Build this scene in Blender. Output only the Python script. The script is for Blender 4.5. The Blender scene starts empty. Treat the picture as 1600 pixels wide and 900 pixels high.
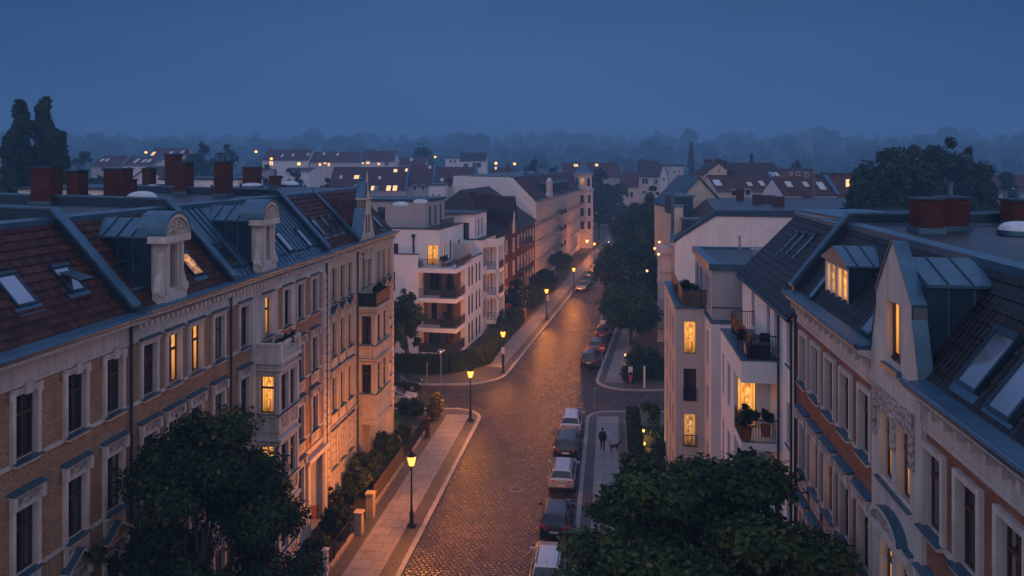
import bpy, math, random
import numpy as np
from mathutils import Vector, Matrix
from mathutils.geometry import tessellate_polygon

sc = bpy.context.scene
COL = sc.collection
R = math.radians
# ------------------------------------------------------------------ camera, light, exposure
CAMZ, FPX, HOR = 22.0, 1200.0, 253.0
cd = bpy.data.cameras.new('camera'); cam = bpy.data.objects.new('camera', cd); COL.objects.link(cam)
cam.location = (0, 0, CAMZ); cam.rotation_euler = (R(90), 0, 0)
cd.sensor_width = 36; cd.lens = 36 * FPX / 1600; cd.shift_y = -(450 - HOR) / 1600
cd.clip_start = 0.5; cd.clip_end = 6000
sc.camera = cam
sc.view_settings.view_transform = 'Standard'; sc.view_settings.look = 'None'
sc.view_settings.exposure = -0.30; sc.view_settings.gamma = 1.0
sc.cycles.use_denoising = True
sc.cycles.max_bounces = 5; sc.cycles.diffuse_bounces = 2; sc.cycles.glossy_bounces = 2
sc.cycles.transmission_bounces = 2; sc.cycles.transparent_max_bounces = 4; sc.cycles.volume_bounces = 1
sc.cycles.sample_clamp_indirect = 3.0; sc.cycles.sample_clamp_direct = 16.0; sc.cycles.caustics_reflective = False; sc.cycles.caustics_refractive = False

w = bpy.data.worlds.new('World'); sc.world = w; w.use_nodes = True
nt = w.node_tree; nt.nodes.clear()
_o = nt.nodes.new('ShaderNodeOutputWorld'); _b = nt.nodes.new('ShaderNodeBackground')
_tc = nt.nodes.new('ShaderNodeTexCoord'); _sx = nt.nodes.new('ShaderNodeSeparateXYZ'); _rp = nt.nodes.new('ShaderNodeValToRGB')
_nz = nt.nodes.new('ShaderNodeTexNoise'); _nz.inputs['Scale'].default_value = 3.2; _nz.inputs['Detail'].default_value = 4
_mp = nt.nodes.new('ShaderNodeMapping'); _mp.inputs['Scale'].default_value = (1, 1, 4.5)
_ma = nt.nodes.new('ShaderNodeMath'); _ma.operation = 'MULTIPLY_ADD'; _ma.inputs[1].default_value = 0.05
_sk = nt.nodes.new('ShaderNodeTexSky'); _sk.sky_type = 'NISHITA'; _sk.sun_disc = False
_sk.sun_elevation = R(2.0); _sk.sun_rotation = R(180)
_ms = nt.nodes.new('ShaderNodeMix'); _ms.data_type = 'RGBA'; _ms.blend_type = 'ADD'; _ms.inputs['Factor'].default_value = 0.004
L = nt.links.new
L(_tc.outputs['Generated'], _sx.inputs[0]); L(_tc.outputs['Generated'], _mp.inputs[0]); L(_mp.outputs[0], _nz.inputs['Vector'])
L(_nz.outputs['Fac'], _ma.inputs[0])
_sub = nt.nodes.new('ShaderNodeMath'); _sub.operation = 'SUBTRACT'; _sub.inputs[1].default_value = 0.025
L(_sx.outputs['Z'], _sub.inputs[0]); L(_sub.outputs[0], _ma.inputs[2]); L(_ma.outputs[0], _rp.inputs[0])
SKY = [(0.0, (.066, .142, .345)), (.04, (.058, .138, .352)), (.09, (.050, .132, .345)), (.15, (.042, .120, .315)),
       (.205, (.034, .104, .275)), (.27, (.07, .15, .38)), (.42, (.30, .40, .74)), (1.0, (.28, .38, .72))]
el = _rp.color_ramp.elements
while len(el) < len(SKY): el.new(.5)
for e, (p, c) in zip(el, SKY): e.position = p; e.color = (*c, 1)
# vignette put into the sky ahead: brightest down the street, deeper to both sides
_xx = nt.nodes.new('ShaderNodeMath'); _xx.operation = 'MULTIPLY'; L(_sx.outputs['X'], _xx.inputs[0]); L(_sx.outputs['X'], _xx.inputs[1])
_xs = nt.nodes.new('ShaderNodeMapRange'); _xs.inputs['From Max'].default_value = .34; L(_xx.outputs[0], _xs.inputs['Value'])
_zs = nt.nodes.new('ShaderNodeMapRange'); _zs.inputs['From Min'].default_value = .24; _zs.inputs['From Max'].default_value = .36; _zs.inputs['To Min'].default_value = 1; _zs.inputs['To Max'].default_value = 0
L(_sx.outputs['Z'], _zs.inputs['Value'])
_xz = nt.nodes.new('ShaderNodeMath'); _xz.operation = 'MULTIPLY'; L(_xs.outputs[0], _xz.inputs[0]); L(_zs.outputs[0], _xz.inputs[1])
_vg = nt.nodes.new('ShaderNodeMix'); _vg.data_type = 'RGBA'; _vg.blend_type = 'MULTIPLY'; _vg.inputs[7].default_value = (.30, .55, .68, 1)
L(_xz.outputs[0], _vg.inputs[0]); L(_rp.outputs[0], _vg.inputs[6])
# behind the viewer the afterglow is paler
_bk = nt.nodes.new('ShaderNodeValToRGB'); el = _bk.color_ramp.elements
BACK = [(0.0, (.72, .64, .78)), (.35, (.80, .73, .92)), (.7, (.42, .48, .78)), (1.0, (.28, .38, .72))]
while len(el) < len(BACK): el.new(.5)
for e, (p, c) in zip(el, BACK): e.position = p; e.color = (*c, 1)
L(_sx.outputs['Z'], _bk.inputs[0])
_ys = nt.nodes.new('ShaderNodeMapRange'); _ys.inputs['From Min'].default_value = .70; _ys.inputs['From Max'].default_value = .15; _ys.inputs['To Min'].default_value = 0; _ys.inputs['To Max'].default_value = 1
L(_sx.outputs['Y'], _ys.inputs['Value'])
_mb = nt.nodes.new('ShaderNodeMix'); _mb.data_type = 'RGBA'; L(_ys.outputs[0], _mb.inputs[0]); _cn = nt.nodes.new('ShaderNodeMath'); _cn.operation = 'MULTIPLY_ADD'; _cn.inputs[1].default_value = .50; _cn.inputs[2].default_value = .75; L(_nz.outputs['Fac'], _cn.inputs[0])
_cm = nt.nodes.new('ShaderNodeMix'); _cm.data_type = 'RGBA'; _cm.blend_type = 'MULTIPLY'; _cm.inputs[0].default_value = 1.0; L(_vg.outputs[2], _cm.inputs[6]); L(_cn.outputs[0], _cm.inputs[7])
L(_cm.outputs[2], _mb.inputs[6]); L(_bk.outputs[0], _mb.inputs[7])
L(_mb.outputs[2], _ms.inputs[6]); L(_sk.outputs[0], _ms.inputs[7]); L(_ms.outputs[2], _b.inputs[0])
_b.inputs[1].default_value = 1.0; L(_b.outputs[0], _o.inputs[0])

sd = bpy.data.lights.new('afterglow_sun', 'SUN'); sd.energy = 0.20; sd.angle = R(60); sd.color = (1, .80, .90)
so = bpy.data.objects.new('afterglow_sun', sd); COL.objects.link(so); so.rotation_euler = (R(52), 0, R(4))
HAZE_DENSITY = 0.00125
HAZE_COLOR = (.27, .56, .86)

# ------------------------------------------------------------------ materials
MATS = {}
class Nodes:
    def __init__(s, name):
        s.m = bpy.data.materials.new(name); s.m.use_nodes = True; s.t = s.m.node_tree
        s.bs = s.t.nodes['Principled BSDF']; MATS[name] = s.m
    def n(s, typ, **kw):
        x = s.t.nodes.new(typ)
        for k, v in kw.items(): setattr(x, k, v)
        return x
    def l(s, a, b): s.t.links.new(a, b)
    def coord(s, kind='UV', scale=(1, 1, 1), rot=(0, 0, 0)):
        tc = s.n('ShaderNodeTexCoord'); mp = s.n('ShaderNodeMapping'); mp.inputs['Scale'].default_value = scale
        mp.inputs['Rotation'].default_value = rot
        s.l(tc.outputs[kind], mp.inputs[0]); return mp.outputs[0]
    def noise(s, vec, scale, detail=4, rough=.55):
        x = s.n('ShaderNodeTexNoise'); x.inputs['Scale'].default_value = scale; x.inputs['Detail'].default_value = detail
        x.inputs['Roughness'].default_value = rough; s.l(vec, x.inputs['Vector']); return x.outputs['Fac']
    def ramp(s, fac, stops):
        r = s.n('ShaderNodeValToRGB'); e = r.color_ramp.elements
        while len(e) < len(stops): e.new(.5)
        for a, (p, c) in zip(e, stops): a.position = p; a.color = (*c, 1) if len(c) == 3 else c
        s.l(fac, r.inputs[0]); return r.outputs[0]
    def mix(s, fac, a, b, mode='MIX'):
        x = s.n('ShaderNodeMix'); x.data_type = 'RGBA'; x.blend_type = mode
        for i, v in ((0, fac), (6, a), (7, b)):
            if isinstance(v, (int, float)): x.inputs[i].default_value = v
            elif isinstance(v, tuple): x.inputs[i].default_value = (*v, 1)
            else: s.l(v, x.inputs[i])
        return x.outputs[2]
    def math(s, op, a, b=0.0, c=None):
        x = s.n('ShaderNodeMath'); x.operation = op
        for i, v in enumerate((a, b, c)):
            if v is None: continue
            if isinstance(v, (int, float)): x.inputs[i].default_value = v
            else: s.l(v, x.inputs[i])
        return x.outputs[0]
    def bump(s, h, strength=.4, dist=.02):
        b = s.n('ShaderNodeBump'); b.inputs['Strength'].default_value = strength; b.inputs['Distance'].default_value = dist
        s.l(h, b.inputs['Height']); s.l(b.outputs[0], s.bs.inputs['Normal'])
    def set(s, **kw):
        for k, v in kw.items():
            k = {'base': 'Base Color', 'rough': 'Roughness', 'metal': 'Metallic', 'spec': 'Specular IOR Level',
                 'emc': 'Emission Color', 'ems': 'Emission Strength', 'coat': 'Coat Weight'}[k]
            if isinstance(v, (int, float)): s.bs.inputs[k].default_value = v
            elif isinstance(v, tuple): s.bs.inputs[k].default_value = (*v, 1)
            else: s.l(v, s.bs.inputs[k])
        return s.m

def plain(name, c1, c2=None, rough=.7, scale=3., bump=0., bscale=30., metal=0., spec=.25, coord='Object', coat=0.):
    s = Nodes(name); v = s.coord(coord)
    c2 = c2 or tuple(x * .72 for x in c1)
    f = s.noise(v, scale, 5, .6)
    s.set(base=s.ramp(f, [(.3, c2), (.7, c1)]), rough=rough, metal=metal, spec=spec, coat=coat)
    if bump: s.bump(s.noise(v, bscale, 3), bump, .02)
    return s.m

def brick(name, c1, c2, mortar, bw=.27, bh=.088):
    s = Nodes(name); v = s.coord('UV')
    b = s.n('ShaderNodeTexBrick'); s.l(v, b.inputs['Vector'])
    b.inputs['Color1'].default_value = (*c1, 1); b.inputs['Color2'].default_value = (*c2, 1); b.inputs['Mortar'].default_value = (*mortar, 1)
    b.inputs['Scale'].default_value = 1; b.inputs['Brick Width'].default_value = bw; b.inputs['Row Height'].default_value = bh
    b.inputs['Mortar Size'].default_value = .013; b.inputs['Mortar Smooth'].default_value = .3; b.inputs['Bias'].default_value = -.1
    n = s.noise(v, .7, 5, .65); n2 = s.noise(s.coord('UV', (3, .35, 1)), 1.2, 4)
    c = s.mix(.55, b.outputs['Color'], s.ramp(n, [(.25, (.55, .55, .55)), (.75, (1.15, 1.1, 1.05))]), 'MULTIPLY')
    c = s.mix(.35, c, s.ramp(n2, [(.35, (.5, .5, .52)), (.6, (1, 1, 1))]), 'MULTIPLY')
    s.set(base=c, rough=.85, spec=.10)
    s.bump(s.math('MULTIPLY', b.outputs['Fac'], -1.0), .6, .012)
    return s.m

def tiles(name, c1, c2, c3, tw=.22, th=.34, rough=.6):
    s = Nodes(name); v = s.coord('UV')
    b = s.n('ShaderNodeTexBrick'); s.l(v, b.inputs['Vector']); b.offset = 0.0
    b.inputs['Color1'].default_value = (*c1, 1); b.inputs['Color2'].default_value = (*c2, 1); b.inputs['Mortar'].default_value = (*c3, 1)
    b.inputs['Scale'].default_value = 1; b.inputs['Brick Width'].default_value = tw; b.inputs['Row Height'].default_value = th
    b.inputs['Mortar Size'].default_value = .012; b.inputs['Mortar Smooth'].default_value = .2
    n = s.noise(v, .9, 5, .7)
    c = s.mix(.7, b.outputs['Color'], s.ramp(n, [(.3, (.45, .45, .48)), (.7, (1.2, 1.15, 1.1))]), 'MULTIPLY')
    sp = s.n('ShaderNodeSeparateXYZ'); s.l(v, sp.inputs[0])
    px = s.math('SINE', s.math('MULTIPLY', sp.outputs[0], 2 * math.pi / tw))
    fr = s.math('FRACT', s.math('MULTIPLY', sp.outputs[1], 1 / th))
    h = s.math('ADD', s.math('MULTIPLY', px, .4), s.math('MULTIPLY', fr, -1.3))
    s.set(base=c, rough=rough, spec=.15); s.bump(h, 1.0, .04)
    return s.m

def zincmat(name, c1, c2, rough=.42, metal=.55):
    s = Nodes(name); v = s.coord('Object')
    f = s.noise(v, .8, 6, .65); f2 = s.noise(s.coord('Object', (1, 1, .25)), 3.5, 4)
    c = s.mix(.5, s.ramp(f, [(.3, c2), (.7, c1)]), s.ramp(f2, [(.35, (.6, .65, .7)), (.65, (1.1, 1.1, 1.1))]), 'MULTIPLY')
    s.set(base=c, rough=s.math('MULTIPLY_ADD', f, .25, rough - .12), metal=metal)
    s.bump(s.noise(v, 2.0, 3), .15, .03)
    return s.m

def stuccomat(name, c, dirt=(.45, .42, .42), rough=.85, orn=False):
    s = Nodes(name); v = s.coord('Object')
    f = s.noise(v, .55, 6, .65); f2 = s.noise(s.coord('Object', (2.2, 2.2, .22)), 2.0, 5, .6)
    k = s.mix(.45, tuple(c), s.ramp(f, [(.28, dirt), (.62, (1, 1, 1))]), 'MULTIPLY')
    k = s.mix(.4, k, s.ramp(f2, [(.35, dirt), (.6, (1, 1, 1))]), 'MULTIPLY')
    s.set(base=k, rough=rough, spec=.12)
    if orn:
        vo = s.n('ShaderNodeTexVoronoi'); vo.inputs['Scale'].default_value = 7; s.l(v, vo.inputs['Vector'])
        s.bump(vo.outputs['Distance'], 1.0, .12)
    else: s.bump(s.noise(v, 25, 3), .2, .01)
    return s.m

M = {}
M['ochre'] = brick('ochre_brick', (.56, .325, .185), (.41, .225, .125), (.21, .145, .105))
M['red'] = brick('red_brick', (.31, .105, .065), (.20, .06, .04), (.11, .07, .06))
M['redd'] = brick('dark_brick', (.17, .07, .055), (.12, .045, .038), (.08, .055, .05))
M['redr'] = brick('tan_red_brick', (.40, .175, .11), (.29, .115, .072), (.17, .115, .09))
M['chim'] = brick('chimney_brick', (.115, .032, .026), (.07, .02, .018), (.08, .06, .06))
M['tile'] = tiles('red_tiles', (.108, .042, .031), (.042, .021, .020), (.010, .007, .007))
M['tiled'] = tiles('dark_tiles', (.030, .030, .036), (.018, .018, .022), (.006, .006, .008), rough=.45)
M['tilefar'] = plain('weathered_red_tiles', (.085, .030, .026), (.05, .02, .02), .8, .5)
M['tilebrn'] = tiles('brown_tiles', (.06, .042, .036), (.042, .032, .03), (.03, .022, .02))
M['zinc'] = zincmat('zinc_sheet', (.080, .180, .255), (.052, .125, .185))
M['zincd'] = zincmat('dark_zinc_sheet', (.026, .068, .105), (.018, .048, .076))
M['felt'] = plain('roofing_felt', (.024, .036, .042), (.012, .021, .027), .38, .35, .25, 6., spec=.5)
M['stucco'] = stuccomat('grey_white_stucco', (.62, .57, .53))
M['orn'] = stuccomat('moulded_stucco', (.50, .45, .41), orn=True)
M['cream'] = stuccomat('cream_stucco', (.66, .56, .45))
M['white'] = stuccomat('white_render', (.74, .71, .70), (.75, .73, .72))
M['whitem'] = stuccomat('clean_white_render', (.80, .78, .78), (.86, .85, .85))
M['beige'] = stuccomat('beige_render', (.55, .50, .48), (.7, .68, .66))
M['greyr'] = stuccomat('grey_render', (.42, .40, .41), (.75, .73, .72))
M['pink'] = stuccomat('pale_stucco', (.62, .54, .50), (.6, .55, .52))
M['wood'] = plain('brown_window_wood', (.085, .04, .028), None, .5, 4, 0)
M['metal'] = plain('dark_metal', (.035, .04, .048), None, .45, 3, 0, metal=.4)
M['anth'] = plain('anthracite_frame', (.045, .048, .055), None, .4, 3, 0)
M['whitef'] = plain('white_frame', (.72, .70, .68), None, .5, 3, 0)
M['slat'] = plain('wooden_slats', (.15, .10, .07), None, .6, 8, 0)
M['stone'] = plain('sandstone', (.42, .33, .22), None, .85, 4, .2)
M['kerb'] = plain('granite_kerb', (.36, .34, .33), (.22, .21, .21), .5, 2.5, .2)
M['soil'] = plain('garden_soil', (.07, .055, .04), (.04, .03, .025), .95, 2, .4, 9)
M['lawn'] = plain('lawn', (.06, .10, .03), (.03, .055, .02), .95, 3, .5, 30)
M['bark'] = plain('bark', (.09, .07, .05), (.05, .04, .03), .9, 5, .5, 20)
M['rubber'] = plain('rubber', (.02, .02, .022), None, .8, 5)
M['rim'] = plain('alloy_rim', (.45, .46, .48), None, .35, 5, metal=.8)
M['ground'] = plain('dim_ground', (.024, .030, .02), (.014, .02, .014), .95, .05)
M['plate'] = plain('number_plate', (.75, .75, .72), None, .5, 5)
M['tail'] = plain('tail_lamp', (.65, .02, .015), (.5, .012, .01), .2, 5)
M['lampw'] = plain('clear_lamp', (.5, .52, .55), None, .2, 5)
M['cloth'] = plain('dark_cloth', (.014, .015, .02), None, .9, 20)
M['skin'] = plain('skin', (.42, .25, .18), None, .6, 20)
M['fur'] = plain('dark_fur', (.035, .024, .018), (.015, .011, .009), .9, 25, .4, 80)
M['signred'] = plain('sign_red', (.5, .06, .05), None, .5, 5)
M['signw'] = plain('sign_white', (.75, .72, .70), None, .5, 5)
M['galv'] = plain('galvanised_steel', (.4, .41, .42), None, .45, 6, metal=.6)
M['terracotta'] = plain('terracotta', (.35, .13, .07), None, .8, 6)
M['flower'] = plain('red_flowers', (.5, .06, .05), (.3, .1, .05), .8, 15)
M['skyl'] = zincmat('plexiglass_dome', (.62, .66, .70), (.5, .55, .6), .2, 0.)

# road surfaces
def cobbles():
    s = Nodes('cobblestones'); v = s.coord('UV')
    wv = s.n('ShaderNodeMixRGB') if False else None
    nz = s.n('ShaderNodeTexNoise'); nz.inputs['Scale'].default_value = .8; s.l(v, nz.inputs['Vector'])
    vm = s.n('ShaderNodeVectorMath'); vm.operation = 'MULTIPLY_ADD'; s.l(nz.outputs['Color'], vm.inputs[0])
    vm.inputs[1].default_value = (.12, .12, 0); s.l(v, vm.inputs[2])
    b = s.n('ShaderNodeTexBrick'); s.l(vm.outputs[0], b.inputs['Vector'])
    b.inputs['Color1'].default_value = (.165, .135, .125, 1); b.inputs['Color2'].default_value = (.042, .037, .038, 1)
    b.inputs['Mortar'].default_value = (.018, .016, .016, 1); b.inputs['Scale'].default_value = 1
    b.inputs['Brick Width'].default_value = .31; b.inputs['Row Height'].default_value = .235
    b.inputs['Mortar Size'].default_value = .042; b.inputs['Mortar Smooth'].default_value = .7
    big = s.noise(v, .25, 5, .65); fine = s.noise(v, 7.5, 2)
    c = s.mix(.8, b.outputs['Color'], s.ramp(big, [(.3, (.5, .5, .53)), (.7, (1.2, 1.15, 1.1))]), 'MULTIPLY')
    bw_ = s.n('ShaderNodeRGBToBW'); s.l(b.outputs['Color'], bw_.inputs[0])
    rr = s.math('ADD', s.math('MULTIPLY_ADD', big, .24, .25), s.math('MULTIPLY', bw_.outputs[0], -1.7))
    s.set(base=c, rough=s.math('MAXIMUM', s.math('ADD', rr, s.math('MULTIPLY', b.outputs['Fac'], .5)), .21), spec=s.math('MULTIPLY_ADD', b.outputs['Fac'], -.6, .62))
    h = s.math('ADD', s.math('MULTIPLY', b.outputs['Fac'], -1.0), s.math('ADD', s.math('MULTIPLY', fine, .7), s.math('MULTIPLY', bw_.outputs[0], 3.0)))
    s.bump(h, 1.0, .075); return s.m
M['cobble'] = cobbles()

def slabs(name, c1, c2, bw, bh, mort, rough, bumpd, off=.5):
    s = Nodes(name); v = s.coord('UV')
    b = s.n('ShaderNodeTexBrick'); s.l(v, b.inputs['Vector']); b.offset = off
    b.inputs['Color1'].default_value = (*c1, 1); b.inputs['Color2'].default_value = (*c2, 1)
    b.inputs['Mortar'].default_value = (.05, .045, .04, 1); b.inputs['Scale'].default_value = 1
    b.inputs['Brick Width'].default_value = bw; b.inputs['Row Height'].default_value = bh
    b.inputs['Mortar Size'].default_value = mort; b.inputs['Mortar Smooth'].default_value = .3
    n = s.noise(v, .8, 6, .7)
    c = s.mix(.6, b.outputs['Color'], s.ramp(n, [(.28, (.5, .48, .47)), (.7, (1.1, 1.1, 1.1))]), 'MULTIPLY')
    s.set(base=c, rough=rough, spec=.4); s.bump(s.math('MULTIPLY', b.outputs['Fac'], -1.), .6, bumpd); return s.m
M['slab'] = slabs('granite_slabs', (.30, .275, .26), (.24, .22, .21), 1.25, .95, .018, .45, .02, .37)
M['mosaic'] = slabs('mosaic_paving', (.17, .15, .135), (.09, .08, .072), .13, .12, .022, .6, .04)

# glass
def panemat(name, curtain, cfac):
    s = Nodes(name); v = s.coord('Generated'); sp = s.n('ShaderNodeSeparateXYZ'); s.l(v, sp.inputs[0])
    oi = s.n('ShaderNodeObjectInfo')
    sh = s.math('ADD', sp.outputs[0], s.math('MULTIPLY', oi.outputs['Random'], 9.))
    wv = s.math('SINE', s.math('MULTIPLY', sh, 34.))
    e = s.math('ABSOLUTE', s.math('SUBTRACT', sp.outputs[0], .5))
    side = s.math('GREATER_THAN', e, s.math('MULTIPLY_ADD', oi.outputs['Random'], .35, .12))
    fold = s.ramp(s.math('MULTIPLY_ADD', wv, .5, .5), [(0, tuple(x * .55 for x in curtain)), (1, curtain)])
    c = s.mix(s.math('MULTIPLY', side, cfac), (.012, .014, .018), fold)
    s.set(base=c, rough=.06, spec=.55); return s.m
M['skyglass'] = plain('rooflight_glass', (.40, .44, .50), (.30, .34, .40), .10, .6, metal=.75)
M['dark'] = panemat('dark_window_glass', (.10, .10, .11), .6)
M['curt'] = panemat('curtained_window_glass', (.30, .28, .27), 1.0)

def litmat(name, c1, c2, strength):
    s = Nodes(name); v = s.coord('Generated'); sp = s.n('ShaderNodeSeparateXYZ'); s.l(v, sp.inputs[0])
    oi = s.n('ShaderNodeObjectInfo')
    sh = s.math('ADD', sp.outputs[0], s.math('MULTIPLY', oi.outputs['Random'], 7.))
    wv = s.math('MULTIPLY_ADD', s.math('SINE', s.math('MULTIPLY', sh, 40.)), .5, .5)
    e = s.math('ABSOLUTE', s.math('SUBTRACT', sp.outputs[0], .5))
    side = s.math('GREATER_THAN', e, .22)
    room = s.noise(s.coord('Generated', (2, 2, 3)), 2.2, 4, .6)
    warm = tuple(min(1.3, x * k) for x, k in zip(c1, (1.25, 1.4, 1.8)))
    inner = s.ramp(room, [(.30, tuple(x * .16 for x in c2)), (.46, tuple(x * .6 for x in c2)), (.58, c1), (.74, warm)])
    fold = s.mix(wv, tuple(x * .42 for x in c1), tuple(x * .95 for x in c1))
    c = s.mix(s.math('MULTIPLY', side, .9), inner, fold)
    dim = s.ramp(sp.outputs[2], [(0, (.28, .25, .22)), (.3, (.65, .62, .6)), (.75, (1, 1, 1)), (1, (.8, .8, .8))])
    c = s.mix(1., c, dim, 'MULTIPLY')
    s.set(base=(.05, .04, .03), rough=.1, emc=c, ems=strength); s.m.cycles.emission_sampling = 'NONE'; return s.m
M['lit'] = litmat('lit_window_glass', (1., .42, .085), (.92, .29, .04), 1.9)
M['litd'] = litmat('dimly_lit_window_glass', (1., .45, .14), (.7, .26, .05), 1.15)
M['litfar'] = Nodes('distant_lit_window').set(base=(.1, .08, .05), emc=(1., .50, .18), ems=2.4); M['litfar'].cycles.emission_sampling = 'NONE'
def lampmat(name, col, st):
    """lantern glass: glows itself and lets the light of the flame inside through"""
    s = Nodes(name); s.t.nodes.remove(s.bs); o = s.t.nodes['Material Output']
    e = s.n('ShaderNodeEmission'); e.inputs[0].default_value = (*col, 1); e.inputs[1].default_value = st
    t = s.n('ShaderNodeBsdfTransparent'); a = s.n('ShaderNodeAddShader')
    s.l(e.outputs[0], a.inputs[0]); s.l(t.outputs[0], a.inputs[1]); s.l(a.outputs[0], o.inputs['Surface'])
    s.m.cycles.emission_sampling = 'NONE'; return s.m
M['lamp'] = lampmat('gas_lamp_glass', (1., .26, .036), 3.2)
M['lampfar'] = lampmat('distant_lamp_glass', (1., .30, .05), 3.2)
M['lampdim'] = lampmat('path_lamp_glass', (1., .50, .2), 1.4)
M['garden'] = lampmat('garden_lamp_glass', (1., .62, .08), 1.5)
def flame(parent, loc, power, col=(1., .28, .028), r=.17):
    l = bpy.data.lights.new('lamp_light', 'POINT'); l.energy = power; l.color = col; l.shadow_soft_size = r
    o = bpy.data.objects.new('lamp_light', l); COL.objects.link(o); o.parent = parent; o.location = loc; return o

def leafmat(name, a, b, c):
    s = Nodes(name); at = s.n('ShaderNodeAttribute'); at.attribute_name = 'shade'
    col = s.ramp(at.outputs['Fac'], [(0, a), (.55, b), (1, c)])
    s.set(base=col, rough=.6, spec=.10)
    s.bs.inputs['Subsurface Weight'].default_value = 0
    return s.m
M['leaf'] = leafmat('green_leaves', (.007, .016, .006), (.030, .060, .018), (.090, .125, .034))
M['leafd'] = leafmat('dark_leaves', (.006, .013, .007), (.018, .037, .015), (.050, .075, .024))
M['leafy'] = leafmat('yellowing_leaves', (.04, .04, .012), (.10, .085, .02), (.17, .13, .03))
M['conif'] = leafmat('conifer_needles', (.010, .022, .014), (.018, .036, .024), (.03, .05, .03))
# ------------------------------------------------------------------ frames and mesh builder
class Fr:
    """local frame: u along, v across (to the right of u), z up"""
    def __init__(s, deg, local=False):
        s.a = R(deg); s.S, s.C, s.local = math.sin(s.a), math.cos(s.a), local
    def p(s, u, v, z=0.):
        if s.local: return (u, v, z)
        return (v * s.C + u * s.S, -v * s.S + u * s.C, z)
    def inv(s, x, y): return (x * s.S + y * s.C, x * s.C - y * s.S)
    def rotz(s): return -(math.pi / 2 + s.a)
T1, T2 = 7.4, 12.2
NE, NX, NR = Fr(T1), Fr(T1 + 90), Fr(T1 + 180)
FE, FX, FRR = Fr(T2), Fr(T2 + 90), Fr(T2 + 180)
WO, WX = Fr(0), Fr(90)          # world-aligned: WX outward faces the camera
LF = Fr(0, True)

def at(px, py, y): return ((px - 800) * y / FPX, y, CAMZ - (py - HOR) * y / FPX)
def gnd(px, py, z=0.):
    y = (CAMZ - z) * FPX / (py - HOR); return ((px - 800) * y / FPX, y)

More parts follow.
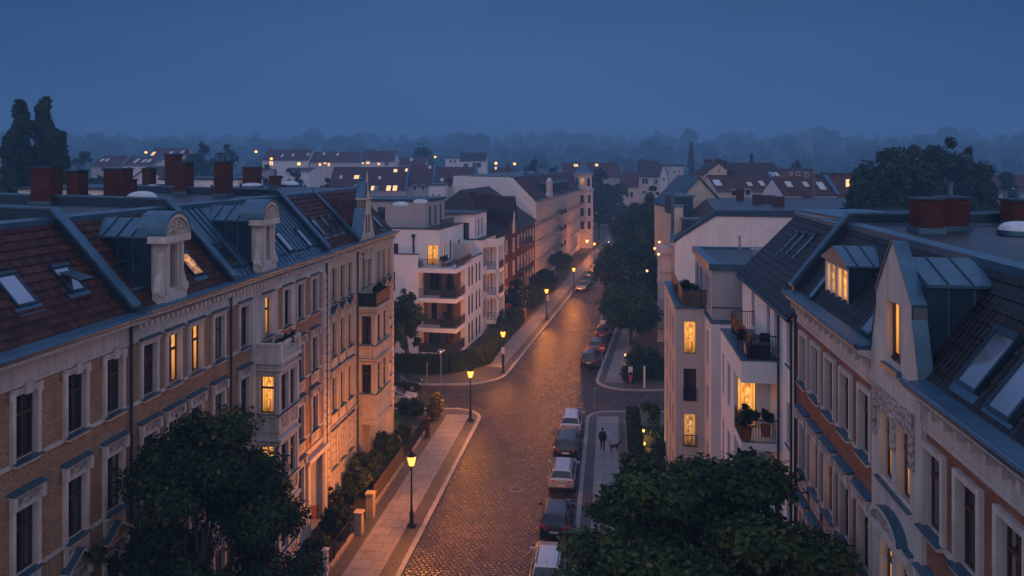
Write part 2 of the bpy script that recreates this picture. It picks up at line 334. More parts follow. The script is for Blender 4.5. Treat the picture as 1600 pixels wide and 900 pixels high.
class MB:
    def __init__(s): s.v = []; s.f = []; s.m = []
    def poly(s, pts, m=0):
        i = len(s.v); s.v += [tuple(p) for p in pts]; s.f.append(tuple(range(i, i + len(pts)))); s.m.append(m); return s
    def box(s, fr, u0, u1, v0, v1, z0, z1, m=0, top=None):
        i = len(s.v)
        s.v += [fr.p(u, v, z) for z in (z0, z1) for u, v in ((u0, v0), (u1, v0), (u1, v1), (u0, v1))]
        for k, q in enumerate(((3, 2, 1, 0), (4, 5, 6, 7), (0, 1, 5, 4), (1, 2, 6, 5), (2, 3, 7, 6), (3, 0, 4, 7))):
            s.f.append(tuple(i + a for a in q)); s.m.append(top if (k == 1 and top is not None) else m)
        return s
    def extr(s, pa, pb, m=0, caps=True, ms=None):
        n = len(pa); i = len(s.v); s.v += [tuple(p) for p in pa] + [tuple(p) for p in pb]
        for k in range(n):
            s.f.append((i + k, i + (k + 1) % n, i + n + (k + 1) % n, i + n + k)); s.m.append(ms[k] if ms else m)
        if caps:
            s.f.append(tuple(i + k for k in range(n))[::-1]); s.m.append(m)
            s.f.append(tuple(i + n + k for k in range(n))); s.m.append(m)
        return s
    def prism(s, fr, prof, u0, u1, m=0, caps=True, ms=None):       # profile in (v, z) along u
        return s.extr([fr.p(u0, v, z) for v, z in prof], [fr.p(u1, v, z) for v, z in prof], m, caps, ms)
    def prismv(s, fr, prof, v0, v1, m=0, caps=True, ms=None):      # profile in (u, z) along v
        return s.extr([fr.p(u, v0, z) for u, z in prof], [fr.p(u, v1, z) for u, z in prof], m, caps, ms)
    def prismz(s, fr, prof, z0, z1, m=0, caps=True):
        return s.extr([fr.p(u, v, z0) for u, v in prof], [fr.p(u, v, z1) for u, v in prof], m, caps)
    def cyl(s, a, b, r0, r1=None, n=10, m=0, caps=True):
        a, b = Vector(a), Vector(b); r1 = r0 if r1 is None else r1; d = (b - a).normalized()
        x = d.orthogonal().normalized(); y = d.cross(x)
        ra = [a + (x * math.cos(t) + y * math.sin(t)) * r0 for t in [2 * math.pi * k / n for k in range(n)]]
        rb = [b + (x * math.cos(t) + y * math.sin(t)) * r1 for t in [2 * math.pi * k / n for k in range(n)]]
        return s.extr(ra, rb, m, caps)
    def lathe(s, c, prof, n=16, m=0, rot=0.):
        i = len(s.v)
        for r, z in prof:
            s.v += [(c[0] + r * math.cos(2 * math.pi * k / n + rot), c[1] + r * math.sin(2 * math.pi * k / n + rot), c[2] + z) for k in range(n)]
        for j in range(len(prof) - 1):
            for k in range(n):
                s.f.append((i + j * n + k, i + j * n + (k + 1) % n, i + (j + 1) * n + (k + 1) % n, i + (j + 1) * n + k)); s.m.append(m)
        s.f.append(tuple(i + k for k in range(n))[::-1]); s.m.append(m)
        s.f.append(tuple(i + (len(prof) - 1) * n + k for k in range(n))); s.m.append(m)
        return s
    def bar(s, a, b, w, h, m=0):
        a, b = Vector(a), Vector(b); d = (b - a)
        x = d.cross(Vector((0, 0, 1)))
        x = Vector((1, 0, 0)) if x.length < 1e-4 else x.normalized()
        y = x.cross(d).normalized()
        c = [(-w / 2, -h / 2), (w / 2, -h / 2), (w / 2, h / 2), (-w / 2, h / 2)]
        return s.extr([a + x * p + y * q for p, q in c], [b + x * p + y * q for p, q in c], m)
    def wall(s, fr, u0, u1, z0, z1, V, ops, rec=.2, m=0, mr=None):
        if u1 < u0: u0, u1 = u1, u0
        ops = [(min(a, b), max(a, b), c, d) for a, b, c, d in ops]
        us = sorted({u0, u1} | {x for o in ops for x in o[:2] if u0 < x < u1})
        for a, b in zip(us, us[1:]):
            mid = (a + b) / 2
            cov = sorted((o[2], o[3]) for o in ops if o[0] < mid < o[1])
            z = z0
            for c, d in cov:
                if c > z: s.poly([fr.p(a, V, z), fr.p(b, V, z), fr.p(b, V, c), fr.p(a, V, c)], m)
                z = max(z, d)
            if z < z1: s.poly([fr.p(a, V, z), fr.p(b, V, z), fr.p(b, V, z1), fr.p(a, V, z1)], m)
        mr = m if mr is None else mr
        for a, b, c, d in ops:
            W = V - rec
            for q in (((a, c), (a, d)), ((b, c), (b, d)), ((a, c), (b, c)), ((a, d), (b, d))):
                (ua, za), (ub, zb) = q
                s.poly([fr.p(ua, V, za), fr.p(ub, V, zb), fr.p(ub, W, zb), fr.p(ua, W, za)], mr)
        return s
    def railing(s, a, b, h, gap=.13, w=.022, m=0):
        a, b = Vector(a), Vector(b); n = max(1, int((b - a).length / gap)); up = Vector((0, 0, h))
        s.bar(a + up, b + up, .05, .04, m); s.bar(a + Vector((0, 0, .08)), b + Vector((0, 0, .08)), .03, .03, m)
        for k in range(n + 1):
            p = a.lerp(b, k / n); s.bar(p + Vector((0, 0, .08)), p + up, w, w, m)
        return s
    def build(s, name, mats, parent=None, smooth=None, loc=None, uv=True):
        me = bpy.data.meshes.new(name)
        base = Vector((0, 0, 0))
        if parent is not None: base = BASE[parent.name]
        elif loc is not None: base = Vector(loc)
        V = np.array(s.v, dtype=np.float64)
        me.from_pydata((V - np.array(base)).tolist(), [], s.f)
        if not isinstance(mats, (list, tuple)): mats = [mats]
        for k in mats: me.materials.append(M[k] if isinstance(k, str) else k)
        me.polygons.foreach_set('material_index', s.m)
        if uv:
            ul = me.uv_layers.new(name='UVMap'); buf = np.zeros(len(me.loops) * 2)
            q = 0
            for f in s.f:
                P = V[list(f)]
                n = np.zeros(3)
                for k in range(len(P)): n += np.cross(P[k] - P[0], P[(k + 1) % len(P)] - P[0])
                ln = np.linalg.norm(n); n = n / ln if ln > 1e-12 else np.array([0, 0, 1.])
                if abs(n[2]) > .97:
                    S_, C_ = NE.S, NE.C
                    uu = P[:, 0] * C_ - P[:, 1] * S_; ww = P[:, 0] * S_ + P[:, 1] * C_
                else:
                    h = np.array([-n[1], n[0], 0]); h /= np.linalg.norm(h); t = np.cross(n, h)
                    if t[2] < 0: t = -t
                    uu = P @ h; ww = P @ t
                for a_, b_ in zip(uu, ww): buf[q] = a_; buf[q + 1] = b_; q += 2
            ul.data.foreach_set('uv', buf)
        if smooth is not None:
            me.polygons.foreach_set('use_smooth', [True] * len(me.polygons))
            if smooth < 180: me.set_sharp_from_angle(angle=R(smooth))
        me.update()
        o = bpy.data.objects.new(name, me); COL.objects.link(o)
        BASE[o.name] = Vector(base)
        if parent is not None: o.parent = parent
        else: o.location = base
        return o

BASE = {}
def tag(o, label=None, cat=None, group=None, kind=None):
    if label: o['label'] = label
    if cat: o['category'] = cat
    if group: o['group'] = group
    if kind: o['kind'] = kind
    return o
def thing(name, label, cat, loc, group=None):
    o = bpy.data.objects.new(name, None); COL.objects.link(o); o.location = loc; BASE[o.name] = Vector(loc)
    o.empty_display_size = .2
    return tag(o, label, cat, group)
def struct(name, mb, mats, **k): return tag(mb.build(name, mats, **k), kind='structure')
def copy_tree(src, loc=None, rz=None, parent=None, label=None, scale=None, group=None):
    c = src.copy(); COL.objects.link(c)
    if parent is not None: c.parent = parent
    if loc is not None: c.location = loc
    if rz is not None: c.rotation_euler = (0, 0, rz)
    if scale is not None: c.scale = scale
    if label: c['label'] = label
    if group: c['group'] = group
    for ch in src.children: copy_tree(ch, parent=c)
    return c
def put(name, me, parent, loc, rz, mat=None):
    o = bpy.data.objects.new(name, me); COL.objects.link(o); o.parent = parent
    o.location = loc; o.rotation_euler = (0, 0, rz)
    if mat:
        o.material_slots[0].link = 'OBJECT'; o.material_slots[0].material = M[mat]
    return o

# ------------------------------------------------------------------ windows (shared meshes, local x across, y outward, z up from the sill)
CACHE = {}
def mesh_of(key, fn, mats, smooth=None):
    if key not in CACHE:
        mb = MB(); fn(mb); o = mb.build(key[0], mats, smooth=smooth); CACHE[key] = o.data; bpy.data.objects.remove(o)
    return CACHE[key]
def frame_mesh(w, h, style, mat):
    def fn(b):
        t = .055 if style != 'modern' else .045
        y0, y1 = -.2, -.13
        b.box(LF, -w / 2, -w / 2 + t, y0, y1, 0, h); b.box(LF, w / 2 - t, w / 2, y0, y1, 0, h)
        b.box(LF, -w / 2 + t, w / 2 - t, y0, y1, 0, t); b.box(LF, -w / 2 + t, w / 2 - t, y0, y1, h - t, h)
        if style in ('casement', 'double'):
            zt = h * .68
            b.box(LF, -w / 2 + t, w / 2 - t, y0 + .002, y1 + .03, zt - .05, zt + .05)
            b.box(LF, -.045, .045, y0 + .004, y1 + .02, t, zt - .05); b.box(LF, -.035, .035, y0 + .004, y1 + .01, zt + .05, h - t)
        if style == 'mid': b.box(LF, -.04, .04, y0 + .004, y1 + .01, t, h - t)
        if style == 'transom': b.box(LF, -w / 2 + t, w / 2 - t, y0 + .002, y1 + .02, h * .68 - .05, h * .68 + .05)
    return mesh_of(('window', w, h, style, mat), fn, [mat])
def pane_mesh(w, h):
    return mesh_of(('pane', w, h), lambda b: b.poly([(-w / 2 + .02, -.185, .02), (w / 2 - .02, -.185, .02), (w / 2 - .02, -.185, h - .02), (-w / 2 + .02, -.185, h - .02)]) or b, ['dark'])
def sill_mesh(w, d=.2, mats=('zinc', 'stucco')):
    def fn(b):
        b.prism(LF, [(-.12, 0.0), (d, -.04), (d, -.075), (-.12, -.04)], -w / 2 - .12, w / 2 + .12, 0)
        b.box(LF, -w / 2 - .08, w / 2 + .08, -.001, d - .05, -.17, -.078, 1)
    return mesh_of(('sill', w, d, mats), fn, list(mats))
def surround_mesh(w, h, style, mats):
    def fn(b):
        t, p = .14, .07
        b.box(LF, -w / 2 - t, -w / 2 + .001, -.14, p, -.04, h + t, 0); b.box(LF, w / 2 - .001, w / 2 + t, -.14, p, -.04, h + t, 0)
        b.box(LF, -w / 2, w / 2, -.14, p - .003, h - .001, h + t, 0)
        W = w / 2 + t
        if style == 'ear':
            for sx in (-1, 1): b.box(LF, min(sx * W, sx * (W + .07)), max(sx * W, sx * (W + .07)), 0, p + .01, h - .12, h + t - .004, 0)
            b.box(LF, -.12, .12, p - .003, p + .09, h - .03, h + t + .2, 0)
            b.box(LF, -W - .02, W + .02, 0, p + .05, h + t, h + t + .06, 0)
        if style in ('hood', 'pediment', 'arch'):
            b.box(LF, -W, W, 0, p - .01, h + t, h + t + .32, 2)
            for sx in (-1, 1): b.box(LF, sx * W - .07, sx * W + .07, 0, p + .12, h + t - .05, h + t + .32, 0)
            z = h + t + .32
            b.box(LF, -W - .06, W + .06, -.1, .17, z, z + .08, 0)
            if style == 'hood': b.prism(LF, [(-.1, z + .081), (.22, z + .081), (.22, z + .11), (-.1, z + .19)], -W - .09, W + .09, 1)
            if style == 'pediment':
                e = W + .16
                b.prismv(LF, [(-e, z + .09), (e, z + .09), (0, z + .62)], 0, .14, 2)
                for sx in (-1, 1):
                    b.extr([(sx * e, -.01, z + .1), (sx * e, .32, z + .1), (sx * e, .32, z + .19), (sx * e, -.01, z + .19)],
                           [(0, -.01, z + .62), (0, .32, z + .62), (0, .32, z + .72), (0, -.01, z + .72)], 0, ms=[0, 0, 1, 0])
            if style == 'arch':
                e = W + .14; n = 8
                pts = [(e * math.cos(math.pi * k / n), z + .09 + .55 * math.sin(math.pi * k / n)) for k in range(n + 1)]
                b.prismv(LF, pts, 0, .15, 2)
                for q, r in zip(pts, pts[1:]):
                    b.extr([(q[0], -.01, q[1]), (q[0], .34, q[1]), (q[0], .34, q[1] + .1), (q[0], -.01, q[1] + .1)],
                           [(r[0], -.01, r[1]), (r[0], .34, r[1]), (r[0], .34, r[1] + .1), (r[0], -.01, r[1] + .1)], 0, ms=[0, 0, 1, 0])
        if style == 'head':
            b.box(LF, -W - .06, W + .06, 0, .13, h + t, h + t + .1, 0); b.prism(LF, [(0, h + t + .1), (.2, h + t + .1), (.2, h + t + .13), (0, h + t + .2)], -W - .1, W + .1, 1)
        if style == 'panel':
            b.box(LF, -W + .05, W - .05, 0, p - .02, h + t + .08, h + t + .55, 2)
            b.box(LF, -W - .03, W + .03, 0, .11, h + t + .58, h + t + .66, 0)
        if style in ('hood', 'pediment', 'arch', 'apron'):
            b.box(LF, -W, W, 0, .06, -.75, -.18, 0); b.box(LF, -W + .14, W - .14, .06, .075, -.66, -.27, 2)
    return mesh_of(('window_surround', w, h, style, mats), fn, list(mats))
rng = random.Random(5)
def win(parent, fr, V, u, z, w, h, style='casement', sur=None, lit=None, frame='wood', sill=True, smats=('stucco', 'zinc', 'orn'), simple=False, label=None):
    base = BASE[parent.name]
    loc = Vector(fr.p(u, V, z)) - base; rz = fr.rotz()
    o = put('window', frame_mesh(w, h, style, frame), parent, loc, rz)
    pm = {None: 'dark' if rng.random() < .55 else 'curt', 1: 'lit', 2: 'litd', 0: 'dark'}[lit]
    put('pane', pane_mesh(w, h), o, (0, 0, 0), 0, pm)
    if sill: put('sill', sill_mesh(w, .2 if sur else .08, ('zinc', smats[0])), o, (0, 0, 0), 0)
    if sur: put('window_surround', surround_mesh(w, h, sur, smats), o, (0, 0, 0), 0)
    if label or lit in (1, 2): o['label'] = label or ('brightly lit amber window' if lit == 1 else 'dimly lit warm window')
    return o

# ------------------------------------------------------------------ foliage
def leaf_mesh(name, cents, rads, n, size, seed, mats=('leaf',), flat=.5, base=(0, 0, 0), shell=.5, squash=1., droop=.0):
    g = np.random.default_rng(seed)
    C = np.array(cents, float); Rd = np.array(rads, float)
    wgt = Rd ** 2; idx = g.choice(len(C), n, p=wgt / wgt.sum())
    d = g.normal(size=(n, 3)); d /= np.linalg.norm(d, axis=1)[:, None]
    r = (shell + (1 - shell) * g.random(n)) * (0.75 + .35 * g.random(n))
    P = C[idx] + d * (r * Rd[idx])[:, None] * np.array([1, 1, squash])
    nrm = d * (1 - flat) + np.array([0, 0, 1.]) * flat + g.normal(size=(n, 3)) * .38
    nrm /= np.linalg.norm(nrm, axis=1)[:, None]
    t = g.normal(size=(n, 3)); t[:, 2] -= droop; a = np.cross(nrm, t); a /= np.linalg.norm(a, axis=1)[:, None]; b = np.cross(nrm, a)
    s = size * (.6 + .8 * g.random(n))[:, None]
    bend = nrm * s * .22
    V = np.stack([P - a * s, P + b * s * .55 - bend, P + a * s, P - b * s * .55 - bend], 1).reshape(-1, 3) - np.array(base)
    me = bpy.data.meshes.new(name)
    me.vertices.add(4 * n); me.vertices.foreach_set('co', V.ravel())
    me.loops.add(4 * n); me.loops.foreach_set('vertex_index', np.arange(4 * n, dtype=np.int32))
    me.polygons.add(n); me.polygons.foreach_set('loop_start', np.arange(0, 4 * n, 4, dtype=np.int32))
    me.polygons.foreach_set('loop_total', np.full(n, 4, np.int32))
    for m in mats: me.materials.append(M[m])
    if len(mats) > 1:
        me.polygons.foreach_set('material_index', (g.random(n) < .06).astype(np.int32))
    clump = g.random(len(C))
    sh = np.clip(.55 * g.random(n) + .45 * clump[idx], 0, 1)
    at_ = me.attributes.new('shade', 'FLOAT', 'FACE'); at_.data.foreach_set('value', sh)
    me.update(); me.validate(); return me
def ell_clumps(c, rx, ry, rz, n, rc, seed, low=-.8, hollow=.35, taper=0.):
    g = random.Random(seed); out = []; rad = []
    while len(out) < n:
        d = Vector((g.gauss(0, 1), g.gauss(0, 1), g.gauss(0, 1))).normalized()
        if d.z < low: continue
        r = hollow + (1 - hollow) * g.random() ** .6; k_ = 1.
        if g.random() < .14: r = g.uniform(1.0, 1.10); k_ = .5
        q = 1 - taper * max(0, d.z * r)
        out.append((c[0] + d.x * r * rx * q, c[1] + d.y * r * ry * q, c[2] + d.z * r * rz)); rad.append(k_ * rc * g.uniform(.6, 1.3))
    return out, rad
def trunk_mb(base, top, r0, limbs, seed, n=9):
    mb = MB(); g = random.Random(seed); b, t = Vector(base), Vector(top)
    pts = [b.lerp(t, k / 4) + Vector((g.uniform(-1, 1), g.uniform(-1, 1), 0)) * r0 * (.5 if 0 < k else 0) for k in range(5)]
    for k in range(4): mb.cyl(pts[k], pts[k + 1], r0 * (1 - .17 * k), r0 * (1 - .17 * (k + 1)), n, caps=False)
    for e in limbs:
        s = b.lerp(t, g.uniform(.45, .95)); e = Vector(e); m_ = s.lerp(e, .5) + Vector((0, 0, g.uniform(.1, .5)))
        mb.cyl(s, m_, r0 * .38, r0 * .24, 6, caps=False); mb.cyl(m_, e, r0 * .24, r0 * .07, 6, caps=False)
    return mb
def tree(name, label, cat, x, y, z0, h, rx, ry=None, crown_z=None, n=6000, size=.3, clumps=40, rc=None, seed=1, mats=('leaf',), group=None, zlow=None, flat=.45, tr=.22, shell=.35, taper=0., squash=1.):
    ry = ry or rx; zlow = z0 + h * .22 if zlow is None else zlow
    c = (x, y, (zlow + z0 + h) / 2); rz = (z0 + h - zlow) / 2; rc = rc or rx * .32
    o = thing(name, label, cat, (x, y, z0), group)
    cents, rads = ell_clumps(c, rx - rc * .6, ry - rc * .6, rz - rc * .6, clumps, rc, seed, taper=taper)
    trunk_mb((x, y, z0), (x, y, c[2] + rz * .3), tr, [cents[k] for k in range(0, len(cents), max(1, len(cents) // 9))], seed).build('trunk', 'bark', o, 60)
    me = leaf_mesh('crown', cents, rads, n, size, seed, mats, flat, (x, y, z0), shell, squash)
    put('crown', me, o, (0, 0, 0), 0)
    return o
def shrub(name, label, x, y, z0, rx, ry, h, n=900, size=.13, seed=1, mats=('leafd',), group=None, cat='shrub'):
    o = thing(name, label, cat, (x, y, z0), group)
    cents, rads = ell_clumps((x, y, z0 + h * .5), rx * .7, ry * .7, h * .42, 14, min(rx, ry, h) * .42, seed, low=-.95)
    put('foliage', leaf_mesh('foliage', cents, rads, n, size, seed, mats, .35, (x, y, z0), .3), o, (0, 0, 0), 0)
    mb = MB(); g = random.Random(seed)
    for k in range(5): mb.cyl((x + g.uniform(-.1, .1), y + g.uniform(-.1, .1), z0), Vector(cents[k * 2]), .025, .008, 5, caps=False)
    mb.build('stem', 'bark', o)
    return o
def hedge(label, pts, wd, h, z0=.12, n=2500, size=.1, seed=1, mats=('leafd',), group=None):
    """a clipped hedge along the ground line pts"""
    g = np.random.default_rng(seed); o = thing('hedge', label, 'hedge', (pts[0][0], pts[0][1], z0), group)
    mb = MB(); P = []; N = []
    for a, b in zip(pts, pts[1:]):
        a3, b3 = Vector((*a, z0)), Vector((*b, z0)); d = (b3 - a3); Ls = d.length; d.normalize(); nr = Vector((d.y, -d.x, 0))
        i = .06; q = [(-wd / 2 + i, 0), (wd / 2 - i, 0), (wd / 2 - i, h - i), (-wd / 2 + i, h - i)]
        mb.extr([a3 + nr * p + Vector((0, 0, z)) for p, z in q], [b3 + nr * p + Vector((0, 0, z)) for p, z in q])
        k = int(n * Ls / sum((Vector(e) - Vector(f)).length for e, f in zip(pts, pts[1:])))
        for _ in range(k):
            t = g.random() * Ls; f = g.random() * (2 * h + wd)
            if f < h: of, z = -wd / 2, f
            elif f < h + wd: of, z = f - h - wd / 2, h
            else: of, z = wd / 2, f - h - wd
            c = a3 + d * t + nr * of + Vector((0, 0, z)); P.append((c.x, c.y, c.z))
    put('foliage', leaf_mesh('foliage', P, [.07] * len(P), len(P) * 2, size, seed, mats, .3, (pts[0][0], pts[0][1], z0), .2), o, (0, 0, 0), 0)
    mb.build('branch_core', 'leafd', o)
    return o
# ------------------------------------------------------------------ ground, road, pavements
def hill(x, y):
    d = math.hypot(x, y); t = min(1, max(0, (d - 260) / 1000)); return -.35 + 46 * t * t * (3 - 2 * t)
mb = MB(); NXg, NYg = 44, 44
gx = [-2200 + 4400 * k / NXg for k in range(NXg + 1)]; gy = [-120 + 2300 * k / NYg for k in range(NYg + 1)]
for j in range(NYg):
    for i in range(NXg):
        q = [(gx[i], gy[j]), (gx[i + 1], gy[j]), (gx[i + 1], gy[j + 1]), (gx[i], gy[j + 1])]
        mb.poly([(a, b, hill(a, b)) for a, b in q])
struct('ground', mb, 'ground', smooth=180, uv=False)
mb = MB(); mb.poly([(-75, 4, 0), (75, 4, 0), (75, 300, 0), (-75, 300, 0)]); struct('cobbled_street', mb, 'cobble')

def offset(path, d):
    out = []
    for k, p in enumerate(path):
        a = Vector(path[max(0, k - 1)]); b = Vector(path[min(len(path) - 1, k + 1)]); t = (b - a).normalized()
        out.append((p[0] - t.y * d, p[1] + t.x * d))
    return out
def arc(c, r, a0, a1, n=9): return [(c[0] + r * math.cos(R(a0 + (a1 - a0) * k / n)), c[1] + r * math.sin(R(a0 + (a1 - a0) * k / n))) for k in range(n + 1)]
def fillet(p0, p1, p2, r, n=9):
    a, b = (Vector(p0) - Vector(p1)).normalized(), (Vector(p2) - Vector(p1)).normalized()
    half = a.angle(b) / 2; d = r / math.tan(half); c = Vector(p1) + (a + b).normalized() * (r / math.sin(half))
    s, e = Vector(p1) + a * d - c, Vector(p1) + b * d - c
    a0 = math.atan2(s.y, s.x); da = (math.atan2(e.y, e.x) - a0 + math.pi) % (2 * math.pi) - math.pi
    return [(c.x + r * math.cos(a0 + da * k / n), c.y + r * math.sin(a0 + da * k / n)) for k in range(n + 1)]
def xy(fr, u, v): return fr.p(u, v)[:2]
def line_at_y(fr, v, y): return (y - fr.p(0, v)[1]) / fr.C
def flat(mb, pts, z, m=0):
    P = [Vector((a, b, z)) for a, b in pts]
    for t in tessellate_polygon([P]): mb.poly([P[k] for k in t], m)
def block(name, path, outer, side):
    """raised pavement block: path is the kerb line, side=+1 when the block lies to the left of the path"""
    mb = MB(); inn = offset(path, .30 * side)
    flat(mb, inn + outer, .12); struct(name, mb, 'mosaic')
    kb = MB()
    for k in range(len(path) - 1):
        a, b, c, d = path[k], path[k + 1], inn[k + 1], inn[k]
        z = .135
        kb.poly([(*a, 0), (*b, 0), (*b, z - .02), (*a, z - .02)]); kb.poly([(*a, z - .02), (*b, z - .02), (*offset(path, .02 * side)[k + 1], z), (*offset(path, .02 * side)[k], z)])
        kb.poly([(*offset(path, .02 * side)[k], z), (*offset(path, .02 * side)[k + 1], z), (*c, z), (*d, z)]); kb.poly([(*d, z), (*c, z), (*c, .1), (*d, .1)])
    struct('kerb', kb, 'kerb')
VL, VR, VL2, VR2 = -11.06, -2.2, -17.18, -8.1
YLN, YLF, YRN, YRF = 68.3, 75.5, 67.5, 73.6
def yx(fr, v, y): return xy(fr, line_at_y(fr, v, y), v)
pa = [xy(NE, 6, VL), xy(NE, 40, VL)] + fillet(xy(NE, 6, VL), yx(NE, VL, YLN), (-70, YLN), 2.6) + [(-70, YLN)]
block('pavement_west', pa, [(-70, 6)], 1)
pb = [xy(NE, 6, VR), xy(NE, 40, VR)] + fillet(xy(NE, 6, VR), yx(NE, VR, YRN), (70, YRN), 2.2) + [(70, YRN)]
block('pavement_east', pb, [(70, 6)], -1)
pc = [(-70, YLF), (-20, YLF)] + fillet((-70, YLF), yx(FE, VL2, YLF), xy(FE, 250, VL2), 5.0, 12) + [xy(FE, 150, VL2), xy(FE, 250, VL2)]
block('pavement_north_west', pc, [(-70, 250)], 1)
pd = [(70, YRF), (30, YRF)] + fillet((70, YRF), yx(FE, VR2, YRF), xy(FE, 250, VR2), 3.2) + [xy(FE, 150, VR2), xy(FE, 250, VR2)]
block('pavement_north_east', pd, [(70, 250)], -1)
mb = MB(); Z = .1245
flat(mb, [xy(NE, 6, -14.15), xy(NE, 6, -12.2), yx(NE, -12.2, 66.3), yx(NE, -14.15, 66.6)], Z)
flat(mb, [xy(NE, 6, -1.25), xy(NE, 6, .55), yx(NE, .55, 66.0), yx(NE, -1.25, 66.0)], Z)
u0 = line_at_y(FE, VL2, 81.5)
flat(mb, [xy(FE, u0, VL2 - 1.1), xy(FE, 248, VL2 - 1.1), xy(FE, 248, VL2 - 3.0), xy(FE, u0, VL2 - 3.0)], Z)
u0 = line_at_y(FE, VR2, 76.5)
flat(mb, [xy(FE, u0, VR2 + 1.0), xy(FE, 248, VR2 + 1.0), xy(FE, 248, VR2 + 2.8), xy(FE, u0, VR2 + 2.8)], Z)
struct('pavement_slabs', mb, 'slab')
struct('garden_edging', MB().box(NE, 12, 65.6, 1.08, 1.2, .1, .2), 'kerb')
# garden ground strips
mb = MB()
for a, b in ((10, 44.2), (46.1, 51.6), (53.6, 64.2)): flat(mb, [xy(NE, a, -17.55), xy(NE, a, -15.1), xy(NE, b, -15.1), xy(NE, b, -17.55)], .14)
flat(mb, [xy(NE, 10, 1.25), xy(NE, 10, 7.2), xy(NE, 44.9, 7.2), xy(NE, 44.9, 1.25)], .14)
flat(mb, [xy(NE, 45, 1.25), xy(NE, 45, 3.8), xy(NE, 64.5, 3.8), xy(NE, 64.5, 1.25)], .1402)
flat(mb, [xy(FE, 88, VL2 - 3.6), xy(FE, 210, VL2 - 3.6), xy(FE, 210, VL2 - 7), xy(FE, 88, VL2 - 7)], .14)
flat(mb, [(13.8, 76.6), (60, 76.6), (60, 84), (14.2, 84)], .14)
struct('garden_soil', mb, 'soil')
mb = MB(); flat(mb, [xy(NE, 60.9, -24), xy(NE, 60.9, -17.7), xy(NE, 66, -17.2), xy(NE, 66, -24)], .15)
flat(mb, [(-30, 78.5), (-7.5, 78.5), (-8.5, 85.6), (-30, 85.6)], .15)
tag(mb.build('lawn', 'lawn'), kind='stuff')

# ------------------------------------------------------------------ Wilhelmine tenements
FLO = (13.1, 9.65, 6.15, 2.65)
def tile_rows(mb, fr, a, b, v0, z0, v1, z1, lip=.034, row=.36):
    """a tiled slope as overlapping courses, each course lifted at its lower edge"""
    ln = math.hypot(v1 - v0, z1 - z0); n = max(1, round(ln / row)); nv, nz = (z1 - z0) / ln, (v0 - v1) / ln
    for k in range(n):
        p, q = k / n, (k + 1) / n
        va, za, vb, zb = v0 + (v1 - v0) * p, z0 + (z1 - z0) * p, v0 + (v1 - v0) * q, z0 + (z1 - z0) * q
        mb.poly([fr.p(a, va + nv * lip, za + nz * lip), fr.p(b, va + nv * lip, za + nz * lip), fr.p(b, vb, zb), fr.p(a, vb, zb)])
        mb.poly([fr.p(a, va, za), fr.p(b, va, za), fr.p(b, va + nv * lip, za + nz * lip), fr.p(a, va + nv * lip, za + nz * lip)])
